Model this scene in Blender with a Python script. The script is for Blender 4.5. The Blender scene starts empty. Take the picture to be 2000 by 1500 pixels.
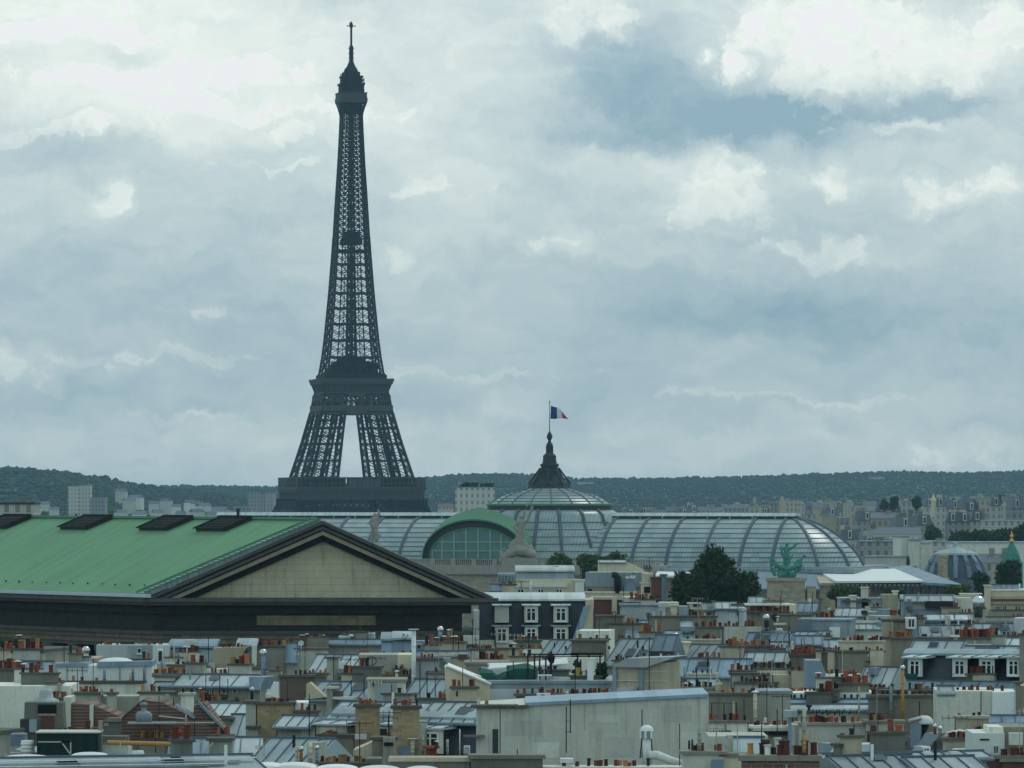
import bpy, math, random
import numpy as np
from mathutils import Vector, Matrix
random.seed(11)
R = math.radians
scn = bpy.context.scene
col = scn.collection

# ------------------------------------------------------------------ camera
F, HY, CH = 10300.0, 960.0, 50.0          # focal length in photo pixels, horizon row, camera height
cd = bpy.data.cameras.new('camera')
cam = bpy.data.objects.new('camera', cd); col.objects.link(cam)
cd.sensor_width = 36; cd.lens = 36*F/2000; cd.shift_y = (HY-750)/2000
cd.clip_start = 1; cd.clip_end = 40000
cam.location = (0, 0, CH); cam.rotation_euler = (R(90), 0, 0)
scn.camera = cam

# ------------------------------------------------------------------ view, sampling
vs = scn.view_settings
vs.view_transform = 'Standard'; vs.look = 'None'; vs.gamma = 1; vs.use_curve_mapping = False
vs.exposure = 0.0
scn.cycles.use_denoising = True
scn.cycles.max_bounces = 5; scn.cycles.diffuse_bounces = 2; scn.cycles.glossy_bounces = 2
scn.cycles.transparent_max_bounces = 4; scn.cycles.volume_bounces = 0
scn.cycles.caustics_reflective = False; scn.cycles.caustics_refractive = False

# ------------------------------------------------------------------ sun and sky
SUN_EL, SUN_AZ = R(52), R(35)              # ahead of the camera, a little to the right, behind cloud
sd = bpy.data.lights.new('sun', 'SUN'); sd.energy = 0.8; sd.angle = R(14); sd.color = (1.0, .95, .87)
sun = bpy.data.objects.new('sun', sd); col.objects.link(sun)
sdir = Vector((math.sin(SUN_AZ)*math.cos(SUN_EL), math.cos(SUN_AZ)*math.cos(SUN_EL), math.sin(SUN_EL)))
sun.rotation_euler = sdir.to_track_quat('Z', 'Y').to_euler()
sun.location = (200, 400, 600)

w = bpy.data.worlds.new('World'); scn.world = w; w.use_nodes = True; w.cycles.sampling_method = 'MANUAL'; w.cycles.sample_map_resolution = 256
nt = w.node_tree; nt.nodes.clear()
def N(t, **kw):
    n = nt.nodes.new(t)
    for k, v in kw.items(): setattr(n, k, v)
    return n
def L(a, b): nt.links.new(a, b)
def M(op, a, b=None, clamp=False):
    n = N('ShaderNodeMath', operation=op, use_clamp=clamp)
    for i, v in enumerate((a, b)):
        if v is None: continue
        if isinstance(v, (int, float)): n.inputs[i].default_value = v
        else: L(v, n.inputs[i])
    return n.outputs[0]
tc = N('ShaderNodeTexCoord')
sp = N('ShaderNodeSeparateXYZ'); L(tc.outputs['Generated'], sp.inputs[0])
dy = M('MAXIMUM', M('ABSOLUTE', sp.outputs[1]), .04)
U = M('MULTIPLY', M('DIVIDE', sp.outputs[0], dy), F/1000)        # 1 unit = 1000 photo px, a plain bearing
V = M('MULTIPLY', M('DIVIDE', sp.outputs[2], dy), F/1000)
cb = N('ShaderNodeCombineXYZ'); L(U, cb.inputs[0]); L(V, cb.inputs[1])
dn = N('ShaderNodeTexNoise', noise_dimensions='2D'); dn.inputs['Scale'].default_value = 6; dn.inputs['Detail'].default_value = 5; dn.inputs['Roughness'].default_value = .66
L(cb.outputs[0], dn.inputs['Vector'])
dv = N('ShaderNodeVectorMath', operation='MULTIPLY_ADD')
L(dn.outputs['Color'], dv.inputs[0]); dv.inputs[1].default_value = (.20, .13, 0); dv.inputs[2].default_value = (-.10, -.065, 0)
ds = N('ShaderNodeVectorMath', operation='ADD'); L(cb.outputs[0], ds.inputs[0]); L(dv.outputs[0], ds.inputs[1])
CLOUDS = [  # px, py, rx, ry, amount : where the photo's sky is lighter (+) or darker (-)
 (200,40,620,170,.38),(330,230,420,110,.12),(420,190,430,120,.25),(100,190,330,80,.14),(760,190,400,200,.14),(900,60,200,120,.12),
 (1640,60,240,150,.24),(1560,120,140,90,.18),(1850,100,190,90,.22),(1700,160,140,60,.14),(1480,40,50,60,.25),(1125,35,100,60,.26),(1215,45,45,45,.22),(1428,120,45,42,.34),(1960,40,120,120,.15),
 (1400,390,190,85,.18),(1430,330,70,70,.16),(1270,325,210,55,.20),(1610,345,95,42,.24),(1900,372,140,55,.24),(1610,500,190,38,.15),(1785,385,60,60,.17),(1750,252,190,22,.26),
 (215,385,90,45,.25),(870,370,130,80,.15),(1090,465,80,35,.16),(425,612,70,30,.12),(755,505,50,20,.22),(30,715,120,60,.22),(290,690,330,60,.12),(850,470,120,40,.12),
 (930,725,400,70,.10),(1000,792,90,40,.18),(560,850,500,60,.12),(1640,790,500,45,.10),(1720,860,480,40,.13),(1880,885,160,40,.1),(1545,825,80,30,.12),(100,860,350,60,.08),(1000,885,1700,95,.15),
 (1340,225,400,115,-.42),(1250,270,180,35,-.16),(1190,105,210,130,-.36),(1640,225,360,75,-.36),(1880,215,200,50,-.15),(250,108,110,38,-.22),(150,290,200,45,-.18),(560,270,130,40,-.12),
 (1700,590,480,110,-.20),(1480,610,380,70,-.16),(250,560,420,130,-.14),(480,700,250,60,-.08),(1650,440,350,80,-.10),(1250,560,250,80,-.08),(1100,250,60,40,-.08),(640,20,60,40,-.14)]
tot = None
for i, (px, py, rx, ry, am) in enumerate(CLOUDS):
    a = N('ShaderNodeVectorMath', operation='SUBTRACT'); L(ds.outputs[0], a.inputs[0]); a.inputs[1].default_value = ((px-1000)/1000, (HY-py)/1000, 0)
    b = N('ShaderNodeVectorMath', operation='MULTIPLY'); L(a.outputs[0], b.inputs[0]); b.inputs[1].default_value = (1000/rx, 1000/ry, 0)
    c = N('ShaderNodeVectorMath', operation='LENGTH'); L(b.outputs[0], c.inputs[0])
    m = N('ShaderNodeMapRange', interpolation_type='SMOOTHSTEP'); L(c.outputs['Value'], m.inputs[0])
    m.inputs[1].default_value = .15 if rx > 90 else .35; m.inputs[2].default_value = 1.15; m.inputs[3].default_value = am; m.inputs[4].default_value = 0
    tot = m.outputs[0] if tot is None else M('ADD', tot, m.outputs[0])
st = N('ShaderNodeVectorMath', operation='MULTIPLY'); L(ds.outputs[0], st.inputs[0]); st.inputs[1].default_value = (1, 2.5, 1)
n1 = N('ShaderNodeTexNoise', noise_dimensions='2D'); n1.inputs['Scale'].default_value = 3.2; n1.inputs['Detail'].default_value = 6; n1.inputs['Roughness'].default_value = .6; L(st.outputs[0], n1.inputs['Vector'])
n2 = N('ShaderNodeTexNoise', noise_dimensions='2D'); n2.inputs['Scale'].default_value = 11; n2.inputs['Detail'].default_value = 6; n2.inputs['Roughness'].default_value = .6; L(st.outputs[0], n2.inputs['Vector'])
f1 = M('MULTIPLY', M('SUBTRACT', n1.outputs['Fac'], .5), .45)
f2 = M('MULTIPLY', M('SUBTRACT', n2.outputs['Fac'], .5), .34)
CUM = [(1640,50,190,140),(1840,95,150,90),(1560,140,100,70),(1725,30,120,70),(1640,175,70,45),(1130,30,62,55),(1218,42,34,36),(1428,118,30,34),(1960,30,70,60),(1475,30,40,50),
 (1410,395,135,62),(1345,425,70,28),(1450,325,38,55),(1610,348,75,30),(1905,378,110,36),(1785,385,36,46),(1600,500,150,26),(225,385,58,28),(1090,464,60,14),(425,614,60,12),(150,62,260,24),(350,150,300,26),(110,250,240,20),(520,218,220,16),(590,322,150,12),(250,700,260,14),(860,735,280,11),(1500,782,330,10),(860,372,110,22),(25,715,60,40),(360,195,120,35),(480,130,60,30),(560,255,60,22),(1870,887,110,12),(370,808,140,10),(1745,252,120,11)]
cu = None
for px, py, rx, ry in CUM:       # cumulus with crisper, billowing edges
    a = N('ShaderNodeVectorMath', operation='SUBTRACT'); L(ds.outputs[0], a.inputs[0]); a.inputs[1].default_value = ((px-1000)/1000, (HY-py)/1000, 0)
    b = N('ShaderNodeVectorMath', operation='MULTIPLY'); L(a.outputs[0], b.inputs[0]); b.inputs[1].default_value = (1000/rx, 1000/ry, 0)
    c = N('ShaderNodeVectorMath', operation='LENGTH'); L(b.outputs[0], c.inputs[0])
    m = N('ShaderNodeMapRange', interpolation_type='LINEAR'); L(c.outputs['Value'], m.inputs[0]); m.inputs[1].default_value = 0; m.inputs[2].default_value = 1.9; m.inputs[3].default_value = 1; m.inputs[4].default_value = 0
    cu = m.outputs[0] if cu is None else M('MAXIMUM', cu, m.outputs[0])
n3 = N('ShaderNodeTexNoise', noise_dimensions='2D'); n3.inputs['Scale'].default_value = 13; n3.inputs['Detail'].default_value = 8; n3.inputs['Roughness'].default_value = .6; L(cb.outputs[0], n3.inputs['Vector'])
cz_ = M('ADD', cu, M('MULTIPLY', M('SUBTRACT', n3.outputs['Fac'], .5), 1.5))
cm = N('ShaderNodeMapRange', interpolation_type='SMOOTHSTEP'); L(cz_, cm.inputs[0]); cm.inputs[1].default_value = .50; cm.inputs[2].default_value = .72; cm.inputs[4].default_value = .17
T = M('ADD', M('ADD', M('ADD', M('ADD', tot, f1), f2), M('MULTIPLY_ADD', V, .22)), M('MULTIPLY', cm.outputs[0], M('ADD', .35, M('MULTIPLY', n2.outputs['Fac'], 1.35))))
for n_ in nt.nodes:
    if n_.type == 'MATH' and n_.operation == 'MULTIPLY_ADD' and not n_.inputs[2].is_linked: n_.inputs[2].default_value = .335
cr = N('ShaderNodeValToRGB'); L(T, cr.inputs[0])
e = cr.color_ramp.elements
for pos, c in ((0, (.30, .455, .545)), (.20, (.36, .575, .605)), (.38, (.465, .735, .68)), (.58, (.66, .89, .81)), (.78, (.87, 1.03, .93)), (1, (1.0, 1.06, .98))):
    el = e[0] if pos == 0 else (e[1] if pos == 1 else e.new(pos)); el.position = pos; el.color = c + (1,)
sky = N('ShaderNodeTexSky', sky_type='NISHITA'); sky.sun_disc = False; sky.sun_elevation = SUN_EL; sky.sun_rotation = SUN_AZ
up = N('ShaderNodeMapRange', interpolation_type='SMOOTHSTEP'); L(sp.outputs[2], up.inputs[0])
up.inputs[1].default_value = .12; up.inputs[2].default_value = .6; up.inputs[3].default_value = 10; up.inputs[4].default_value = 8.5
bri = N('ShaderNodeVectorMath', operation='SCALE'); L(cr.outputs[0], bri.inputs[0]); L(up.outputs[0], bri.inputs['Scale'])
mx = N('ShaderNodeMix', data_type='RGBA'); mx.inputs[0].default_value = .94; L(sky.outputs[0], mx.inputs[6]); L(bri.outputs[0], mx.inputs[7])
bg = N('ShaderNodeBackground'); bg.inputs[1].default_value = .1; L(mx.outputs[2], bg.inputs[0])
# away from the stretch of sky with the modelled clouds: the same broken overcast, without the detail
nb = N('ShaderNodeTexNoise'); nb.inputs['Scale'].default_value = 4; nb.inputs['Detail'].default_value = 2; L(tc.outputs['Generated'], nb.inputs['Vector'])
cr2 = N('ShaderNodeValToRGB'); L(nb.outputs['Fac'], cr2.inputs[0]); e2 = cr2.color_ramp.elements
e2[0].position = .3; e2[0].color = (.40, .60, .65, 1); e2[1].position = .7; e2[1].color = (.72, .88, .86, 1)
sky2 = N('ShaderNodeTexSky', sky_type='NISHITA'); sky2.sun_disc = False; sky2.sun_elevation = SUN_EL; sky2.sun_rotation = SUN_AZ
bri2 = N('ShaderNodeVectorMath', operation='SCALE'); L(cr2.outputs[0], bri2.inputs[0]); L(up.outputs[0], bri2.inputs['Scale'])
mx2 = N('ShaderNodeMix', data_type='RGBA'); mx2.inputs[0].default_value = .94; L(sky2.outputs[0], mx2.inputs[6]); L(bri2.outputs[0], mx2.inputs[7])
bg2 = N('ShaderNodeBackground'); bg2.inputs[1].default_value = .1; L(mx2.outputs[2], bg2.inputs[0])
wy = N('ShaderNodeMapRange', interpolation_type='SMOOTHSTEP'); L(sp.outputs[1], wy.inputs[0]); wy.inputs[1].default_value = .972; wy.inputs[2].default_value = .984
ms = N('ShaderNodeMixShader'); L(wy.outputs[0], ms.inputs[0]); L(bg2.outputs[0], ms.inputs[1]); L(bg.outputs[0], ms.inputs[2])
wo = N('ShaderNodeOutputWorld'); L(ms.outputs[0], wo.inputs[0])

# ------------------------------------------------------------------ materials
MT = {}
def mat(key, colr, rough=.8, spec=.3, metal=0.0, var=.18, scale=.6, streak=0.0, dirt=(.5, .47, .42), obj=.12, kind=None, bump=0.0):
    """plain weathered surface: blotches, optional rain streaks, a slight tone of its own per object"""
    m = bpy.data.materials.new(key); m.use_nodes = True; MT[key] = m
    t = m.node_tree; nd = t.nodes; lk = t.links; b = nd['Principled BSDF']
    def nn(tp, **kw):
        n = nd.new(tp)
        for k, v in kw.items(): setattr(n, k, v)
        return n
    def mm(op, a, c, clamp=False):
        n = nn('ShaderNodeMath', operation=op, use_clamp=clamp)
        for i, v in enumerate((a, c)):
            if isinstance(v, (int, float)): n.inputs[i].default_value = v
            else: lk.new(v, n.inputs[i])
        return n.outputs[0]
    geo = nn('ShaderNodeNewGeometry'); pos = geo.outputs['Position']
    no = nn('ShaderNodeTexNoise'); no.inputs['Scale'].default_value = scale; no.inputs['Detail'].default_value = 5; no.inputs['Roughness'].default_value = .65; lk.new(pos, no.inputs['Vector'])
    oi = nn('ShaderNodeObjectInfo')
    k = mm('MULTIPLY_ADD', no.outputs['Fac'], 2*var); k.node.inputs[2].default_value = 1-var
    k2 = mm('MULTIPLY_ADD', oi.outputs['Random'], 2*obj); k2.node.inputs[2].default_value = 1-obj
    val = mm('MULTIPLY', k, k2)
    base = nn('ShaderNodeRGB'); base.outputs[0].default_value = colr + (1,)
    csrc = base.outputs[0]
    fine = nn('ShaderNodeTexNoise'); fine.inputs['Scale'].default_value = 7; fine.inputs['Detail'].default_value = 4; lk.new(pos, fine.inputs['Vector'])
    val = mm('MULTIPLY', val, mm('MULTIPLY_ADD', fine.outputs['Fac'], .3)); val.node.inputs[1].links[0].from_node.inputs[2].default_value = .85
    sxyz = nn('ShaderNodeSeparateXYZ')
    if kind in ('brick', 'tile', 'windows', 'sheet', 'ashlar'):
        src = nn('ShaderNodeTexCoord').outputs['Object'] if kind in ('windows', 'sheet') else pos
        lk.new(src, sxyz.inputs[0])
        h = mm('ADD', sxyz.outputs[0], mm('MULTIPLY', sxyz.outputs[1], .8))
        cx = nn('ShaderNodeCombineXYZ'); lk.new(h, cx.inputs[0]); lk.new(sxyz.outputs[2], cx.inputs[1])
    if kind == 'ashlar2':
        sxyz2 = nn('ShaderNodeSeparateXYZ'); lk.new(pos, sxyz2.inputs[0]); fz2 = mm('FRACT', mm('DIVIDE', sxyz2.outputs[2], .55), 0); val = mm('MULTIPLY', val, mm('SUBTRACT', 1.0, mm('MULTIPLY', mm('LESS_THAN', fz2, .1), .2)))
    if kind in ('brick', 'ashlar'):
        bt = nn('ShaderNodeTexBrick'); lk.new(cx.outputs[0], bt.inputs['Vector'])
        bt.inputs['Scale'].default_value = 1; bt.inputs['Brick Width'].default_value = .42 if kind == 'brick' else 1.5
        bt.inputs['Row Height'].default_value = .17 if kind == 'brick' else .55; bt.inputs['Mortar Size'].default_value = .022 if kind == 'brick' else .03
        bt.inputs['Color1'].default_value = tuple(x*1.15 for x in colr)+(1,); bt.inputs['Color2'].default_value = tuple(x*.75 for x in colr)+(1,)
        bt.inputs['Mortar'].default_value = (tuple(x*.45+.14 for x in colr) if kind == 'brick' else tuple(x*.72 for x in colr))+(1,)
        csrc = bt.outputs['Color']
    if kind == 'tile':
        wv = nn('ShaderNodeMath', operation='PINGPONG'); lk.new(sxyz.outputs[2], wv.inputs[0]); wv.inputs[1].default_value = .085
        val = mm('MULTIPLY', val, mm('MULTIPLY_ADD', wv.outputs[0], 10.0)); val.node.inputs[1].links[0].from_node.inputs[2].default_value = .5
    if kind == 'windows':      # facade of a far building: rows of window openings
        fx = mm('FRACT', mm('DIVIDE', h, 2.6), 0); fz = mm('FRACT', mm('DIVIDE', sxyz.outputs[2], 3.3), 0)
        iw = mm('MULTIPLY', mm('MULTIPLY', mm('GREATER_THAN', fx, .32), mm('LESS_THAN', fx, .74)), mm('MULTIPLY', mm('GREATER_THAN', fz, .25), mm('LESS_THAN', fz, .82)))
        band = mm('LESS_THAN', fz, .07)
        val = mm('MULTIPLY', val, mm('SUBTRACT', 1.0, mm('ADD', mm('MULTIPLY', iw, .5), mm('MULTIPLY', band, .25))))
    if kind == 'sheet':        # zinc sheets: each strip its own tone
        wn = nn('ShaderNodeTexWhiteNoise', noise_dimensions='1D'); lk.new(mm('FLOOR', mm('DIVIDE', sxyz.outputs[0], .66), 0), wn.inputs['W'])
        val = mm('MULTIPLY', val, mm('MULTIPLY_ADD', wn.outputs['Value'], .24)); val.node.inputs[1].links[0].from_node.inputs[2].default_value = .88
    if streak:
        mp = nn('ShaderNodeMapping'); mp.inputs['Scale'].default_value = (1.6, 1.6, .16); lk.new(pos, mp.inputs[0])
        s = nn('ShaderNodeTexNoise'); s.inputs['Scale'].default_value = 1.4; s.inputs['Detail'].default_value = 5; s.inputs['Roughness'].default_value = .7; lk.new(mp.outputs[0], s.inputs['Vector'])
        mr = nn('ShaderNodeMapRange', interpolation_type='SMOOTHSTEP'); lk.new(s.outputs['Fac'], mr.inputs[0]); mr.inputs[1].default_value = .48; mr.inputs[2].default_value = .78; mr.inputs[4].default_value = streak
        mi = nn('ShaderNodeMix', data_type='RGBA'); lk.new(mr.outputs[0], mi.inputs[0]); lk.new(csrc, mi.inputs[6]); mi.inputs[7].default_value = tuple(c*d for c, d in zip(colr, dirt))+(1,)
        csrc = mi.outputs[2]
    sc = nn('ShaderNodeVectorMath', operation='SCALE'); lk.new(csrc, sc.inputs[0]); lk.new(val, sc.inputs['Scale'])
    lk.new(sc.outputs[0], b.inputs['Base Color'])
    b.inputs['Roughness'].default_value = rough; b.inputs['Specular IOR Level'].default_value = spec; b.inputs['Metallic'].default_value = metal
    if bump:
        bn = nn('ShaderNodeBump'); bn.inputs['Strength'].default_value = bump; bn.inputs['Distance'].default_value = .3
        lk.new(no.outputs['Fac'], bn.inputs['Height']); lk.new(bn.outputs[0], b.inputs['Normal'])
    return m
mat('pw', (.68, .69, .62), obj=.2, streak=.75, var=.24, dirt=(.5, .5, .48)); mat('pg', (.41, .41, .36), obj=.26, streak=.8, var=.28); mat('pb', (.51, .45, .34), obj=.24, streak=.75, var=.28)
mat('pd', (.25, .235, .195), obj=.3, streak=.8, var=.38); mat('pc', (.70, .63, .48), streak=.5); mat('br', (.13, .10, .085), var=.35); mat('rb', (.14, .065, .055), var=.3)
mat('patch', (.54, .55, .50), streak=.8, var=.3); mat('sd', (.17, .17, .15), streak=.6, var=.35)
mat('by', (.40, .29, .16), kind='brick', var=.25); mat('bk', (.17, .10, .08), kind='brick', var=.25)
for k, c in (('z1', (.48, .54, .56)), ('z2', (.31, .38, .42)), ('z3', (.21, .28, .36)), ('zb', (.25, .34, .43))):
    mat(k, c, rough=.55, spec=.25, var=.26, obj=.24, kind='sheet', streak=.5, dirt=(.62, .6, .58))
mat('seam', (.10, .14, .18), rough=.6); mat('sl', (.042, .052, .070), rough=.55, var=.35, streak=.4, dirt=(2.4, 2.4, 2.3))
mat('cp', (.10, .10, .09), var=.35); mat('wt', (.76, .79, .78), rough=.6, var=.08); mat('gl', (.012, .016, .022), rough=.08, spec=.6, var=.1)
mat('tile', (.19, .12, .098), kind='tile', var=.3, rough=.9)
mat('pot_r', (.25, .068, .042), var=.3, obj=.5, streak=.5, dirt=(.35, .3, .3)); mat('pot_o', (.36, .13, .06), var=.3, obj=.4); mat('pot_y', (.42, .25, .08), var=.3, obj=.3)
mat('pot_b', (.09, .03, .025), var=.3, obj=.4); mat('blk', (.016, .018, .022), rough=.6); mat('mtl', (.62, .64, .66), rough=.28, metal=1, var=.1); mat('hole', (.008, .008, .008))
mat('dk', (.045, .05, .055), rough=.7); mat('green', (.012, .085, .062), rough=.7, var=.3); mat('dgreen', (.008, .035, .035), rough=.7, var=.3)
mat('orng', (.48, .26, .09), var=.2); mat('red', (.42, .03, .02), var=.2); mat('bark', (.07, .055, .04)); mat('stone', (.44, .38, .28), streak=.55, kind='ashlar', var=.25)
mat('soot', (.028, .029, .030), var=.6, scale=1.7, bump=.8); mat('sootm', (.085, .087, .083), var=.4, scale=.9, streak=.5); mat('statue', (.36, .34, .30), streak=.6, var=.35, scale=1.2)  # first: soot-black stone, also the painted shade under the cornice and behind columns
mat('copper', (.135, .285, .185), rough=.75, var=.2, scale=.16, streak=.5, dirt=(.75, .84, .82)); mat('copper2', (.10, .26, .13), var=.25, streak=.5); mat('bronze', (.07, .25, .205), var=.45, scale=1.3)
mat('dome', (.06, .075, .11), var=.25, rough=.5); mat('gold', (.75, .45, .10), rough=.35, metal=.7); mat('eif', (.014, .013, .014), var=.2, scale=.2, obj=0); mat('eif2', (.075, .07, .066), var=.2, obj=0)
mat('gwin', (.10, .20, .19), rough=.3, spec=.5, var=.45, scale=.35); mat('gframe', (.26, .42, .37), var=.2); mat('rib', (.105, .135, .18), rough=.5); mat('spire', (.04, .05, .055), var=.35, streak=.5, dirt=(1.8, 1.8, 1.7))
mat('fc1', (.46, .43, .36), kind='windows', obj=.25); mat('fc2', (.36, .37, .37), kind='windows', obj=.25); mat('fc3', (.54, .54, .50), kind='windows', obj=.2); mat('fr', (.13, .15, .18), var=.25, obj=.3)
mat('ground', (.10, .11, .10), scale=.02, var=.3); mat('asphalt', (.06, .06, .065), scale=.05)
mat('fblue', (.03, .05, .20), var=.05); mat('fwhite', (.72, .74, .76), var=.05); mat('fred', (.50, .03, .04), var=.05)

def leafmat(key, c1, c2, sc=.5):
    m = bpy.data.materials.new(key); m.use_nodes = True; MT[key] = m; t = m.node_tree; b = t.nodes['Principled BSDF']
    g = t.nodes.new('ShaderNodeNewGeometry'); n = t.nodes.new('ShaderNodeTexNoise'); n.inputs['Scale'].default_value = sc; n.inputs['Detail'].default_value = 5; n.inputs['Roughness'].default_value = .7
    t.links.new(g.outputs['Position'], n.inputs['Vector'])
    r = t.nodes.new('ShaderNodeValToRGB'); r.color_ramp.elements[0].position = .32; r.color_ramp.elements[1].position = .7
    r.color_ramp.elements[0].color = c1+(1,); r.color_ramp.elements[1].color = c2+(1,)
    t.links.new(n.outputs['Fac'], r.inputs[0]); t.links.new(r.outputs[0], b.inputs['Base Color']); b.inputs['Roughness'].default_value = .75; b.inputs['Specular IOR Level'].default_value = .2
leafmat('leafd', (.018, .038, .012), (.045, .085, .02)); leafmat('leafm', (.04, .07, .018), (.12, .16, .035)); leafmat('forest', (.008, .018, .014), (.040, .066, .026), .005)

# ------------------------------------------------------------------ builders
class MB:
    def __init__(s): s.v = []; s.f = []; s.m = []; s.mi = 0
    def add(s, vs, fs):
        b = len(s.v); s.v.extend([tuple(v) for v in vs]); s.f.extend([tuple(i+b for i in f) for f in fs]); s.m.extend([s.mi]*len(fs)); return s
    def box(s, x0, x1, y0, y1, z0, z1):
        return s.add([(x0,y0,z0),(x1,y0,z0),(x1,y1,z0),(x0,y1,z0),(x0,y0,z1),(x1,y0,z1),(x1,y1,z1),(x0,y1,z1)],
                     [(3,2,1,0),(4,5,6,7),(0,1,5,4),(1,2,6,5),(2,3,7,6),(3,0,4,7)])
    def frustum(s, x0, x1, y0, y1, z0, z1, i):
        return s.add([(x0,y0,z0),(x1,y0,z0),(x1,y1,z0),(x0,y1,z0),(x0+i,y0+i,z1),(x1-i,y0+i,z1),(x1-i,y1-i,z1),(x0+i,y1-i,z1)],
                     [(3,2,1,0),(4,5,6,7),(0,1,5,4),(1,2,6,5),(2,3,7,6),(3,0,4,7)])
    def prism(s, poly, y0, y1):            # poly: (x, z), counter-clockwise seen from -y
        n = len(poly); a = [(x, y0, z) for x, z in poly]+[(x, y1, z) for x, z in poly]
        return s.add(a, [tuple(range(n)), tuple(range(2*n-1, n-1, -1))]+[(i, i+n, (i+1) % n+n, (i+1) % n)for i in range(n)])
    def prismx(s, poly, x0, x1):           # poly: (y, z)
        n = len(poly); a = [(x0, y, z) for y, z in poly]+[(x1, y, z) for y, z in poly]
        return s.add(a, [tuple(range(n-1, -1, -1)), tuple(range(n, 2*n))]+[((i+1) % n, (i+1) % n+n, i+n, i) for i in range(n)])
    def beam(s, a, b, w, h=None):
        a = Vector(a); b = Vector(b); h = h or w; d = (b-a)
        if d.length < 1e-6: return s
        d.normalize(); u = Vector((0, 0, 1)) if abs(d.z) < .95 else Vector((0, 1, 0))
        x = d.cross(u).normalized(); y = x.cross(d)
        q = [(-w/2, -h/2), (w/2, -h/2), (w/2, h/2), (-w/2, h/2)]
        vs = [a+x*i+y*j for i, j in q]+[b+x*i+y*j for i, j in q]
        return s.add(vs, [(0,1,2,3),(7,6,5,4),(0,4,5,1),(1,5,6,2),(2,6,7,3),(3,7,4,0)])
    def tube(s, pts, r, n=8, closed=True):
        pts = [Vector(p) for p in pts]; rs = r if isinstance(r, (list, tuple)) else [r]*len(pts); rings = []
        for i, p in enumerate(pts):
            d = (pts[min(i+1, len(pts)-1)]-pts[max(i-1, 0)]).normalized(); u = Vector((0, 0, 1)) if abs(d.z) < .9 else Vector((1, 0, 0))
            x = d.cross(u).normalized(); y = x.cross(d)
            rings += [p+(x*math.cos(2*math.pi*k/n)+y*math.sin(2*math.pi*k/n))*rs[i] for k in range(n)]
        fs = [(i*n+k, i*n+(k+1) % n, (i+1)*n+(k+1) % n, (i+1)*n+k) for i in range(len(pts)-1) for k in range(n)]
        if closed: fs += [tuple(range(n-1, -1, -1)), tuple(range((len(pts)-1)*n, len(pts)*n))]
        return s.add(rings, fs)
    def lathe(s, prof, n=16, c=(0, 0), a0=0, a1=2*math.pi, caps=True):
        full = abs(a1-a0-2*math.pi) < 1e-6; k = n if full else n+1
        vs = [(c[0]+r*math.cos(a0+(a1-a0)*j/n), c[1]+r*math.sin(a0+(a1-a0)*j/n), z) for r, z in prof for j in range(k)]
        fs = [(i*k+j, i*k+(j+1) % k, (i+1)*k+(j+1) % k, (i+1)*k+j) for i in range(len(prof)-1) for j in range(n)]
        if full and caps: fs += [tuple(range(k-1, -1, -1)), tuple(range((len(prof)-1)*k, len(prof)*k))]
        return s.add(vs, fs)
    def mesh(s, name, mats, smooth=False):
        me = bpy.data.meshes.new(name); me.from_pydata(s.v, [], s.f)
        for m in ([mats] if isinstance(mats, str) else mats): me.materials.append(MT[m])
        if max(s.m, default=0): me.polygons.foreach_set('material_index', s.m)
        if smooth: me.polygons.foreach_set('use_smooth', [True]*len(s.f))
        me.update(); return me
    def build(s, name, mats, parent=None, smooth=False, loc=None, rz=0):
        o = bpy.data.objects.new(name, s.mesh(name, mats, smooth)); col.objects.link(o)
        if parent: o.parent = parent
        if loc: o.location = loc
        o.rotation_euler.z = rz
        return o
def tag(o, label=None, cat=None, group=None, kind=None):
    for k, v in (('label', label), ('category', cat), ('group', group), ('kind', kind)):
        if v: o[k] = v
    return o
def empty(name, loc, rz=0, **kw):
    o = bpy.data.objects.new(name, None); col.objects.link(o); o.location = loc; o.rotation_euler.z = rz
    o.empty_display_size = .5
    return tag(o, **kw)
def inst(name, me, parent, loc, scale=(1, 1, 1), rz=0, rot=None):
    o = bpy.data.objects.new(name, me); col.objects.link(o); o.parent = parent; o.location = loc; o.scale = scale
    o.rotation_euler = rot or (0, 0, rz)
    return o
def gz(Y): return 12 if Y < 600 else (12-15*(Y-600)/2400 if Y < 3000 else -3)
def P(px, py, Y): return Vector(((px-1000)/F*Y, Y, CH-(py-HY)/F*Y))
def interp(t, tab):
    for (a, x), (b, y) in zip(tab, tab[1:]):
        if t <= b: return x+(y-x)*max(0, (t-a))/(b-a)
    return tab[-1][1]

# ------------------------------------------------------------------ ground and hills
m = MB()
ys = [-80, 150, 600, 1400, 3000, 6000, 11800]
vs = [(x, y, gz(y)) for y in ys for x in (-3900, 3900)]
m.add(vs, [(2*i, 2*i+1, 2*i+3, 2*i+2) for i in range(len(ys)-1)])
tag(m.build('ground', 'ground'), kind='structure')

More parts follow.
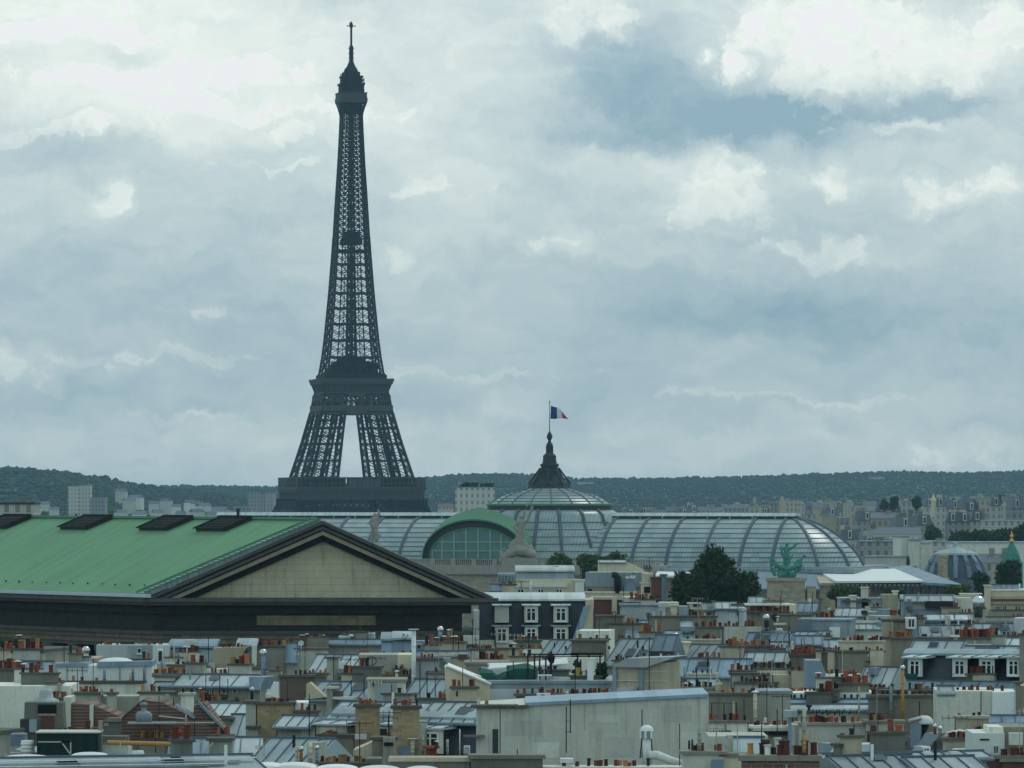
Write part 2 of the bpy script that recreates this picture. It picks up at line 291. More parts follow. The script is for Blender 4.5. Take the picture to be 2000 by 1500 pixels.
ICO = None
def ico():
    global ICO
    if ICO is None:
        import bmesh
        b = bmesh.new(); bmesh.ops.create_icosphere(b, subdivisions=1, radius=1)
        ICO = (np.array([v.co[:] for v in b.verts]), np.array([[v.index for v in f.verts] for f in b.faces])); b.free()
    return ICO
def crowns(name, pts, rad, mt, seed, squash=.8):
    """many small bumpy tree crowns as one mesh"""
    rg = np.random.default_rng(seed); V0, F0 = ico(); n = len(pts)
    pts = np.array(pts); r = rad*rg.uniform(.6, 1.35, (n, 1, 1)); jit = rg.uniform(.72, 1.28, (n, len(V0), 1))
    vv = (V0[None]*jit*r*np.array([1, 1, squash])+pts[:, None, :]).reshape(-1, 3)
    ff = (F0[None]+(np.arange(n)*len(V0))[:, None, None]).reshape(-1, 3)
    me = bpy.data.meshes.new(name); me.from_pydata(vv.tolist(), [], ff.tolist()); me.materials.append(MT[mt]); me.update()
    me.polygons.foreach_set('use_smooth', [True]*len(me.polygons)); o = bpy.data.objects.new(name, me); col.objects.link(o); return o
def hill(name, fname, line, Y0, Y1, base, step, rad, seed):
    """line: skyline in photo px at distance Y1; the slope runs down towards the city at Y0"""
    rg = np.random.default_rng(seed); mb = MB(); xs = [p[0] for p in line]; npx = 60; nd = 14; pts = []
    def surf(px, t):
        top = P(px, interp(px, line), Y1); s = t**.8
        Y = Y0+(Y1-Y0)*t
        return Vector((top.x*(.25*(1-t)*(Y/Y1-1)+1), Y, base+(top.z-base)*s))
    vs = [surf(xs[0]+(xs[-1]-xs[0])*i/npx, j/nd) for j in range(nd+1) for i in range(npx+1)]
    back = [Vector((v.x, Y1+500, base-5)) for v in vs[-(npx+1):]]
    mb.add(vs+back, [(j*(npx+1)+i, j*(npx+1)+i+1, (j+1)*(npx+1)+i+1, (j+1)*(npx+1)+i) for j in range(nd+1) for i in range(npx)])
    tag(mb.build(name, 'forest', smooth=True), kind='structure')
    t = 0.05
    while t <= 1.0:
        px = xs[0]
        while px < xs[-1]:
            p = surf(px+rg.uniform(-.4, .4)*step, min(1, t+rg.uniform(-.01, .01))); pts.append((p.x, p.y, p.z+rad*.1+rg.uniform(0, rad*.45)))
            px += step*rg.uniform(.7, 1.3)
        t += .045 if t < .9 else .03
    tag(crowns(fname, pts, rad, 'forest', seed), kind='stuff')
    return surf
hR = hill('wooded_hill', 'hill_forest', [(250,956),(300,953),(350,951),(430,952),(500,953),(560,953),(620,950),(700,944),(780,938),(840,934),(900,929),(945,928),(1050,929),(1090,936),(1160,937),(1300,936),(1420,934),(1500,932),(1600,928),(1700,925),(1760,923),(1850,926),(1930,924),(2060,920)], 6200, 8600, -3, 5, 3.4, 3)
hL = hill('near_wooded_hill', 'near_hill_forest', [(-60,912),(0,917),(60,919),(110,923),(150,928),(205,937),(240,945),(290,953),(340,961),(400,966),(470,976),(560,992)], 4600, 6300, -3, 6, 3.8, 4)

# ------------------------------------------------------------------ the iron lattice tower
def eiffel():
    Y = 3000; o = P(686, 1142, Y); root = empty('lattice_tower', o, R(11), label='tall dark iron lattice tower rising above the city against the cloudy sky', cat='tower')
    K = F/Y
    OUT = [(0,60),(20,49.5),(41,39),(52,33.8),(61,30.4),(80,24.8),(98,20.2),(108,18.4),(118.6,16.2),(128,14.7),(140,13.3),(167,11),(193,9.2),(216,8.0),(240,6.6),(260,5.7),(276,5.2)]
    INN = [(0,36),(41,18.5),(61,12.6),(98,6.6),(116,4.6),(140,4.0),(167,3.2),(193,2.4),(216,1.9),(260,1.2),(276,1.0)]
    ho = lambda z: interp(z, OUT); hi = lambda z: interp(z, INN)
    # four legs up to the second platform
    lv = [0, 14, 28, 41, 51, 61, 70.5, 80, 89, 98, 108]
    for sx in (-1, 1):
        for sy in (-1, 1):
            m = MB()
            def c(z, a, b): return (sx*(ho(z) if a else hi(z)), sy*(ho(z) if b else hi(z)), z)
            ring = ((1,1),(1,0),(0,0),(0,1))
            for z0, z1 in zip(lv, lv[1:]):
                zm = (z0+z1)/2
                for i in range(4):
                    a, b = ring[i], ring[(i+1) % 4]
                    m.beam(c(z0,*a), c(z1,*a), 1.3)
                    m.beam(c(z1,*a), c(z1,*b), .95)
                    A0, A1, B0, B1 = Vector(c(z0,*a)), Vector(c(z1,*a)), Vector(c(z0,*b)), Vector(c(z1,*b))
                    Mm0, Mm1 = (A0+B0)/2, (A1+B1)/2; Am, Bm, Cm = (A0+A1)/2, (B0+B1)/2, (Mm0+Mm1)/2
                    for p, q in ((A0,Cm),(Cm,B0),(Cm,A1),(Cm,B1)): m.beam(p, q, .42)
                    m.beam(Mm0, Mm1, .22); m.beam(Am, Bm, .3)
                    # light lattice along the chord
                    for u in (.22, .78):
                        m.beam(A0+(B0-A0)*u, A1+(B1-A1)*u, .3)
                    for p, q, r_, s_ in ():
                        for k in range(3):
                            t0, t1 = k/3, (k+1)/3
                            l0 = A0+(A1-A0)*t0; g0 = B0+(B1-B0)*t0; l1 = A0+(A1-A0)*t1; g1 = B0+(B1-B0)*t1
                            m.beam(l0+(g0-l0)*(r_ if k % 2 else s_), l1+(g1-l1)*(s_ if k % 2 else r_), .2)
                cm0 = Vector((sx*(ho(z0)*.42+hi(z0)*.58), sy*(ho(z0)*.42+hi(z0)*.58), z0)); cm1 = Vector((sx*(ho(z1)*.42+hi(z1)*.58), sy*(ho(z1)*.42+hi(z1)*.58), z1))
                m.beam(cm0, cm1, 1.5, 1.8)                        # lift track inside the leg
            m.build('leg', 'eif', root)
    # arches and belt girder under the first platform
    m = MB()
    for k in range(4):
        Rm = Matrix.Rotation(k*math.pi/2, 4, 'Z')
        mm = MB(); h = lambda z: ho(z)-.3
        for z0, z1, t in ((41,43,1.4),(47.5,49,1.2)):
            mm.box(-h(z0), h(z0), -h(z0), -h(z0)+1.2, z0, z1)
        n = 22; a = h(44)
        for i in range(n):
            x0, x1 = -a+2*a*i/n, -a+2*a*(i+1)/n
            mm.beam((x0,-a,42.5), (x1,-a,48), .6); mm.beam((x1,-a,42.5), (x0,-a,48), .6); mm.beam((x0,-a,42), (x0,-a,49), .5)
        prev = None
        for i in range(25):
            t = math.pi*i/24; p = Vector((-36*math.cos(t), -h(40)+0, 2+37*math.sin(t)))
            if prev is not None:
                mm.beam(prev, p, 1.4); q0 = prev*1; q0.x *= .9; q0.z -= 3*.9; q1 = p*1; q1.x *= .9; q1.z -= 3*.9
                mm.beam(q0, q1, 1.2); mm.beam(prev, q1, .5); mm.beam(q0, p, .5)
            prev = p
        m.add([Rm @ Vector(v) for v in mm.v], mm.f)
    m.build('arch_girder', 'eif', root)
    # first platform
    p1 = MB(); p1.box(-36.2,36.2,-36.2,36.2,52.6,54.2); p1.box(-37.2,37.2,-37.2,37.2,54.2,55.6)
    p1.box(-35.2,35.2,-35.2,35.2,49,52.6)
    pf = p1.build('first_platform', 'eif2', root)
    fz = MB()
    for k in range(4):
        Rm = Matrix.Rotation(k*math.pi/2, 4, 'Z'); mm = MB()
        n = 19
        for i in range(n+1):
            x = -34.5+69*i/n; mm.box(x-.45, x+.45, -36.1, -35.25, 49, 52.7)
            if i < n:
                mm.prism([(x+.45,49),(x+1.2,49),(x+.8,51),(x+.45,51.4)], -35.8, -35.2)
                mm.prism([(x+3.18,49),(x+3.18,51.4),(x+2.8,51),(x+2.4,49)], -35.8, -35.2)
        mm.box(-35.6,35.6,-35.9,-35.3,48.3,49.2)
        fz.add([Rm @ Vector(v) for v in mm.v], mm.f)
    fz.build('frieze', 'eif2', pf)
    rl = MB()
    for k in range(4):
        Rm = Matrix.Rotation(k*math.pi/2, 4, 'Z'); mm = MB()
        for i in range(31): x = -36.4+72.8*i/30; mm.box(x-.16, x+.16, -36.6, -36.3, 55.6, 60.6)
        mm.box(-36.6,36.6,-36.7,-36.2,60.4,61); mm.box(-36.6,36.6,-36.65,-36.25,57.2,57.5)
        rl.add([Rm @ Vector(v) for v in mm.v], mm.f)
    rl.build('railing', 'eif2', pf)
    for x0, x1, mt in ((-27,-9,'eif'),(-6.5,11,'fr'),(13,28,'eif')):
        b = MB(); b.box(x0,x1,-34.8,-24,55.6,60.4); b.box(x0-.6,x1+.6,-35.4,-23.4,60.4,61.1)
        for i in range(5): q = x0+(x1-x0)*i/4; b.box(q-.25,q+.25,-35.05,-34.7,55.6,60.4)
        b.build('pavilion', mt, pf)
    for x0, x1 in ((-26,-12),(10,25)):
        b = MB(); b.box(x0,x1,23,33,55.6,60.5); b.build('pavilion', 'eif', pf)
    # second platform
    p2 = MB()
    for z0, z1, e_ in ((96.6,101.6,.1),(107.2,109.2,.15)): h = ho(z0)+e_; p2.box(-h,h,-h,h,z0,z0+.5); 
    for k in range(4):
        Rm = Matrix.Rotation(k*math.pi/2, 4, 'Z'); mm = MB()
        for z0, z1 in ((97,101.8),(107,109.2)): mm.box(-ho(z0), ho(z0), -ho(z0)-.2, -ho(z1)+.7, z0, z1)
        n = 7; a = ho(104)
        for i in range(n):
            x0, x1 = -a+2*a*i/n, -a+2*a*(i+1)/n
            mm.beam((x0,-a,101.8), (x1,-a,107.2), .6); mm.beam((x1,-a,101.8), (x0,-a,107.2), .6); mm.beam((x0,-a,101.6), (x0,-a,107.4), .8)
            mm.beam((x0,-a,104.5), (x1,-a,104.5), .6)
        for i in range(15):
            x = -17.5+35*i/14; mm.add([(x-.4,-18.4,109),(x+.4,-18.4,109),(x-.4,-20.6,114.2),(x+.4,-20.6,114.2),(x-.4,-17,114.2),(x+.4,-17,114.2)], [(0,1,3,2),(0,2,4),(1,5,3)])
        p2.add([Rm @ Vector(v) for v in mm.v], mm.f)
    p2.frustum(-19,19,-19,19,113.6,109.2,.6); p2.box(-17.6,17.6,-17.6,17.6,109,114)
    q2 = p2.build('second_platform', 'eif2', root)
    b = MB(); b.box(-20.6,20.6,-20.6,20.6,113.8,115.2); b.box(-21.1,21.1,-21.1,21.1,115.2,116.9); b.build('balcony', 'eif2', q2)
    b = MB(); b.box(-17.6,17.6,-17.6,17.6,117,119.2); b.box(-16.9,16.9,-16.9,16.9,119.2,119.9); b.build('upper_deck', 'eif', q2)
    b = MB()
    for x0,x1,y0,y1,z1 in ((-10,10,-10,10,127),(-7,7,-9,9,129),(-13,-7,-12.4,-4,125),(6,13,-12.4,-4,126),(-12.6,12.6,3,12,123.5),(-4,4,-12.6,-8,126)): b.box(x0,x1,y0,y1,119.9,z1)
    b.build('machine_house', 'eif', q2)
    # the shaft
    m = MB(); z = 109.0; lev = [z]
    while z < 272: z += 10.3-(z-109)/163*5.6; lev.append(min(z, 274))
    for z0, z1 in zip(lev, lev[1:]):
        hi_ = z0 > 196
        for k in range(4):
            Rm = Matrix.Rotation(k*math.pi/2, 4, 'Z')
            def q(x, zz): return Rm @ Vector((x, -ho(zz), zz))
            w_ = lambda zz: max(ho(zz)*.30, 2.0) if hi_ else ho(zz)-hi(zz)*1.0
            c0, c1 = ho(z0), ho(z1); cw0 = min(w_(z0), c0*.62); cw1 = min(w_(z1), c1*.62)
            T = .75 if hi_ else 1.0
            m.beam(q(-c0,z0), q(-c1,z1), T)                       # corner
            m.beam(q(-c0,z0), q(c0,z0), (.55 if hi_ else .8))
            for s in (-1, 1):
                i0, i1 = s*(c0-cw0), s*(c1-cw1); m.beam(q(i0,z0), q(i1,z1), .55 if hi_ else .65)
                zm = (z0+z1)/2; cm_ = (c0+c1)/2; im = (i0+i1)/2
                for a0, a1, b0, b1, za, zb in ((s*c0, s*cm_, i0, im, z0, zm), (s*cm_, s*c1, im, i1, zm, z1)):
                    m.beam(q(a0,za), q(b1,zb), .28); m.beam(q(b0,za), q(a1,zb), .28)
                m.beam(q(s*cm_,zm), q(im,zm), .3)
                mid0, mid1 = (s*c0+i0)/2, (s*c1+i1)/2; m.beam(q(mid0,z0), q(mid1,z1), .16)
            i0, i1 = c0-cw0, c1-cw1
            if not hi_:
                m.beam(q(-i0,z0), q(0,(z0+z1)/2), .4); m.beam(q(i0,z0), q(0,(z0+z1)/2), .4); m.beam(q(-i1,z1), q(0,(z0+z1)/2), .4); m.beam(q(i1,z1), q(0,(z0+z1)/2), .4); zm = (z0+z1)/2; m.beam(q(-i0,zm), q(i0,zm), .45); m.beam(q(-i0*.5,z0), q(-i1*.5,z1), .4); m.beam(q(i0*.5,z0), q(i1*.5,z1), .4); m.beam(q(-i0,zm), q(0,z1), .3); m.beam(q(i0,zm), q(0,z1), .3); m.beam(q(-i0,zm), q(0,z0), .3); m.beam(q(i0,zm), q(0,z0), .3)
            else:
                zm = (z0+z1)/2; im = (i0+i1)/2; m.beam(q(0,z0), q(0,z1), .6)
                for za, zb_, ia, ib in ((z0,zm,i0,im),(zm,z1,im,i1)):
                    for s_ in (-1, 1): m.beam(q(s_*ia,za), q(0,zb_), .5); m.beam(q(0,za), q(s_*ib,zb_), .5)
                zm = (z0+z1)/2; m.beam(q(-i0,zm), q(i0,zm), .5)
    m.build('shaft', 'eif', root)
    m = MB()
    for x in (-2.5, 0, 2.5):
        for y in (-2.5, 2.5): m.beam((x,y,119), (x*.36,y*.36,276), .5)
    for zz in range(120, 276, 5):
        wz = 2.5-1.6*(zz-119)/157
        for x in (-wz, wz): m.beam((x,-wz,zz), (x,wz,zz+5), .5); m.beam((-wz,x,zz), (wz,x,zz+5), .55); m.beam((wz,x,zz), (-wz,x,zz+5), .4); m.beam((-wz,x,zz), (wz,x,zz), .7)
    m.beam((0,0,119),(0,0,200), 1.8); m.beam((0,0,200),(0,0,276), .9)
    m.build('lift_core', 'eif', root)
    m = MB(); m.box(-5.6,5.6,-5.6,5.6,193.5,196.5); m.box(-4.6,4.6,-4.6,4.6,196.5,200.5); m.box(-8.6,8.6,-8.6,8.6,188.8,189.8); m.build('intermediate_platform', 'eif', root)
    # summit
    m = MB()
    for k in range(4):
        Rm = Matrix.Rotation(k*math.pi/2, 4, 'Z'); mm = MB()
        for x in (-4.6, -1.6, 1.6, 4.6):
            pts = [(x, -5.1-3*((i/6)**2.2), 259+15*i/6) for i in range(7)]
            for a, b in zip(pts, pts[1:]): mm.beam(a, b, .45)
        m.add([Rm @ Vector(v) for v in mm.v], mm.f)
    m.box(-4.2,4.2,-4.2,4.2,268,274)
    m.build('bracket', 'eif', root)
    m = MB(); m.box(-8,8,-8,8,273.8,275); m.box(-8.15,8.15,-8.15,8.15,275,276.6); m.box(-7.8,7.8,-7.8,7.8,276.6,279.2); m.box(-8.05,8.05,-8.05,8.05,279.2,279.7)
    tp = m.build('summit_platform', 'eif2', root)
    m = MB()
    for z0, z1, r in ((279.7,284,6.4),(284,285,6.9),(285,288.4,5.6),(288.4,289.2,6.1),(289.2,291.5,4.4)): m.box(-r,r,-r,r,z0,z1)
    m.lathe([(4.2,291.5),(3.6,293.2),(2.4,295),(1.6,297)], 10)
    rg = random.Random(5)
    for i in range(46):
        a = rg.uniform(0, 6.28); r = rg.uniform(4.4, 7.4); zz = rg.choice((279.7, 283.5, 286, 288.8)); hgt = rg.uniform(1.2, 3.2)
        r = min(r, 7.6-(zz-279.7)*.16); x, y = r*math.cos(a)*1.1, r*math.sin(a)*1.1
        m.box(x-.22,x+.22,y-.22,y+.22,zz,zz+hgt)
        if rg.random() < .5: m.box(x-.5,x+.5,y-.4,y+.4,zz+hgt*.4,zz+hgt*.8)
    for i in range(14):
        a = rg.uniform(0, 6.28); zz = rg.uniform(289, 296); r = (299-zz)*.55; m.beam((0,0,zz), (r*math.cos(a), r*math.sin(a), zz+rg.uniform(-.3,.6)), .35); m.box(r*math.cos(a)-.25,r*math.cos(a)+.25,r*math.sin(a)-.25,r*math.sin(a)+.25,zz-.8,zz+1)
    m.build('summit_cabin', 'eif', tp)
    m = MB(); m.tube([(0,0,291),(0,0,296)], 2.0, 10); m.tube([(0,0,296),(0,0,306)], 1.25, 10); m.tube([(0,0,306),(0,0,307)], [1.25,.6], 10)
    for zz in (297.5, 299.5, 302, 304.8): m.box(-1.8,1.8,-.15,.15,zz,zz+.3); m.box(-.15,.15,-1.8,1.8,zz,zz+.3)
    m.tube([(0,0,306),(0,0,320)], .62, 8); m.box(-2.6,2.6,-.3,.3,317.6,318.1); m.box(-.3,.3,-2.6,2.6,317.6,318.1); m.tube([(0,0,317),(0,0,319.3)], .95, 8); m.tube([(0,0,319),(0,0,320.6)], .25, 6); m.tube([(-1,0,318),(-1,0,320)], .15, 6)
    m.build('antenna_mast', 'eif', root)
eiffel()

# ------------------------------------------------------------------ the glass exhibition hall
def hall():
    a = R(18.5); Yc = 1440; o = P(1073.4, 1105, Yc); zg = gz(1440); ZB = CH-145/F*(Yc-20)
    root = empty('exhibition_hall', (o.x, Yc, zg), -a, label='long glass roofed exhibition hall with a flat glass dome, spire and green arch', cat='exhibition hall')
    zb = ZB-zg; ca, sa = math.cos(a), math.sin(a)
    def lx(px, ly=0):      # local x for a photo column at local depth ly
        k = (px-1000)/F; return (k*(Yc+ly*ca)-o.x-ly*sa)/(ca+k*sa)
    PROF = [(1,0),(.985,.06),(.96,.13),(.925,.22),(.875,.315),(.815,.41),(.748,.505),(.68,.59),(.608,.67),(.51,.76),(.41,.84),(.27,.925),(.16,.965),(.05,.985)]
    W, HH = 20.0, 13.0; x0 = lx(430); x1 = lx(1541)
    # glazed vault: stepped courses, far and near slope, with a half dome at the right end
    m = MB()
    for s in (-1, 1):
        vs = []; 
        for r, z in PROF: vs += [(x0, s*r*W, zb+z*HH), (x1, s*r*W, zb+z*HH)]
        m.add(vs, [(2*i, 2*i+1, 2*i+3, 2*i+2) for i in range(len(PROF)-1)])
    m.lathe([(r*W, zb+z*HH) for r, z in PROF], 20, (x1, 0), -math.pi/2, math.pi/2)
    va = m.build('glass_vault', 'glass', root, smooth=True)
    # courses (horizontal glazing bars) are part of the vault's surface
    cz = MB()
    for i in range(1, 10):
        t = i/10; z = t**1.0*.97; r = interp(-z, [(-q, p) for p, q in reversed(PROF)]); p0 = r*W+.05
        cz.box(x0, x1, -p0-.16, -p0+.1, zb+z*HH-.12, zb+z*HH+.1)
        cz.lathe([(p0-.1, zb+z*HH-.12), (p0+.16, zb+z*HH-.12), (p0+.16, zb+z*HH+.1), (p0-.1, zb+z*HH+.1)], 20, (x1, 0), -math.pi/2, math.pi/2)
    cz.build('glazing_bar', 'rib2', va)
    def rib(pts, r=.5): mm = MB(); mm.tube(pts, r, 6); mm.build('rib', 'rib', root)
    for px in (575, 640, 708, 776, 1167, 1232, 1300, 1372, 1443):
        x = lx(px, -W)
        rib([(x, -r*W-.05, zb+z*HH+.05) for r, z in PROF])
    for deg in (-88, -52, -22, 8):
        t = R(deg); rib([(x1+r*W*math.cos(t), r*W*math.sin(t), zb+z*HH+.05) for r, z in PROF])
    # ridge lantern
    m = MB(); m.box(x0, x1+2, -2.6, 2.6, zb+HH*.965, zb+HH+.35)
    rd = m.build('ridge_lantern', 'dk', root)
    m = MB(); m.prismx([(-3.2, zb+HH+.35), (3.2, zb+HH+.35), (2.2, zb+HH+1.1), (-2.2, zb+HH+1.25)], x0, x1+2.6); m.build('ridge_cap', 'z1', rd)
    m = MB()
    for i in range(26): x = x0+(x1-x0)*(i+.5)/26; m.box(x-.2,x+.2,-2.75,-2.6,zb+HH-.3,zb+HH+.3)
    m.build('vent_flap', 'z1', rd)
    # dome: lower shell, dark ring, upper cap
    zpx = lambda py: CH-(py-HY)/F*(Yc)-zg
    k = Yc/F
    lower = [(25.5,zb-.2),(24.6,zb+3),(23.2,zb+6),(21.6,zb+9),(20,zb+11.3),(19,zpx(1004.5)),(18.2,zpx(1000)),(17.2,zpx(996))]
    m = MB(); m.lathe(lower, 48, caps=False); dm = m.build('dome_shell', 'glass', root, smooth=True)
    m = MB()
    for i in range(1, 7):
        z = zb+i*1.95; r = interp(z, [(q, p) for p, q in lower]); m.lathe([(r-.1,z-.1),(r+.15,z-.1),(r+.15,z+.1),(r-.1,z+.1)], 48, caps=False)
    m.build('glazing_bar', 'rib2', dm)
    for px, ly_ in ((1045,0),(1092,0),(1108,0),(1060,0)): pass
    for deg in (-118, -100, -82, -64, -44, -24, -140):
        t = R(deg); rib([(r*math.cos(t)*1.004, r*math.sin(t)*1.004, z) for r, z in lower], .5)
    m = MB(); m.lathe([(17.2,zpx(997)),(17.0,zpx(988)),(17.2,zpx(986))], 48, caps=False); m.build('dome_ring', 'dk', root)
    m = MB(); m.lathe([(16.9,zpx(987.5)),(17.4,zpx(987.5)),(17.4,zpx(984.5)),(16.6,zpx(983))], 48, caps=False); m.build('ring_gutter', 'copper2', root)
    cap = [(118*k,zpx(984)),(112*k,zpx(979)),(103*k,zpx(973.5)),(93.5*k,zpx(968.4)),(84*k,zpx(965)),(73.6*k,zpx(962)),(60*k,zpx(958.6)),(44*k,zpx(954))]
    m = MB(); m.lathe(cap, 48, caps=False); cp_ = m.build('dome_cap', 'glass', root, smooth=True)
    m = MB()
    for i in range(1, 7): r, z = cap[i]; m.lathe([(r-.05,z-.1),(r+.2,z-.1),(r+.1,z+.16),(r-.1,z+.16)], 48, caps=False)
    m.build('glazing_bar', 'rib2', cp_)
    for deg in range(-170, 190, 20): rib([(r*math.cos(R(deg)), r*math.sin(R(deg)), z+.05) for r, z in cap], .22)
    sp_ = [(44.5,956),(44,953),(41,947),(40,944),(35,941),(29,937.5),(24.5,933),(20,926),(17.6,920),(15.5,913),(18.4,911),(18.4,906.5),(14.5,905),(13.6,900),(12.8,893),(13.6,891.5),(12,889),(8.5,886),(6.2,883),(5.6,877),(5.2,872),(6.6,870),(6.6,867),(3.6,864.5),(2.7,860),(4.6,857),(6.1,853),(5,849.5),(3.2,846),(1.3,843),(.6,839.5)]
    m = MB(); m.lathe([(p*k, zpx(q)) for p, q in sp_], 12)
    for i in range(8):
        t = i*math.pi/4+.2; m.beam((41*k*math.cos(t),41*k*math.sin(t),zpx(946)), (18*k*math.cos(t),18*k*math.sin(t),zpx(914)), .5)
        m.box(6*k*math.cos(t)-.14,6*k*math.cos(t)+.14,6*k*math.sin(t)-.14,6*k*math.sin(t)+.14,zpx(886),zpx(871))
    spo = m.build('spire', 'spire', root)
    m = MB(); m.tube([(0,0,zpx(842)),(0,0,zpx(785))], [.13,.08], 8); m.lathe([(.2,zpx(785)),(.25,zpx(784)),(.05,zpx(783))], 8); m.build('flagpole', 'sootm', spo)
    # flag
    m = MB(); nu, nv = 24, 8; vs = []
    for i in range(nu+1):
        u = i/nu
        for j in range(nv+1):
            v = j/nv; top = 792+ 4*u+ 19.5*u**2.1+1.2*math.sin(u*9); bot = 817.5+.8*math.sin(u*8)
            px = 1076+(31.5+3*v)*u-1.2*v*(1-u); py = top+(bot-top)*v
            yy = Yc-.2+1.2*u*math.sin(u*8+v*1.5)
            vs.append(P(px, py, yy))
    for i in range(nu):
        m.mi = 0 if i < nu*.36 else (1 if i < nu*.64 else 2)
        m.add([], [])
        for j in range(nv):
            m.f.append((i*(nv+1)+j, (i+1)*(nv+1)+j, (i+1)*(nv+1)+j+1, i*(nv+1)+j+1)); m.m.append(m.mi)
    m.v = [tuple(v) for v in vs]
    fl = m.build('flag', ['fblue','fwhite','fred'], smooth=True); so = fl.modifiers.new('thick', 'SOLIDIFY'); so.thickness = .03
    tag(fl, 'blue white and red flag blowing from the pole above the dome spire', 'flag')
    # terrace roof under the vault, stone walls
    m = MB(); m.box(lx(700,-34), x1+27, -34, 34, zb-1.4, zb-.25); m.box(x0, x1+24, -27, 27, zb-.25, zb+.05); m.build('terrace_roof', 'z2', root)
    m = MB(); m.box(lx(700,-34)+.4, x1+26.6, -33.4, 33.4, 0, zb-1.4); m.build('wall', 'stone', root)
    # arch wing towards the city
    Yf = -34; kf = (Yc+Yf*ca)/F
    cxl = lx(925, Yf); Zf = lambda py: CH-(py-HY)*kf-zg
    def curve(hw, rise, dx=0, y=0, peak=0, base=1092, n=30):
        out = []
        for i in range(n+1):
            t = math.pi*i/n; z = math.sin(t)**.92; out.append(Vector((cxl+dx-hw*math.cos(t)*kf, y, Zf(base)+(rise*z+peak*max(0, 1-abs(math.cos(t))*5))*kf)))
        return out
    def loft(name, mt, c0, c1, par=None):
        mm = MB(); n = len(c0); mm.add(c0+c1, [(i, i+1, n+i+1, n+i) for i in range(n-1)]); return mm.build(name, mt, par or root, smooth=True)
    A = curve(108, 78, 0, Yf); B = curve(113, 97, .6, Yf+3.5, 4); C_ = curve(104, 95, -5.6, -15, 2); D = curve(106, 75, 0, Yf+.1); E_ = curve(106, 75, 0, Yf+1.5)
    F1 = curve(95, 62, 0, Yf+1.5); G1 = curve(92, 59, 0, Yf+1.1); F2 = curve(95, 62, 0, Yf+1.1)
    ar = loft('green_arch', 'copper', A, B)
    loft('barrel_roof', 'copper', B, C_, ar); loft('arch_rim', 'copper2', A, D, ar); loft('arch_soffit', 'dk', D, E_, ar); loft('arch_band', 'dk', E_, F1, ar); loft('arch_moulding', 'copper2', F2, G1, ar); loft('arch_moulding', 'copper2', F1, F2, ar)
    m = MB(); g = curve(93, 60, 0, Yf+1.45); m.add(g, [tuple(range(len(g)))]); gw = m.build('arch_window', 'gwin', ar)
    m = MB()
    for px in (832, 845, 864, 887, 910.5, 934, 958, 979, 1000):
        x = lx(px, Yf+1.4); t = (x-cxl)/(92*kf)
        if abs(t) < .98: m.box(x-.24, x+.24, Yf+1.2, Yf+1.4, Zf(1092), Zf(1092)+59*kf*(1-t*t)**.46)
    for py, h in ((1059, 80), (1076, 88)): m.box(cxl-h*kf, cxl+h*kf, Yf+1.22, Yf+1.38, Zf(py)-.18, Zf(py)+.18)
    for px in (887, 934): x = lx(px, Yf+1.4); m.beam((x-4,Yf+1.7,Zf(1092)), (x,Yf+1.7,Zf(1068)), .25); m.beam((x+4,Yf+1.7,Zf(1092)), (x,Yf+1.7,Zf(1068)), .25)
    m.build('glazing_bar', 'gframe', gw)
    # facade below the arch
    fx0, fx1 = lx(800, Yf), lx(1290, Yf)
    m = MB(); m.box(fx0, fx1, Yf, -20.5, 0, Zf(1122)); m.build('wall', 'stone', root)
    m = MB(); m.box(fx0, fx1, Yf-.7, -20.4, Zf(1122), Zf(1116)); m.box(fx0, fx1, Yf-.35, -20.3, Zf(1116), Zf(1104))
    for i in range(90): x = fx0+(fx1-fx0)*i/90; m.box(x, x+.35, Yf-.55, Yf-.02, Zf(1124.5), Zf(1122))
    m.build('cornice', 'statue', root)
    m = MB(); m.box(fx0, fx1, Yf-.3, Yf+.3, Zf(1093.5), Zf(1092))
    for i in range(120):
        x = fx0+(fx1-fx0)*i/120; m.box(x, x+.3, Yf-.15, Yf+.15, Zf(1104), Zf(1093.5))
    for i in range(12): x = fx0+(fx1-fx0)*i/12; m.box(x, x+1.4, Yf-.25, Yf+.25, Zf(1104), Zf(1091.5))
    m.build('balustrade', 'statue', root)
    # right-hand wing: white flat roof over a stone front
    def q(px, py, Y): return P(px, py, Y)
    inv = Matrix.Rotation(a, 4, 'Z') @ Matrix.Translation(-Vector((o.x, Yc, zg)))
    def slab(name, mt, pts, th):
        mm = MB(); t = [inv @ p for p in pts]; b = [p-Vector((0,0,th)) for p in t]; n = len(t)
        mm.add(t+b, [tuple(range(n)), tuple(range(2*n-1, n-1, -1))]+[(i, i+n, (i+1) % n+n, (i+1) % n) for i in range(n)]); return mm.build(name, mt, root)
    slab('white_roof', 'wt', [q(1633,1135,1355), q(1804,1134,1355), q(1748,1110.5,1395), q(1592,1112,1395)], .5)
    slab('white_roof', 'wt', [q(1280,1124,1380), q(1452,1124,1380), q(1475,1113,1400), q(1285,1112.5,1400)], .5)
    slab('side_roof', 'z3', [q(1480,1150,1352), q(1600,1150,1352), q(1610,1110,1392), q(1480,1110,1392)], .5)
    slab('side_roof', 'z3', [q(1800,1137,1355), q(1880,1142,1355), q(1780,1106,1415), q(1730,1106,1415)], .6)
    slab('wing_wall', 'stone', [q(1600,1138,1357), q(1880,1143,1357), q(1790,1110,1412), q(1590,1113,1396)], 26)
    m = MB()
    for i in range(15):
        p = inv @ P(1640+i*15.5, 1150, 1356); m.box(p.x-.55,p.x+.55,p.y-.9,p.y+.8,p.z-1.6,p.z+.6)
    m.build('window', 'dk', root)
    m = MB()
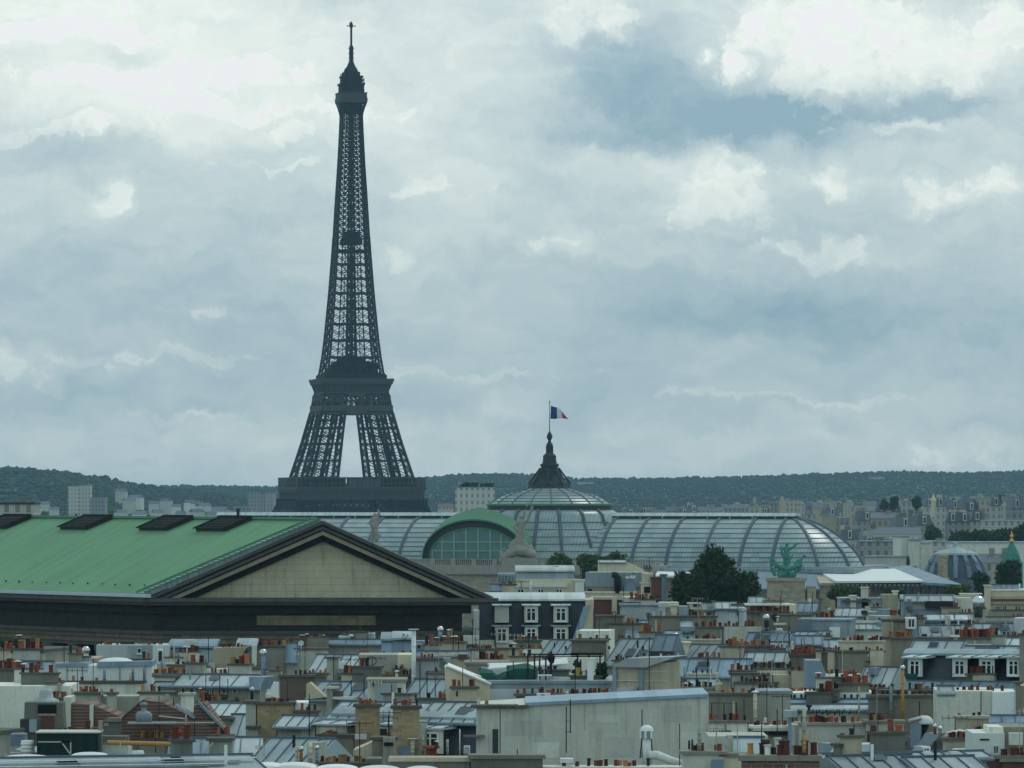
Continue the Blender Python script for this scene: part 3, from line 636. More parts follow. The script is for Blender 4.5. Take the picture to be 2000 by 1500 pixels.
    for i in range(26): p = inv @ P(1604+i*9, 1142.5, 1356.3); m.box(p.x-.3,p.x+.3,p.y-.8,p.y+.8,p.z-.2,p.z+.25)
    m.build('roof_cornice', 'statue', root)
def glassmat(key, c, line, rough):
    m = mat(key, c, rough=rough, spec=.6, var=.22, scale=.22, streak=.35, dirt=(1.3, 1.28, 1.2), obj=0)
    t = m.node_tree; b = t.nodes['Principled BSDF']; g = t.nodes.new('ShaderNodeTexCoord'); s = t.nodes.new('ShaderNodeSeparateXYZ'); t.links.new(g.outputs['Object'], s.inputs[0])
    def mm(op, a, c_):
        n = t.nodes.new('ShaderNodeMath'); n.operation = op
        for i, v in enumerate((a, c_)):
            if isinstance(v, (int, float)): n.inputs[i].default_value = v
            else: t.links.new(v, n.inputs[i])
        return n.outputs[0]
    fx = mm('FRACT', mm('DIVIDE', s.outputs[0], .8), 0); lv = mm('MULTIPLY', mm('LESS_THAN', fx, .2), line)
    pane = t.nodes.new('ShaderNodeTexWhiteNoise'); pane.noise_dimensions = '2D'; cb_ = t.nodes.new('ShaderNodeCombineXYZ')
    t.links.new(mm('FLOOR', mm('DIVIDE', s.outputs[0], 2.4), 0), cb_.inputs[0]); t.links.new(mm('FLOOR', mm('DIVIDE', s.outputs[2], 1.29), 0), cb_.inputs[1]); t.links.new(cb_.outputs[0], pane.inputs['Vector'])
    f = mm('MULTIPLY', mm('SUBTRACT', 1.0, lv), mm('ADD', .86, mm('MULTIPLY', pane.outputs['Value'], .28)))
    src = b.inputs['Base Color'].links[0].from_socket; v = t.nodes.new('ShaderNodeVectorMath'); v.operation = 'SCALE'
    t.links.new(src, v.inputs[0]); t.links.new(f, v.inputs['Scale']); t.links.new(v.outputs[0], b.inputs['Base Color'])
    return m
glassmat('glass', (.31, .40, .41), .35, .32); mat('rib2', (.17, .20, .22), rough=.6)
hall()

# ------------------------------------------------------------------ statues
def figure(name, chains, mt, label, cat, loc, rz=0, vox=.16):
    """one continuous cast body grown along bones: chains = lists of (x, y, z, r)"""
    m = MB()
    for ch in chains:
        m.tube([c[:3] for c in ch], [c[3] for c in ch], 8)
        for c in ch: m.lathe([(c[3]*math.sin(t)+1e-3, c[2]-c[3]*math.cos(t)) for t in [math.pi*i/5 for i in range(6)]], 8, (c[0], c[1]))
    o = m.build(name, mt, loc=loc, rz=rz); md = o.modifiers.new('melt', 'REMESH'); md.mode = 'VOXEL'; md.voxel_size = vox; md.use_smooth_shade = True
    return tag(o, label, cat)
def man(x, y, z, h, lean=0, arm=None, r=1):
    s = h/1.8; q = lambda a, b, c, d: (x+a*s+lean*c*s, y+b*s, z+c*s, d*s*r)
    out = [[q(0,0,.95,.18), q(0,0,1.2,.17), q(0,0,1.45,.16), q(0,0,1.58,.07), q(0,0,1.7,.12)],
           [q(.08,0,.95,.14), q(.1,-.08,.5,.10), q(.1,.02,.05,.08)], [q(-.08,0,.95,.14), q(-.12,.06,.5,.10), q(-.14,.1,.05,.08)]]
    for sgn, a in ((1, (arm or [(.4, 1.2), (.45, .95)])), (-1, [(-.36, 1.2), (-.2, 1.0)])):
        out.append([q(sgn*.2,0,1.45,.09)]+[q(px, -.1, pz, .07) for px, pz in a])
    return out
p = P(1013, 1100, 1385); S = 1378/F
ch = man(.3, 0, 3.4, 9.2, .06, [(.32, 1.55), (.50, 2.2)], 1.15)
ch += [[(-.2,.3,10.4,.5),(1.2,.4,12.5,.6),(2.3,.4,15.3,.35),(2.8,.4,16.6,.12)]]
ch += man(-2.4, -.8, 1.0, 5.2, .25, None, 1.5)+man(2.4, -.6, 1.2, 4.6, -.2, None, 1.5)
ch += [[(-4,-.8,1.3,1.1),(-2.6,-.8,2.4,1.2),(-.6,-.7,3.4,1.5),(1.4,-.6,3.2,1.5),(3.4,-.5,2.2,1.2)], [(-4.2,-.9,.8,.9),(-4.6,-1,2.6,.5),(-3.9,-1,3.6,.45)], [(0,0,4.2,1.3),(.2,0,6.2,1.15),(.5,0,8.4,.95)], [(3.6,0,1,1),(4,0,2.6,.7),(3.2,0,4.4,.5)]]
figure('stone_statue', ch, 'statue', 'weathered stone group with a winged figure on the corner right of the green arch', 'statue', p, 0, .22)
m = MB(); zz = p.z
m.box(-4.6,4.8,-2.4,3.5,-2.4,.6); m.box(-5.2,5.4,-3,4,-3.2,-2.4); m.box(-4,4.2,-2,3,.6,1.4)
tag(m.build('statue_pedestal', 'statue', loc=p), 'stepped stone pedestal carrying the winged group beside the green arch', 'pedestal')
p = P(731, 1056, 1392)
figure('stone_statue', man(0,0,0,7.2,.03,[(.3,1.7),(.2,2.0)],1.25)+[[(-.2,.2,3,.75),(0,.2,4.6,.8)],[(.6,0,.4,.6),(1.3,0,1.4,.5)]], 'statue', 'slender stone figure with a raised arm rising left of the green arch', 'statue', p, 0, .18)
p = P(1536, 1128, 1345)
ch = man(.1, 0, 1.0, 8.0, 0, [(.35, 1.5), (.6, 1.75)], 1.0)
for i, (dx, dz, hx, hz) in enumerate(((3.0,3.0,4.4,5.6),(1.8,2.6,3.0,4.6),(-2.6,3.2,-4.0,5.2),(-1.6,2.4,-2.7,3.6))):
    yo = -1.2+.5*i; s = 1 if dx > 0 else -1
    ch += [[(s*.2,yo,2.2,.62),(dx*.5,yo,2.5,.66),(dx,yo-.3,dz,.6),(dx+(hx-dx)*.5,yo-.4,dz+(hz-dz)*.6,.36),(hx,yo-.5,hz,.3),(hx+s*.65,yo-.5,hz-.25,.2)]]
    ch += [[(dx,yo-.5,dz-.1,.32),(dx+s*.9,yo-.6,dz+.3,.2),(dx+s*1.3,yo-.6,dz-.7,.13)], [(dx,yo,dz-.2,.32),(dx+s*.7,yo-.3,dz-1.0,.2),(dx+s*1.5,yo-.3,dz-.6,.13)]]
    ch += [[(s*.3,yo,1.9,.42),(s*1.0,yo,.9,.24),(s*.7,yo,-.1,.15)], [(s*.1,yo,2,.4),(s*-.2,yo,1.0,.22),(s*.2,yo,0,.14)]]
ch += [[(-1.6,0,.6,.8),(0,0,.9,1.0),(1.8,0,.7,.8)], [(-.9,0,6,.25),(-1.5,.1,7.4,.3),(-1.2,.1,8.3,.12)], [(2.2,.3,1.2,.5),(3.4,.3,2.2,.4),(4.0,.3,3.2,.2)], [(.3,.1,4,.6),(1.4,.2,5.4,.25),(1.9,.2,6.6,.12)], [(-3,.2,.8,.5),(-3.8,.2,2,.3),(-4.2,.2,3.4,.15)]]
figure('bronze_statue', ch, 'bronze', 'green bronze chariot group with rearing horses on a stone pedestal by the glass vault', 'statue', p, 0, .15)
m = MB(); m.box(-5.2,5,-3,4,-.9,0); m.box(-4.8,4.6,-2.6,3.6,-5.6,-.9); m.box(-7.5,8,-2.9,4.4,-7,-5.6); m.box(-7.2,7.7,-2.6,4.2,-24,-7); m.box(5.2,7.4,-2.2,3,-5.6,-2.2)
tag(m.build('statue_pedestal', 'stone', loc=p), 'square stone pedestal under the green bronze chariot group', 'pedestal')

# ------------------------------------------------------------------ the columned temple with the green roof
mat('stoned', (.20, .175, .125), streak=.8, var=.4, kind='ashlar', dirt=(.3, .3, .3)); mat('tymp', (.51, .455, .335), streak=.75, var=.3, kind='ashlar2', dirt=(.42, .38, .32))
def temple():
    Y = 430; E2 = Vector((-.574, .819, 0)); A = P(283, 1165, Y); B = P(962, 1165, Y); org = Vector(((A.x+B.x)/2, Y, gz(Y)))
    root = empty('columned_temple', org, label='dark stone temple with a broad green roof and a triangular gable', cat='temple')
    Z = lambda py, YY=Y: CH-(py-HY)/F*YY-org.z
    a2 = Vector((A.x-org.x, 0)); b2 = Vector((B.x-org.x, 0)); e = Vector((E2.x, E2.y))
    plan = [a2, b2, b2+e*72, a2+e*72]
    def off(o):
        out = []; n = len(plan)
        for i in range(n):
            p, q, r = plan[i-1], plan[i], plan[(i+1) % n]
            d1 = (q-p).normalized(); d2 = (r-q).normalized(); n1 = Vector((d1.y, -d1.x)); n2 = Vector((d2.y, -d2.x))
            k = 1+n1.dot(n2); out.append(q+(n1+n2)*(o/k))
        return out
    def band(name, mt, y0, y1, o):
        m = MB(); p = off(o); n = 4; z0, z1 = Z(y1), Z(y0)
        m.add([(v.x, v.y, z0) for v in p]+[(v.x, v.y, z1) for v in p], [(3,2,1,0),(4,5,6,7),(0,1,5,4),(1,2,6,5),(2,3,7,6),(3,0,4,7)]); return m.build(name, mt, root)
    band('cornice', 'sootm', 1168, 1176, .25); band('cornice', 'sootm', 1176, 1182, -.05); band('soot_shade_band', 'soot', 1182, 1199, -.9)  # last band is coloured dark for the shadow under the cornice
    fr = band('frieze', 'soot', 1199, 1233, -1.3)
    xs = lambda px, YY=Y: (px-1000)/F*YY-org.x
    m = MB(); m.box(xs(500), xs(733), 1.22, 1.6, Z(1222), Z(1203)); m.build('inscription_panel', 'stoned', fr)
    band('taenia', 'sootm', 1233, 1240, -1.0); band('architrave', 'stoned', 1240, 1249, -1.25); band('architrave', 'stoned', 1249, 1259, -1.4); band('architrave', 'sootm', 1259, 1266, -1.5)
    m = MB(); p = off(-6.5); m.add([(v.x, v.y, 0) for v in p]+[(v.x, v.y, Z(1260)) for v in p], [(3,2,1,0),(4,5,6,7),(0,1,5,4),(1,2,6,5),(2,3,7,6),(3,0,4,7)]); m.build('wall', 'soot', root)  # wall coloured near black for the shade behind the columns
    p = off(-2.6)
    cm = MB(); cm.lathe([(1.15,0),(1.15,.6),(.98,.7),(.86,Z(1266)-1.6),(.95,Z(1266)-1.5),(1.2,Z(1266)-.5),(1.25,Z(1266))], 14); ce = cm.mesh('column', 'sootm', True)
    for s, q, n in ((p[0], p[1], 8), (p[0], p[3], 16)):
        for i in range(n if q is p[1] else n):
            if q is p[3] and i == 0: continue
            c = s+(q-s)*(i/(n-1)); inst('column', ce, root, (c.x, c.y, 0))
    # gable: nested raking mouldings and a painted shade band round the bare stone triangle
    ap, lf, rt = (630, 1017), (282, 1170), (964, 1167)
    def chev(name, mt, o0, o1, y0, y1):
        k = lambda o: [(xs(lf[0]), Z(lf[1])-o/F*Y), (xs(ap[0]), Z(ap[1])-o/F*Y), (xs(rt[0]), Z(rt[1])-o/F*Y)]
        a, b = k(o0), k(o1); zl = Z(1168.5)
        def cut(pt, pk):     # keep the foot above the cornice
            return pt if pt[1] >= zl else (pt[0]+(pk[0]-pt[0])*(zl-pt[1])/(pk[1]-pt[1]), zl)
        a[0], a[2] = cut(a[0], a[1]), cut(a[2], a[1]); bl, br = cut(b[0], b[1]), cut(b[2], b[1]); m = MB()
        m.prism([a[0], bl, b[1], a[1]], y0, y1); m.prism([a[1], b[1], br, a[2]], y0, y1); return m.build(name, mt, root)
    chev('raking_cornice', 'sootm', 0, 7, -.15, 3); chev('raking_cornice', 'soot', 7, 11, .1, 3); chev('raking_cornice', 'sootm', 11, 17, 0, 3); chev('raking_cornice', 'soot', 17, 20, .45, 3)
    chev('raking_fascia', 'fascia', 20, 28, .25, 3); chev('soot_shade_band', 'soot', 28, 41, 1.3, 3)  # dark inner chevron: cornice shade and real soot, both put into the colour
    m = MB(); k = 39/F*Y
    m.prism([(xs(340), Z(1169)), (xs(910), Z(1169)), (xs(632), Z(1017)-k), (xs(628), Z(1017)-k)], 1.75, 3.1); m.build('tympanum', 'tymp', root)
    # roof, ridge running away to the left
    ev = Vector((xs(285), .3, Z(1160))); rdg = Vector((xs(630), .3, Z(1015))); evr = Vector((xs(962), .3, Z(1160)))
    def rp(u, s, h=0):     # u 0 eave..1 ridge, s metres along
        nrm = (rdg-ev).cross(E2).normalized(); nrm = nrm if nrm.z > 0 else -nrm
        return ev+(rdg-ev)*u+E2*s+nrm*h
    m = MB(); n = 40
    s0, s1 = 1.5, 70
    m.add([rp(0, s0), rp(0, s1), rp(1, s1), rp(1, s0), rp(0, s0, -.6), rp(0, s1, -.6), rp(1, s1, -.6), rp(1, s0, -.6)], [(0,1,2,3),(7,6,5,4),(0,3,7,4),(1,5,6,2),(0,4,5,1),(3,2,6,7)])
    far = [evr+E2*s0, evr+E2*s1, rdg+E2*s1, rdg+E2*s0]; m.add(far, [(0,1,2,3)])
    rf = m.build('roof', 'roofgreen', root)
    m = MB(); rg = random.Random(9)
    for i in range(26):
        for u in (.10,):
            c = rp(u+rg.uniform(-.004,.004), 3+i*2.3, .05); mm = MB(); sc__ = rg.uniform(.5, 1); mm.box(c.x-.08*sc__,c.x+.08*sc__,c.y-.06,c.y+.06,c.z-.02,c.z+.12*sc__); mm.build('snow_guard', 'dgreen', rf)
    m = MB()               # stepped lead flashing along the gable
    for i in range(33):
        u0, u1 = i/33, (i+.93)/33; m.add([rp(u0,.2,.10),rp(u1,.2,.02),rp(u1,1.5,.02),rp(u0,1.5,.10),rp(u0,.2,-.3),rp(u0,1.5,-.3),rp(u1,.2,-.3),rp(u1,1.5,-.3)], [(0,1,2,3),(0,3,5,4),(0,4,6,1)])
    m.build('verge_flashing', 'z2', rf)
    m = MB(); m.beam(rp(0,1.5,.14), rp(1,1.5,.14), .16); m.beam(rp(0,.2,.12), rp(1,.2,.12), .14); m.build('verge_roll', 'copper2', rf)
    m = MB(); m.beam(rp(1,1,.1), rp(1,70,.1), .35, .2); m.build('ridge_roll', 'copper', rf)
    g = MB(); c0, c1 = rp(-.005, -1.0, .0), rp(-.005, 70, .0); g.beam(c0+Vector((-.25,-.2,-.12)), c1+Vector((-.25,-.2,-.12)), .5, .26); g.build('gutter', 'zg', root)
    for px in (62, 220, 378, 492):          # four louvred skylights just below the ridge
        s = 0
        for it in range(400):
            c = rp(.98, s); w_ = c+org; 
            if (w_.x/w_.y)*F+1000 <= px: break
            s += .15
        m = MB(); u0, u1 = .83, .985; ln = 4.6
        q = [rp(u0,s+.0,.28), rp(u0,s+ln,.28), rp(u1,s+ln,.30), rp(u1,s+.0,.30)]; b = [rp(u0,s,.02), rp(u0,s+ln,.02), rp(u1,s+ln,.02), rp(u1,s,.02)]
        m.add(q+b, [(0,1,2,3),(0,4,5,1),(1,5,6,2),(2,6,7,3),(3,7,4,0)]); sk = m.build('roof_skylight', 'dk', rf)
        m = MB(); m.beam(rp(u0-.01,s-.05,.33), rp(u1,s-.05,.36), .12); m.beam(rp(u0-.01,s+ln+.05,.33), rp(u1,s+ln+.05,.36), .12); m.beam(rp(u1,s-.1,.38), rp(u1,s+ln+.1,.38), .14)
        for i in range(7): uu = u0+(u1-u0)*i/7; m.beam(rp(uu,s,.31), rp(uu,s+ln,.31), .08)
        m.build('louvre_frame', 'blk', sk)
mat('zg', (.50, .60, .68), rough=.45, spec=.5)
mat('fascia', (.33, .29, .215), streak=.6, var=.3)
def roofmat():
    m = mat('roofgreen', (.145, .305, .178), rough=.75, var=.2, scale=.13, streak=0, obj=0); t = m.node_tree; b = t.nodes['Principled BSDF']
    g = t.nodes.new('ShaderNodeNewGeometry'); d = t.nodes.new('ShaderNodeVectorMath'); d.operation = 'DOT_PRODUCT'; t.links.new(g.outputs['Position'], d.inputs[0]); d.inputs[1].default_value = (-.574, .819, 0)
    sz = t.nodes.new('ShaderNodeSeparateXYZ'); t.links.new(g.outputs['Position'], sz.inputs[0])
    def mm(op, a, c):
        n = t.nodes.new('ShaderNodeMath'); n.operation = op
        for i, v in enumerate((a, c)):
            if isinstance(v, (int, float)): n.inputs[i].default_value = v
            else: t.links.new(v, n.inputs[i])
        return n.outputs[0]
    along = mm('DIVIDE', d.outputs['Value'], .85); fr = mm('FRACT', along, 0)
    wn = t.nodes.new('ShaderNodeTexWhiteNoise'); wn.noise_dimensions = '1D'; t.links.new(mm('FLOOR', along, 0), wn.inputs['W'])
    cb_ = t.nodes.new('ShaderNodeCombineXYZ'); t.links.new(mm('MULTIPLY', d.outputs['Value'], 1.3), cb_.inputs[0]); t.links.new(mm('MULTIPLY', sz.outputs[2], .22), cb_.inputs[1])
    no = t.nodes.new('ShaderNodeTexNoise'); no.inputs['Scale'].default_value = 1.1; no.inputs['Detail'].default_value = 6; no.inputs['Roughness'].default_value = .7; t.links.new(cb_.outputs[0], no.inputs['Vector'])
    f = mm('MULTIPLY', mm('SUBTRACT', 1.0, mm('MULTIPLY', mm('LESS_THAN', fr, .1), .05)), mm('MULTIPLY', mm('ADD', .95, mm('MULTIPLY', wn.outputs['Value'], .09)), mm('ADD', .72, mm('MULTIPLY', no.outputs['Fac'], .55))))
    src = b.inputs['Base Color'].links[0].from_socket; v = t.nodes.new('ShaderNodeVectorMath'); v.operation = 'SCALE'; t.links.new(src, v.inputs[0]); t.links.new(f, v.inputs['Scale']); t.links.new(v.outputs[0], b.inputs['Base Color'])
roofmat()
temple()

# ------------------------------------------------------------------ trees
def tree(px, ytop, ybase, wpx, Y, label, mt='leafd', seed=1, name='leafy_tree', n=5200, leaf=.42, group=None, lobes=None, cat='tree'):
    rg = np.random.default_rng(seed); b = P(px, ybase, Y); k = Y/F; W = wpx*k/2; top = CH-(ytop-HY)*k; g = gz(Y)
    root = empty(name, (b.x, Y, g), label=label, cat=cat, group=group); Hc = top-b.z; zc = b.z-g
    lobes = lobes or [(rg.uniform(-.55,.55), rg.uniform(-.5,.5), rg.uniform(.25,.8), rg.uniform(.28,.5)) for _ in range(15)]+[(0,0,.72,.42),(0,0,.4,.6)]
    if name == 'leafy_tree' and Y < 1500:      # the lower crown, hidden by roofs from the front
        lobes = list(lobes)+[(rg.uniform(-.35,.35), rg.uniform(-.35,.35), -(zc*f)/Hc, .62) for f in (.12,.25,.38,.5)]; n = int(n*1.35)
    m = MB(); th = max(1, zc+Hc*.5); m.tube([(0,0,0),(.1,0,th*.5),(0,.1,th)], [W*.09+.12, W*.07+.1, .08], 8)
    for lx_, ly_, lz_, r_ in [q for q in lobes[:12] if q[2] > 0]: m.tube([(0,0,th*.55), (lx_*W*.4, ly_*W*.4, zc+lz_*Hc*.5), (lx_*W*.85, ly_*W*.85, zc+lz_*Hc*.9)], [W*.045+.05, W*.03+.03, .03], 5)
    m.build('trunk', 'bark', root)
    P_ = []; wsum = np.array([l[3]**2 for l in lobes]); cnt = (n*wsum/wsum.sum()).astype(int)
    for (lx_, ly_, lz_, r_), c in zip(lobes, cnt):
        d = rg.normal(size=(c, 3)); d /= np.linalg.norm(d, axis=1)[:, None]; rr = rg.uniform(.35, 1.0, (c, 1))**.5*rg.uniform(.8, 1.12, (c, 1))
        bump = 1+.22*np.sin(d[:, :1]*7+seed)*np.cos(d[:, 2:3]*6+lx_*9)
        P_.append(d*rr*bump*np.array([r_*W, r_*W, min(r_*Hc*.62, r_*W*1.3)])+np.array([lx_*W, ly_*W, zc+lz_*Hc]))
    Q = np.concatenate(P_); nn_ = len(Q)
    a = rg.normal(size=(nn_, 3)); a /= np.linalg.norm(a, axis=1)[:, None]; c = np.cross(a, rg.normal(size=(nn_, 3))); c /= np.linalg.norm(c, axis=1)[:, None]
    s = leaf*rg.uniform(.5, 1.3, (nn_, 1)); vv = np.stack([Q-a*s, Q+c*s*.6, Q+a*s, Q-c*s*.6], 1).reshape(-1, 3)
    me = bpy.data.meshes.new('crown'); me.from_pydata(vv.tolist(), [], np.arange(nn_*4).reshape(-1, 4).tolist()); me.materials.append(MT[mt]); me.update()
    o = bpy.data.objects.new('crown', me); col.objects.link(o); o.parent = root
    return root
tree(1396, 1078, 1185, 118, 860, 'tall dark green tree in front of the glass vault, the largest of the trees', 'leafd', 2, n=9000, leaf=.36, lobes=[(0,0,.3,.75),(.05,-.1,.62,.62),(0,0,.88,.42),(-.5,0,.55,.4),(.5,0,.42,.45),(-.25,.2,.78,.35),(.35,-.2,.7,.34),(-.7,0,.25,.4),(.7,0,.2,.4)])
tree(1446, 1112, 1190, 92, 855, 'low dark tree against the right side of the tallest tree', 'leafd', 3, n=4500, leaf=.34)
tree(1338, 1116, 1190, 100, 850, 'broad dark tree against the left side of the tallest tree', 'leafd', 4, n=4500, leaf=.34)
tree(1095, 1081, 1130, 66, 1180, 'round green tree just right of the stone winged group', 'leafm', 5, n=3000, leaf=.5)
tree(1152, 1080, 1132, 52, 1180, 'green tree in the middle of the three below the glass dome', 'leafm', 6, n=2600, leaf=.5)
tree(1196, 1079, 1126, 60, 1190, 'green tree behind the cream gable block, right of two others', 'leafm', 7, n=2600, leaf=.5)
tree(1970, 1092, 1160, 62, 1180, 'dark bushy tree below the green spire with the gold finial', 'leafd', 8, n=4200, leaf=.5)
tree(1917, 1117, 1165, 36, 1150, 'small dark pointed tree left of the bushy one below the green spire', 'leafd', 9, n=2200, leaf=.45)
tree(1636, 1143, 1172, 48, 900, 'small yellow green tree below the white flat roof, left one', 'leafm', 10, n=1800, leaf=.34)
tree(1672, 1146, 1172, 34, 905, 'small green tree beside a pale chimney below the white flat roof', 'leafm', 11, n=1400, leaf=.34)
tree(1735, 1148, 1166, 26, 930, 'tiny rounded roof tree under the right end of the white flat roof', 'leafm', 12, n=900, leaf=.34)
tree(1760, 1150, 1168, 22, 935, 'smallest yellowish tree under the right end of the white flat roof', 'leafm', 13, n=800, leaf=.34)
tree(1870, 1143, 1166, 60, 1050, 'wide low green tree at the foot of the fluted dark dome', 'leafm', 14, n=1600, leaf=.45)
tree(1822, 1026, 1062, 44, 1950, 'dark conical tree among the far facades above the fluted dome', 'leafd', 15, n=1600, leaf=.9)
for i, (px, yt, w_, lb) in enumerate(((1880,1036,60,'dark tree at the left end of the row above the long pale building'),(1925,1036,70,'second dark tree in the row above the long pale building'),(1968,1033,60,'third dark tree in the row above the long pale building'),(2004,1022,60,'tallest dark tree at the right end of the row above the long pale building'))):
    tree(px, yt, 1066, w_, 1900, lb, 'leafd', 20+i, n=1600, leaf=.9, group='trees above the long pale building')
for i, (px, yt, w_, lb) in enumerate(((1727,976,16,'small dark treetop on the skyline left of a taller one'),(1746,968,18,'umbrella shaped dark treetop on the far skyline'),(1790,969,22,'dark rounded treetop beside a slender tower on the skyline'),(1960,963,24,'flat dark treetop on the skyline near the right edge'))):
    tree(px, yt, 996, w_, 2700, lb, 'leafd', 30+i, n=500, leaf=1.1, group='treetops on the far skyline')

# ------------------------------------------------------------------ far buildings
def far(name, x0, x1, yt, Y, label, mt='fc1', roof='man', dep=14, chim=0, cat='building', yaw=0., seed=0, group=None, rm='fr'):
    rg = random.Random(seed+int(x0*7)); k = Y/F; a = P((x0+x1)/2, yt, Y); g = gz(Y); W = (x1-x0)*k/2; h = a.z-g
    root = empty(name, (a.x, Y, g), -yaw, label=label, cat=cat, group=group)
    rh = 0 if roof == 'flat' else min(h*.35, 4.2 if roof == 'man' else 2.6)
    m = MB(); m.box(-W, W, 0, dep, 0, h-rh); m.build('wall', mt, root)
    m = MB()
    if roof == 'man': m.frustum(-W, W, .2, dep-.2, h-rh+.004, h, 1.1); m.box(-W-.15, W+.15, -.3, dep, h-rh-.35, h-rh)
    elif roof == 'pitch': m.prismx([(-.3, h-rh), (dep+.3, h-rh), (dep/2, h)], -W-.1, W+.1)
    else: m.box(-W-.2, W+.2, -.3, dep+.2, h-.45, h+.004)
    m.build('roof', rm if roof != 'flat' else ('z2' if rm == 'fr' else rm), root)
    if roof == 'man':
        n = max(1, int(2*W/5))
        for i in range(n):
            x = -W+2*W*(i+.5)/n; mm = MB(); mm.box(x-.75, x+.75, -.05, 2, h-rh+.3, h-.7); mm.box(x-.95,x+.95,-.2,2,h-.7,h-.4); d_ = mm.build('dormer', 'pw', root)
            mm = MB(); mm.box(x-.45, x+.45, -.1, .1, h-rh+.7, h-1.0); mm.build('pane', 'gl', d_)
    for i in range(chim):
        x = rg.uniform(-W+.8, W-.8); wd = rg.uniform(.6, 1.6); m = MB(); m.box(x-wd, x+wd, dep*.4, dep*.4+.9, h-rh, h+rg.uniform(.8, 1.8)); c = m.build('chimney', rg.choice(('pb', 'pg', 'pd')), root)
    return root
FB = [ # x0, x1, top, distance, facade, roof, chimneys, label
 (1560,1600,985,3300,'fc3','flat',1,'pale far block just right of the glass vault ridge'),
 (1360,1412,990,3200,'fc3','pitch',1,'low pale far building left of a peaked roof behind the vault ridge'),
 (1412,1465,984,3250,'fc2','pitch',2,'far building with a peaked grey roof behind the vault ridge'),
 (1465,1500,977,3300,'fc3','man',1,'pale far mansard building left of the tall thin chimney'),
 (1500,1522,980,3300,'fc2','flat',0,'small grey far block against the tall thin chimney'),
 (1532,1568,976,3350,'fc1','flat',1,'beige far block right of the tall thin chimney'),
 (1600,1640,978,3300,'fc1','pitch',2,'beige far building behind two dark rounded roofs'),
 (1640,1662,984,3200,'fc3','flat',0,'narrow pale far block right of the dark rounded roofs'),
 (1618,1660,1010,2600,'fc2','flat',1,'blue grey slab building close to the right slope of the vault'),
 (1640,1680,1034,2300,'fc1','man',2,'dark roofed house at the foot of the blue grey slab'),
 (1664,1676,988,2500,'fc1','flat',0,'narrow beige tower block above the right slope of the vault'),
 (1676,1712,998,2450,'fc2','man',2,'grey far mansard house right of the narrow beige tower block'),
 (1712,1760,983,2700,'fc1','man',2,'far building with dark mansard under the umbrella shaped treetop'),
 (1700,1748,1001,2350,'fc1','pitch',1,'broad beige gabled house in the middle of the far quarter'),
 (1748,1790,1010,2250,'fc2','man',1,'house with two white dormers in the far quarter'),
 (1700,1800,1030,2050,'fc3','pitch',1,'long low pale house with a row of small windows'),
 (1760,1800,978,2750,'fc2','flat',1,'grey far block behind the house with two white dormers'),
 (1790,1822,1006,2300,'fc1','man',1,'narrow beige house left of the dark conical tree'),
 (1806,1848,972,2600,'fc3','man',2,'tall ornate cream facade crowned by a turret'),
 (1848,1884,976,2550,'fc1','man',2,'tall grey beige facade right of the ornate cream one'),
 (1884,1912,980,2600,'fc2','man',1,'tall grey facade in deep shade right of centre on the skyline'),
 (1850,1896,1000,2300,'fc2','man',2,'many windowed facade below the skyline right of the conical tree'),
 (1896,1922,998,2280,'fc1','man',1,'narrow balconied facade at the end of the many windowed row'),
 (1912,1936,972,2600,'fc1','flat',1,'beige facade left of the brownish block on the skyline'),
 (1936,1956,970,2500,'fc2','man',0,'brownish block on the skyline near the right edge'),
 (1956,1990,968,2450,'fc1','pitch',1,'pale peaked house on the skyline near the right edge'),
 (1976,2020,974,2350,'fc2','man',2,'dark mansard block cut by the right edge of the view'),
 (1920,2020,1016,2150,'fc3','flat',0,'long cream terrace wall above the row of dark trees'),
 (1680,1764,1056,1700,'fc2','flat',1,'dark blue office block with a black base beside the vault'),
 (1684,1712,1046,1900,'fc1','man',1,'small house with a greenish roof behind the dark office block'),
 (1720,1762,1052,1850,'fc3','flat',1,'white low block behind the dark office block'),
 (1690,1770,1086,1640,'pw','flat',0,'long pale parapet building right of the foot of the vault'),
 (1760,1775,1047,1650,'pw','flat',0,'leftmost white tower beside the fluted dome, topped by a small drum'),
 (1777,1796,1053,1640,'pw','flat',0,'middle white tower beside the fluted dome'),
 (1798,1818,1059,1660,'pw','flat',0,'rightmost white tower, partly in shade, beside the fluted dome'),
 (1818,1850,1056,1700,'fc3','flat',1,'cream house with dark windows between the white towers and the dome'),
 (1845,2030,1058,1780,'pw','flat',0,'long plain pale building behind the fluted dome and green spire'),
 (1905,1975,1082,1560,'fc1','pitch',2,'crowded greyish roofs between the fluted dome and green spire'),
]
for i, (x0, x1, yt, Y, mt, rf, nc, lb) in enumerate(FB): far('far_building', x0, x1, yt, Y, lb, mt, rf, 14 if Y < 2600 else 18, nc, yaw=.12*math.sin(i*2.1), seed=i)
rg = random.Random(77)
FILL = [(1215,1250,994),(1250,1268,990),(1268,1300,995),(1300,1322,989),(1322,1352,993),(1345,1366,986),(1462,1484,988),(1486,1504,991)]
for i in range(46):
    px = rg.uniform(1575, 1990); FILL.append((px, px+rg.uniform(12, 30), rg.uniform(968, 1004) if px > 1700 else rg.uniform(976, 1006)))
for i, (a_, b_, yt) in enumerate(FILL):
    Y_ = 2500+900*max(0, min(1, (1004-yt)/36))+rg.uniform(-60, 60)
    far('far_building', a_, b_, yt, Y_, 'small hazy building in the far quarter under the wooded hill', rg.choice(('fc1','fc2','fc3','pb','pg')), rg.choice(('man','pitch','flat','man')), 10, rg.choice((0,1,1,2)), yaw=rg.uniform(-.4,.4), seed=500+i, group='small buildings of the hazy far quarter')
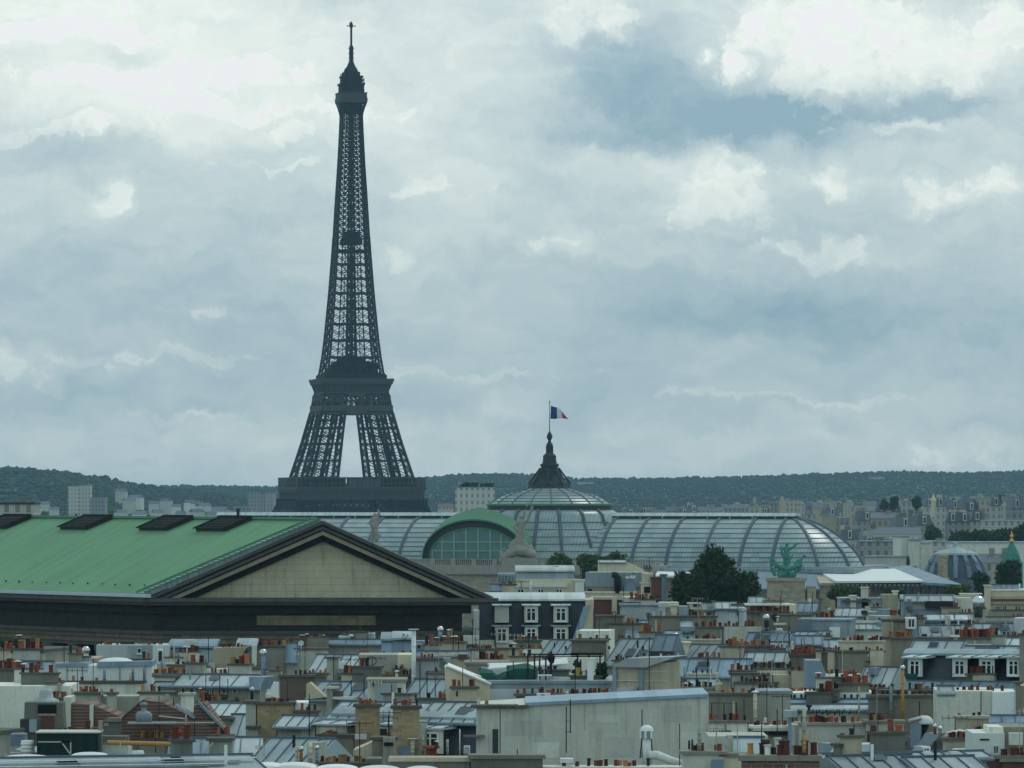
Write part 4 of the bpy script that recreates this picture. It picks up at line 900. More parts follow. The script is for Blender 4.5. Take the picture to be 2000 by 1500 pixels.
def lathe_thing(name, px, pyb, Y, prof, mt, label, cat, n=20, smooth=True, extra=None):
    k = Y/F; b = P(px, pyb, Y); g = gz(Y); root = empty(name, (b.x, Y, g), label=label, cat=cat)
    m = MB(); m.lathe([(r*k, CH-(py-HY)*k-g) for r, py in prof], n); body = m.build('body', mt, root, smooth)
    if extra: extra(root, k, g)
    return root
m_ = lambda Y, py: CH-(py-HY)/F*Y-gz(Y)
lathe_thing('brick_chimney', 1527, 1000, 3200, [(4.5,1010),(4.5,975),(3.6,975),(3.4,971),(2.5,970)], 'pb', 'tall thin pale chimney rising behind the vault ridge', 'chimney', 8, False)
def dome_extra(root, k, g):
    m = MB(); m.lathe([(44*k, m_(1500,1084)), (42*k, m_(1500,1080)), (30*k, m_(1500,1076)), (9*k, m_(1500,1070)), (5*k, m_(1500,1067)), (4*k, m_(1500,1061)), (1*k, m_(1500,1059))], 16); m.build('lantern', 'z2', root)
    pr = [(60,1128),(59,1118),(55,1108),(49,1097),(40,1086)]
    for i in range(14):
        t = 2*math.pi*i/14+.15
        mm = MB(); mm.tube([((r+.4)*k*math.cos(t), (r+.4)*k*math.sin(t), m_(1500, py)) for r, py in pr], 5.2*k, 5); mm.build('rib', 'z3', root)
lathe_thing('fluted_dome', 1866, 1128, 1500, [(66,1200),(66,1133),(62,1131),(60,1128),(59,1118),(55,1108),(49,1097),(40,1086),(39,1083)], 'dome', 'dark fluted dome with pale ribs right of the glass vault', 'dome', 28, True, dome_extra)
def spire_extra(root, k, g):
    m = MB(); m.lathe([(3*k, m_(1560,1060)), (5*k, m_(1560,1058)), (4*k, m_(1560,1055)), (1.6*k, m_(1560,1052)), (3.4*k, m_(1560,1049)), (3.6*k, m_(1560,1046)), (1.2*k, m_(1560,1043)), (.3*k, m_(1560,1036))], 12); m.build('finial', 'gold', root, True)
lathe_thing('green_spire', 1976, 1100, 1560, [(22,1170),(22,1098),(19,1096),(14,1080),(8,1068),(3.2,1060)], 'bronze', 'small green copper spire with a gold finial near the right edge', 'spire', 8, False, spire_extra)
lathe_thing('domed_roof', 1584, 1002, 3000, [(12,1020),(12,1000),(12,992),(10,986),(6,982),(1,979)], 'fr', 'left one of two dark rounded roofs behind the vault', 'domed roof', 12, True)
lathe_thing('domed_roof', 1610, 1002, 3000, [(9,1020),(9,1000),(9,990),(7,985),(3,982),(.5,981)], 'fr', 'right one of two dark rounded roofs behind the vault, narrower', 'domed roof', 12, True)
lathe_thing('stone_turret', 1823, 1000, 2560, [(5,1010),(5,980),(6,978),(3.5,972),(1,966),(.4,962)], 'pc', 'slender pointed stone turret on the far skyline', 'turret', 8, False)
lathe_thing('stone_pier', 1841, 1130, 1440, [(13,1200),(13,1130),(10,1128),(9.5,1090),(11,1088),(11,1083),(8,1082)], 'stone', 'square beige stone pier standing before the fluted dome', 'pier', 4, False)
# left of the tower
far('far_building', -20, 66, 981, 1250, 'pale office building with a dark flat roof beyond the left end of the green roof', 'fc3', 'flat', 16, 1, rm='dk')
for x0, x1, yt, Y, lb in ((133,154,949,4300,'tall pale tower block, left and taller one of a joined pair on the left'),(154,176,947,4250,'tall pale tower block joined to the right side of its twin'),(176,206,972,4200,'lower pale apartment block at the foot of the twin tower blocks'),
    (484,506,962,4400,'hazy pale high-rise, leftmost of three left of the lattice tower'),(506,520,965,4300,'hazy pale high-rise, middle of three left of the lattice tower'),(518,536,962,4420,'hazy pale high-rise touching the left side of the lattice tower'),(455,490,990,3600,'low hazy apartment slab left of the lattice tower foot')):
    far('tower_block', x0, x1, yt, Y, lb, 'fc2' if yt > 955 else 'fc3', 'flat', 20, 0, cat='tower block')
far('far_building', 889, 966, 951, 2500, 'wide pale blue high slab with a planted roof terrace behind the green arch', 'fc3', 'flat', 18, 0, rm='fr', cat='building')
tree(915, 943, 953, 40, 2505, 'planted greenery on the left of the wide slab roof behind the arch', 'leafd', 41, n=500, leaf=.9, name='roof_shrub', cat='shrub'); tree(952, 945, 953, 34, 2505, 'planted greenery on the right of the wide slab roof behind the arch', 'leafd', 42, n=400, leaf=.9, name='roof_shrub', cat='shrub')
lathe_thing('church_spire', 218, 1012, 1100, [(4,1030),(4,1000),(5,998),(2.2,990),(1.2,975),(.5,962)], 'copper2', 'thin dark green spire poking above the green roof on the left', 'spire', 8, False)
for px, yt, w_, Y, lb in ((149,1003,2.2,470,'short dark vent pipe behind the second skylight on the green roof'),(290,1005,4,480,'squat dark vent behind the third skylight on the green roof'),(465,992,3,470,'small dark figure like vent behind the fourth skylight')):
    lathe_thing('roof_vent', px, 1020, Y, [(w_,1024),(w_,yt+6),(w_*1.6,yt+5),(w_*1.3,yt+3),(w_*.5,yt)], 'dk', lb, 'vent', 8, False)
rg = random.Random(21)
HS = [(18,962),(86,985),(262,972),(255,978),(300,984),(320,978),(345,990),(372,982),(380,984),(402,988),(388,1000),(62,992),(105,996),(240,1001),(270,1004),(425,996),(440,1003),(235,960),(350,1004),(415,1005),(310,1001)]
house_me = None
for i, (px, py) in enumerate(HS):
    t = .2+.5*(1004-py)/45; Y = 4650+1500*max(0, min(1, t)); c = P(px, py, Y)
    root = empty('hillside_house', (c.x, c.y, c.z-5), rg.uniform(-.6, .6), label='tiny pale house among the trees of the hazy hillside on the left', cat='house', group='houses on the hazy hillside')
    if house_me is None:
        m = MB(); m.box(-6,6,0,9,-12,5); wm = m.mesh('wall', 'pw'); m = MB(); m.prismx([(-.4,5),(9.4,5),(4.5,8)], -6.3, 6.3); rm_ = m.mesh('roof', 'fr'); house_me = 1
    s = rg.uniform(.7, 1.25); inst('wall', wm, root, (0,0,0), (s,s,1)); inst('roof', rm_, root, (0,0,0), (s,s,1))
for x0, x1, yt, lb in ((1128,1160,942,'long pale house on the wooded ridge right of the spire'),(1700,1728,931,'long pale house high on the wooded ridge at the right'),(855,885,984,'reddish low building at the hill foot left of the planted slab')):
    far('far_building', x0, x1, yt, 8200 if yt < 950 else 3600, lb, 'fc3', 'pitch', 20, 0, rm='tile' if yt > 950 else 'fr')

# ------------------------------------------------------------------ roofscape kit
def YD(py): return 11*F/(py-HY)
POT = {}
def pot_mesh(kind, v):
    if (kind, v) in POT: return POT[kind, v]
    m = MB(); rg = random.Random(v)
    if kind in 'royb':
        t = .14+.02*v
        m.lathe([(.20,0),(.20,.05),(.17,.07),(t,.86),(t+.035,.88),(t+.035,.97),(t,1),(t-.04,1),(t-.05,.8)], 9, caps=False); m.mi = 1; m.lathe([(t-.04,.93),(.001,.93)], 9, caps=False)
        me = m.mesh('chimney_pot', [{'r':'pot_r','o':'pot_o','y':'pot_y','b':'pot_b'}[kind], 'hole'])
    elif kind == 'k':
        m.tube([(0,0,0),(0,0,.85)], .12, 8); m.tube([(0,0,.8),(0,0,1)], [.17,.14], 8); me = m.mesh('chimney_pot', 'blk')
    elif kind == 'm':
        m.tube([(0,0,0),(0,0,.75)], .13, 8); m.mi = 1; m.lathe([(.05,.80),(.30,.82),(.30,.86),(.12,1.0),(.01,1.04)], 10); m.mi = 0
        for a in range(3): m.beam((.12*math.cos(a*2.1), .12*math.sin(a*2.1), .7), (.2*math.cos(a*2.1), .2*math.sin(a*2.1), .84), .02)
        me = m.mesh('chimney_pot', ['pot_r', 'mtl'])
    else:
        m.tube([(0,0,0),(0,0,1)], .14, 8); m.mi = 1; m.lathe([(.10,1.02),(.22,1.03),(.15,1.12),(.01,1.14)], 8); me = m.mesh('chimney_pot', ['wt', 'z2'])
    POT[kind, v] = me; return me
HN = [0]
class House:
    def __init__(s, name, px, py, label, Y=None, yaw=.0, cat='house', group=None):
        s.Y = Y or YD(py); s.a = yaw; s.ca, s.sa = math.cos(yaw), math.sin(yaw); p = P(px, py, s.Y); s.X = p.x; s.g = gz(s.Y); HN[0] += 1
        s.rg = random.Random(HN[0]*13); s.root = empty(name, (p.x, s.Y, s.g), -yaw, label=label, cat=cat, group=group)
    def x(s, px, d=0): k = (px-1000)/F; return (k*(s.Y+d*s.ca)-s.X-d*s.sa)/(s.ca+k*s.sa)
    def yw(s, lx, d): return s.Y-lx*s.sa+d*s.ca
    def z(s, py, px=None, d=0):
        lx = s.x(px, d) if px is not None else 0
        return CH-(py-HY)/F*s.yw(lx, d)-s.g
    def W(s, x0, x1, yt, mt='pw', yb=None, d=0, dep=8, name='wall', par=None, cop=None):
        a, b = s.x(x0, d), s.x(x1, d); xm = (x0+x1)/2; z1 = s.z(yt, xm, d); z0 = 0 if yb is None else s.z(yb, xm, d)
        m = MB(); m.box(a, b, d, d+dep, z0, z1); o = m.build(name, mt, par or s.root)
        if yb is None and name == 'wall' and b-a > 4 and dep > 3.5 and s.rg.random() < .8:
            for _ in range(s.rg.choice((1, 2, 2, 3))):
                cw = s.rg.uniform(.6, 2.2); xx = s.rg.uniform(a+.2, b-cw-.2); hh = s.rg.uniform(.25, .8); dd = d+s.rg.uniform(1, dep-1.2); m = MB(); m.box(xx, xx+cw, dd, dd+.6, z1-.3, z1+hh); c_ = m.build('chimney', s.rg.choice(('pd', 'pg', 'pb', 'sd', 'pw')), s.root)
                m = MB(); m.box(xx-.1, xx+cw+.1, dd-.1, dd+.7, z1+hh, z1+hh+.1); m.build('chimney_cap', 'cp', c_); s.pots(c_, xx, xx+cw, z1+hh+.09, dd+.3, ''.join(s.rg.choice('rrrobkm.') for _ in range(max(2, int(cw*3)))), .5, .6)
            if s.rg.random() < .6: xx = s.rg.uniform(a+.3, b-.3); m = MB(); m.tube([(xx, d+1, z1-.1), (xx, d+1, z1+s.rg.uniform(.8, 2.4))], .03, 5); m.build('antenna', 'blk', s.root)
        if cop:
            m = MB(); m.box(a-.12, b+.12, d-.12, d+dep+.12, z1, z1+.16); m.build('coping', cop, o)
        return o
    def PG(s, pts, mt, d=0, dep=.5, name='wall', par=None):
        pl = [(s.x(x, d), s.z(y, x, d)) for x, y in pts]; ar = sum(p[0]*q[1]-q[0]*p[1] for p, q in zip(pl, pl[1:]+pl[:1]))
        if ar < 0: pl = pl[::-1]
        m = MB(); m.prism(pl, d, d+dep); return m.build(name, mt, par or s.root)
    def Z(s, x0, x1, yt, yb, mt='z2', d=0, pitch=24, name='roof', par=None, seam=.62, over=.25, shed=False, skew=0):
        """pitched zinc roof: eave at row yb (depth d), ridge at row yt further back; standing seams"""
        xm = (x0+x1)/2; a, b = s.x(x0, d), s.x(x1, d); zb = s.z(yb, xm, d); tp = math.tan(R(pitch))
        dep = ((yb-yt)/F*s.Y)/(tp+(yt-HY)/F*s.ca); zt = zb+dep*tp; m = MB()
        if shed: pf = [(d-over, zb-over*tp), (d+dep, zt), (d+dep, zt-.12), (d-over, zb-over*tp-.12)]
        else: pf = [(d-over, zb-over*tp), (d+dep, zt), (d+2*dep+over, zb-over*tp), (d+2*dep+over, zb-over*tp-.14), (d-over, zb-over*tp-.14)]
        m.prismx(pf[::-1], a-.1, b+.1); m.mi = 1; n = max(1, int((b-a)/seam))
        sw = .04 if s.Y < 330 else .055
        for i in range(n+1):
            x = a+(b-a)*i/n; m.beam((x, d-over, zb-over*tp+.03), (x, d+dep, zt+.03), sw, .07)
        m.beam((a-.1, d+dep, zt+.03), (b+.1, d+dep, zt+.03), .14, .1)
        o = m.build(name, [mt, 'seam'], par or s.root)
        if b-a > 3 and dep > 1.0:
            for _ in range(s.rg.choice((0, 1, 1, 2))):
                xx = s.rg.uniform(a+.6, b-1.2); t0 = s.rg.uniform(.2, .45)*dep; w_, l_ = s.rg.uniform(.5, .8), min(.9, dep*.4); p0 = Vector((xx, d+t0, zb+t0*tp+.06)); p1 = Vector((xx, d+t0+l_, zb+(t0+l_)*tp+.06)); q = Vector((w_, 0, 0)); up_ = Vector((0, 0, .1))
                r_ = MB(); r_.add([p0, p0+q, p1+q, p1, p0+up_, p0+q+up_, p1+q+up_, p1+up_], [(0,1,5,4),(1,2,6,5),(2,3,7,6),(3,0,4,7)]); r_.mi = 1; r_.add([p0+up_*.8, p0+q+up_*.8, p1+q+up_*.8, p1+up_*.8], [(0,1,2,3)]); r_.build('roof_window', ['z3', 'gl'], o)
            if s.rg.random() < .6:
                xx = s.rg.uniform(a+.5, b-.5); t0 = s.rg.uniform(.3, .8)*dep; r_ = MB(); z_ = zb+t0*tp; r_.tube([(xx, d+t0, z_), (xx, d+t0, z_+s.rg.uniform(.4, .9))], .07, 7); r_.build('vent_pipe', s.rg.choice(('blk', 'z2', 'wt')), o)
        if b-a > 3.5 and not shed and s.rg.random() < .75:
            for _ in range(s.rg.choice((1, 1, 2))):
                cw = s.rg.uniform(.7, 2.0); xx = s.rg.uniform(a+.2, b-cw-.2); hh = s.rg.uniform(.35, .9); dd = d+dep+s.rg.uniform(.1, .8); m = MB(); m.box(xx, xx+cw, dd, dd+.6, zb, zt+hh); c_ = m.build('chimney', s.rg.choice(('pd', 'pg', 'pb', 'sd')), s.root)
                m = MB(); m.box(xx-.1, xx+cw+.1, dd-.1, dd+.7, zt+hh, zt+hh+.12); m.build('chimney_cap', 'cp', c_); s.pots(c_, xx, xx+cw, zt+hh+.11, dd+.3, ''.join(s.rg.choice('rrrrobk.') for _ in range(max(2, int(cw*3.2)))), .55, .6)
        if not shed:
            g = MB(); g.box(a, b, d+.15, d+2*dep-.15, 0, zb-.16); g.build('wall', 'pg', s.root)
            gg = MB(); gg.tube([(a-.1, d-over-.06, zb-over*tp-.1), (b+.1, d-over-.06, zb-over*tp-.1)], .09, 6); gg.build('gutter', 'z3', o)
        s.ridge = dep; return o
    def pots(s, par, x0, x1, zb, dm, pots, hp, th=.7, d=0):
        n = len(pots)
        for i, c in enumerate(pots):
            if c in '. ': continue
            h = hp*.86*s.rg.choice((.6, .8, .9, 1, 1, 1.1, 1.3))*(.8 if c == 'm' else 1); x = x0+(x1-x0)*(i+.5)/n+s.rg.uniform(-.32, .32)*(x1-x0)/n; c = s.rg.choice('rrrrrroobbyk') if c == 'r' else c
            if s.rg.random() < .08 and c in 'rob': continue
            w = min(1.15, max(.55, hp/.62))*s.rg.uniform(.85, 1.1)
            inst('chimney_pot', pot_mesh(c, s.rg.randrange(3)), par, (x, dm+s.rg.uniform(-.3, .3)*th, zb), (w, w, h), rot=(s.rg.gauss(0, .035), s.rg.gauss(0, .035), s.rg.uniform(0, 6)))
    def C(s, x0, x1, yt, yb, mt='pb', pots='', d=.3, th=.75, ph=None, cap='cp', par=None, cappx=.16):
        a, b = s.x(x0, d), s.x(x1, d); xm = (x0+x1)/2; z1 = s.z(yt, xm, d); z0 = s.z(yb, xm, d) if yb else 0; m = MB()
        m.box(a, b, d, d+th, z0, z1-cappx)
        o = m.build('chimney', mt, par or s.root)
        m = MB(); m.frustum(a-.14, b+.14, d-.14, d+th+.14, z1-cappx, z1-.03, .03); m.build('chimney_cap', cap, o)
        if z1-z0 > .8 and b-a > .9 and s.rg.random() < .55:
            for _ in range(s.rg.choice((1, 1, 2))):
                xx = s.rg.uniform(a+.1, b-.1); hh = s.rg.uniform(.9, 2.2); m = MB(); m.tube([(xx, d+th*.5, z1-.05), (xx, d+th*.5, z1+hh)], .022 if s.Y < 400 else .032, 5)
                if s.rg.random() < .5:
                    w_ = s.rg.uniform(.3, .7); zz = z1+hh-.1; m.beam((xx-w_, d+th*.5, zz), (xx+w_, d+th*.5, zz), .03)
                    for q in range(5): t = -w_+2*w_*q/4; m.beam((xx+t, d+th*.5-.2, zz-.1), (xx+t, d+th*.5+.2, zz+.1), .025)
                m.build('antenna', s.rg.choice(('blk', 'blk', 'pg')), s.root)
        if z1-z0 > 1.5 and b-a > 1.6 and s.rg.random() < .5:
            xx = s.rg.uniform(a+.2, b-.2); zl = z1-s.rg.uniform(.2, .5); m = MB(); m.tube([(xx, d-.07, max(z0, zl-6)), (xx, d-.07, zl)], s.rg.uniform(.03, .07), 6); m.build('downpipe', s.rg.choice(('z3', 'cp', 'pg', 'pc')), s.root)
        if pots: s.pots(o, a+.05, b-.05, z1-.03, d+th/2, pots, (ph/F*s.Y) if ph else .62, th, d)
        return o
    def V(s, px, yt, yb, wpx=6, mt='wt', cap=None, d=0, name='vent_pipe'):
        r = wpx/2/F*s.Y; x = s.x(px, d); z1, z0 = s.z(yt, px, d), s.z(yb, px, d); m = MB(); m.tube([(x,d,z0),(x,d,z1)], r, 10)
        for i in range(1, 4): zz = z0+(z1-z0)*i/4; m.tube([(x,d,zz-.04),(x,d,zz+.04)], r*1.1, 10)
        o = m.build(name, mt, s.root, True)
        if cap == 'hat': m = MB(); m.lathe([(r*.3,z1+r*1.4),(r*2,z1+r*.7),(r*2,z1+r*.5),(.01,z1+r*.8)], 12, (x, d)); m.tube([(x,d,z1),(x,d,z1+r)], r*.3, 6); m.build('cowl', 'mtl', o)
        if cap == 'plate': m = MB(); m.box(x-r*2.2,x+r*2.2,d-r*2,d+r*2,z1+r*.7,z1+r*1.0); m.tube([(x-r*.7,d,z1),(x-r*.7,d,z1+r*.8)], r*.2, 5); m.tube([(x+r*.7,d,z1),(x+r*.7,d,z1+r*.8)], r*.2, 5); m.build('cowl', 'wt', o)
        if cap == 'ball': m = MB(); m.lathe([(r*1.6*math.sin(t)+.002, z1+r*1.2-r*1.6*math.cos(t)) for t in [math.pi*i/8 for i in range(9)]], 12, (x, d)); m.build('cowl', 'mtl', o, True)
        if cap == 'tee': m = MB(); m.tube([(x-r*2.2,d,z1+r*.5),(x+r*2.2,d,z1+r*.5)], r*1.1, 8); m.build('cowl', 'blk', o, True)
        return o
    def A(s, px, yt, yb, d=0, kind=0, mt='blk'):
        x = s.x(px, d); z1, z0 = s.z(yt, px, d), s.z(yb, px, d); r = .028 if s.Y < 400 else .036; m = MB(); m.tube([(x,d,z0),(x,d,z1)], r, 5)
        if kind:
            L_ = s.rg.uniform(.6, 1.1); an = s.rg.uniform(-.5, .5)
            for k in range(kind):
                zz = z1-.12-k*.5; c, sn = math.cos(an), math.sin(an); m.beam((x-L_*c,d-L_*sn,zz), (x+L_*c,d+L_*sn,zz), .035)
                for i in range(6): t = -L_+2*L_*i/5; m.beam((x+t*c-.22*sn,d+t*sn+.22*c,zz-.14), (x+t*c+.22*sn,d+t*sn-.22*c,zz+.14), .025)
        return m.build('antenna', mt, s.root)
    def Nw(s, x0, x1, yt, yb, d=0, mt='wt', split=2, par=None, cross=True, sill=True):
        a, b = s.x(x0, d), s.x(x1, d); xm = (x0+x1)/2; z1, z0 = s.z(yt, xm, d), s.z(yb, xm, d); f = min(.09, (b-a)*.12); m = MB(); y0, y1 = d-.09, d+.03
        m.box(a,a+f,y0,y1,z0,z1); m.box(b-f,b,y0,y1,z0,z1); m.box(a+f,b-f,y0,y1,z1-f,z1); m.box(a+f,b-f,y0,y1,z0,z0+f)
        for i in range(1, split): xx = a+(b-a)*i/split; m.box(xx-f*.55,xx+f*.55,y0+.01,y1,z0+f,z1-f)
        if cross and z1-z0 > .9: zz = z0+(z1-z0)*.68; m.box(a+f,b-f,y0+.015,y1,zz-f*.3,zz+f*.3)
        if sill: m.box(a-.08,b+.08,d-.16,d-.02,z0-.09,z0)
        o = m.build('window', mt, par or s.root)
        m = MB(); m.box(a+f,b-f,d-.045,d+.02,z0+f,z1-f); m.build('pane', 'gl', o); return o
    def H(s, x0, x1, yt, yb, d=0, mt='hole', name='opening', par=None):
        a, b = s.x(x0, d), s.x(x1, d); xm = (x0+x1)/2; m = MB(); m.box(a, b, d-.03, d+.2, s.z(yb, xm, d), s.z(yt, xm, d)); return m.build(name, mt, par or s.root)
    def D(s, x0, x1, yt, yb, d=0, dep=2.4, face='pw', roof='z1', cheek='z3', win=True, rise=5, over=.22):
        """dormer: boxed face with window, cheeks, lean-to zinc roof rising to the back"""
        a, b = s.x(x0, d), s.x(x1, d); xm = (x0+x1)/2; z1, z0 = s.z(yt, xm, d), s.z(yb, xm, d); k = s.Y/F
        m = MB(); m.box(a+.06, b-.06, d+.14, d+dep, z0, z1-.01); o = m.build('dormer', cheek, s.root)
        m = MB(); m.box(a, b, d, d+.13, z0, z1-.02); m.build('dormer_face', face, o)
        m = MB(); h = rise*k; m.prismx([(d-over, z1-.02), (d+dep, z1-.02), (d+dep, z1+h), (d-over, z1+.07)], a-over, b+over); m.mi = 1
        n = max(2, int((b-a)/.6))
        for i in range(n+1): x = a-over+(b-a+2*over)*i/n; m.beam((x, d-over, z1+.09), (x, d+dep, z1+h+.02), .05, .05)
        m.build('dormer_roof', [roof, 'seam'], o)
        if win:
            w_ = (x1-x0); s.Nw(x0+w_*.14, x1-w_*.14, yt+(yb-yt)*.12, yb-(yb-yt)*.08, d-.005, par=o)
        return o
    def M(s, x0, x1, ytop, yb, d=0, run=1.6, mt='sl', top='z1', dep=9, name='mansard'):
        """steep slate front with a zinc top edge"""
        a, b = s.x(x0, d), s.x(x1, d); xm = (x0+x1)/2; zb = s.z(yb, xm, d); zt = s.z(ytop, xm, d+run); m = MB()
        m.prismx([(d, 0), (d+dep, 0), (d+dep, zt), (d+run, zt), (d, zb)], a, b); o = m.build(name, mt, s.root)
        m = MB(); m.prismx([(d+run-.25, zt+.01), (d+dep+.2, zt+.35), (d+dep+.2, zt+.6), (d+run+.3, zt+.38), (d+run-.25, zt+.16)], a-.1, b+.1); m.build('zinc_top', top, o); return o
    def AC(s, x0, x1, yt, yb, d=0):
        a, b = s.x(x0, d), s.x(x1, d); xm = (x0+x1)/2; z1, z0 = s.z(yt, xm, d), s.z(yb, xm, d); m = MB(); m.box(a, b, d, d+.4, z0, z1); o = m.build('air_conditioner', 'wt', s.root)
        r = min(b-a, z1-z0)*.38; m = MB(); pts = [(a+(b-a)*.45+r*math.cos(t), d-.02, (z0+z1)/2+r*math.sin(t)) for t in [2*math.pi*i/14 for i in range(14)]]; m.add(pts, [tuple(range(14))]); m.build('fan_grille', 'dk', o)
    def SD(s, px, py, rpx=5, d=0, mt='pw'):
        r = rpx/F*s.Y; x = s.x(px, d); zz = s.z(py, px, d); m = MB()
        prof = [(r*math.sin(t), -.35*r*math.cos(t)) for t in [.1+1.1*i/6 for i in range(7)]]
        m.lathe([(q, h) for q, h in prof], 14, caps=False); m.v = [(vx*1+x, -vz*1.0+d-.4*r, vy+zz) for vx, vy, vz in m.v]; m.tube([(x, d, zz-r*2), (x, d-.1, zz)], .03, 5); m.beam((x,d,zz),(x,d-r,zz-.1*r),.03)
        return m.build('satellite_dish', mt, s.root)

# ------------------------------------------------------------------ right-hand quarter, from far to near
h = House('roof_house', 1060, 1118, 'long pale rounded zinc roof behind the slate mansard, right of the gable tip', 560)
h.W(1008,1122,1131,'pc',dep=9); h.M(1008,1121,1117,1141,d=.5,run=1.0,mt='z2'); h.W(1006,1108,1140,'wt',1147,d=-.25,dep=.5,name='parapet')
for x0, x1 in ((1010,1024),(1050,1062),(1086,1098)): h.Nw(x0,x1,1150,1166,d=-.02)
h.C(1123,1141,1131,1180,'wt','',d=-.8,th=.8,cap='wt'); h.A(1018,1134,1166,d=-.4,kind=1); h.H(1040,1046,1158,1168,mt='pot_b'); h.V(1036,1135,1167,5,'wt',d=-.3); h.W(1062,1084,1146,'pb',1168,d=-.3,dep=.4,name='wall')
h = House('chimney_house', 990, 1140, 'cream chimney block with red pots between the gable tip and the pale zinc roof', 545)
h.C(977,1008,1140,None,'pc','rrrrrrrr',ph=6,th=1.6); h.W(958,977,1146,'pb',dep=4); h.Z(958,978,1141,1148,'z3',pitch=40); h.H(980,983,1158,1163,d=.28); h.H(988,991,1158,1163,d=.28)
h = House('glazed_house', 989, 1120, 'small bluish glazed attic block above the cream chimney block', 620)
h.W(972,1006,1120,'z2',dep=5); 
for i in range(5): h.H(974+i*6.2,978.5+i*6.2,1124,1138,mt='gwin',name='pane')
h = House('zinc_attic_house', 1200, 1117, 'house with a flat faced grey zinc attic and a black bent flue', 600, .1)
h.W(1143,1256,1118,'z2',1146,dep=7); h.W(1144,1255,1146,'pb',d=.3,dep=7); h.W(1143,1240,1158,'pc',d=-1.2,dep=1.2,cop='pw'); 
m = MB(); x = h.x(1206,-1); m.tube([(x,-1,h.z(1158,1206)),(x,-1,h.z(1128,1206)),(x-.15,-1,h.z(1123,1206)),(x-.6,-1.1,h.z(1122,1206))], [.42,.42,.4,.34], 9); m.build('flue', 'blk', h.root, True)
h.SD(1236,1124,7,d=-.6,mt='mtl'); h.SD(1226,1126,5,d=-.6,mt='mtl'); h.W(1216,1242,1136,'z3',1158,d=-.5,dep=.6,name='roof_hutch'); h.H(1148,1156,1150,1157,d=.28)
h = House('gable_house', 1212, 1097, 'plain cream gable block sloping down to the right in front of the glass vault', 700)
h.PG([(1169,1096),(1220,1096),(1258,1113),(1258,1150),(1169,1150)],'pc',dep=6); h.W(1170,1257,1150,'pc',d=.2,dep=5); h.Z(1170,1222,1094,1096.5,'z1',pitch=18,seam=1.2); h.C(1258,1272,1108,1150,'pd','kk.k',d=1,ph=6)
h = House('brick_flue_house', 1284, 1122, 'tall red brown chimney with a blue grey edge left of the tall dark tree', 590)
h.C(1272,1292,1126,None,'rb','.k.k',ph=5,th=1.2); h.C(1292,1302,1121,None,'z3','',d=.1,th=1.4); h.W(1256,1276,1120,'pb',d=1.5,dep=6); h.W(1252,1274,1140,'pc',d=.6,dep=1,cop='pw'); h.H(1258,1270,1146,1158,d=.55)
h = House('slate_mansion', 1040, 1172, 'tall dark slate mansard with two rows of white windows at the right of the temple', 436)
h.M(934,1142,1174,1262,run=2.2,mt='sl',top='z1',dep=9)
for x0, x1, w_ in ((966,994,0),(1024,1051,1),(1081,1110,1)):
    h.D(x0,x1,1183,1216,d=.1,dep=2.6,cheek='pw',roof='z1',win=bool(w_),rise=3); h.D(x0,x1,1223,1256,d=-.35,dep=2.6,cheek='pw',roof='z2',win=True,rise=2)
h.PG([(1144,1172),(1160,1170),(1158,1200),(1140,1236),(1126,1262),(1120,1262),(1144,1190)],'pb',d=-.6,dep=8,name='party_wall'); h.PG([(1140,1184),(1152,1182),(1138,1228),(1124,1250),(1118,1250)],'zb',d=-.75,dep=.14,name='flashing')
h.W(934,1142,1250,'pw',d=-.1,dep=.4); h.V(967,1232,1262,3,'green',d=-1.2); h.W(925,936,1192,'wt',d=.3,dep=5)
h = House('brown_wall_house', 1180, 1170, 'low house with a dark red brown wall between cream piers right of the slate mansard', 500)
h.W(1160,1197,1171,'rb',dep=6,cop='pw'); h.W(1195,1205,1168,'pc',d=-.3,dep=6); h.W(1205,1216,1172,'rb',d=.1,dep=6); h.W(1143,1222,1166,'pb',1171,d=-.2,dep=.5,name='parapet'); h.C(1192,1214,1200,None,'pg','rb',d=-1.2,ph=4)
h = House('cream_wall_house', 1250, 1167, 'cream wall house with a dark band under small black pots left of the trees', 520)
h.W(1218,1258,1167,'pc',dep=7); h.C(1256,1292,1168,1183,'rb','kk.k.kkk',d=-.3,ph=6); h.W(1256,1300,1182,'pc',d=.2,dep=7); h.A(1218,1144,1184,d=-.4)
h = House('pale_zinc_house', 1258, 1183, 'broad lilac grey zinc wall house in front of the cream wall house', 490)
h.W(1214,1300,1184,'z1',dep=7,cop='z3'); h.Z(1214,1250,1177,1184,'z2',d=.4,pitch=22)
h = House('chimney_house', 1216, 1215, 'beige chimney wall with yellow pots right of the slate mansard', 462, .1)
h.C(1164,1216,1201,None,'pd','',d=.6,th=2); h.C(1188,1267,1216,None,'pd','..........yoyoy.k......',d=-.6,th=1.2,ph=9); h.Z(1218,1268,1224,1250,'z2',d=-2.2,pitch=28); h.Z(1240,1262,1212,1218,'z3',d=-.2,pitch=25); h.C(1206,1240,1249,None,'pd','r.rr.rr.r',d=-3.4,ph=10)
h = House('zinc_roof_house', 1087, 1250, 'zinc roof with dark seams just below the slate mansard windows', 402, .38)
h.Z(1057,1118,1250,1277,'z2',pitch=26); h.V(1083,1255,1266,2.4,'blk',d=1); h.V(1105,1262,1268,4,'blk',d=.6)
h = House('chimney_house', 1150, 1248, 'grey chimney slab between two seamed zinc roofs below the slate mansard', 396, .1)
h.C(1116,1182,1249,None,'pd','.....k....',th=1.2,ph=8); h.W(1126,1190,1232,'pw',d=4,dep=5); h.C(1128,1188,1246,1254,'pg','o..w..m...o',d=1.8,ph=12)
h = House('zinc_roof_house', 1226, 1248, 'larger seamed zinc roof right of the grey chimney slab with small dark vents', 393, .38)
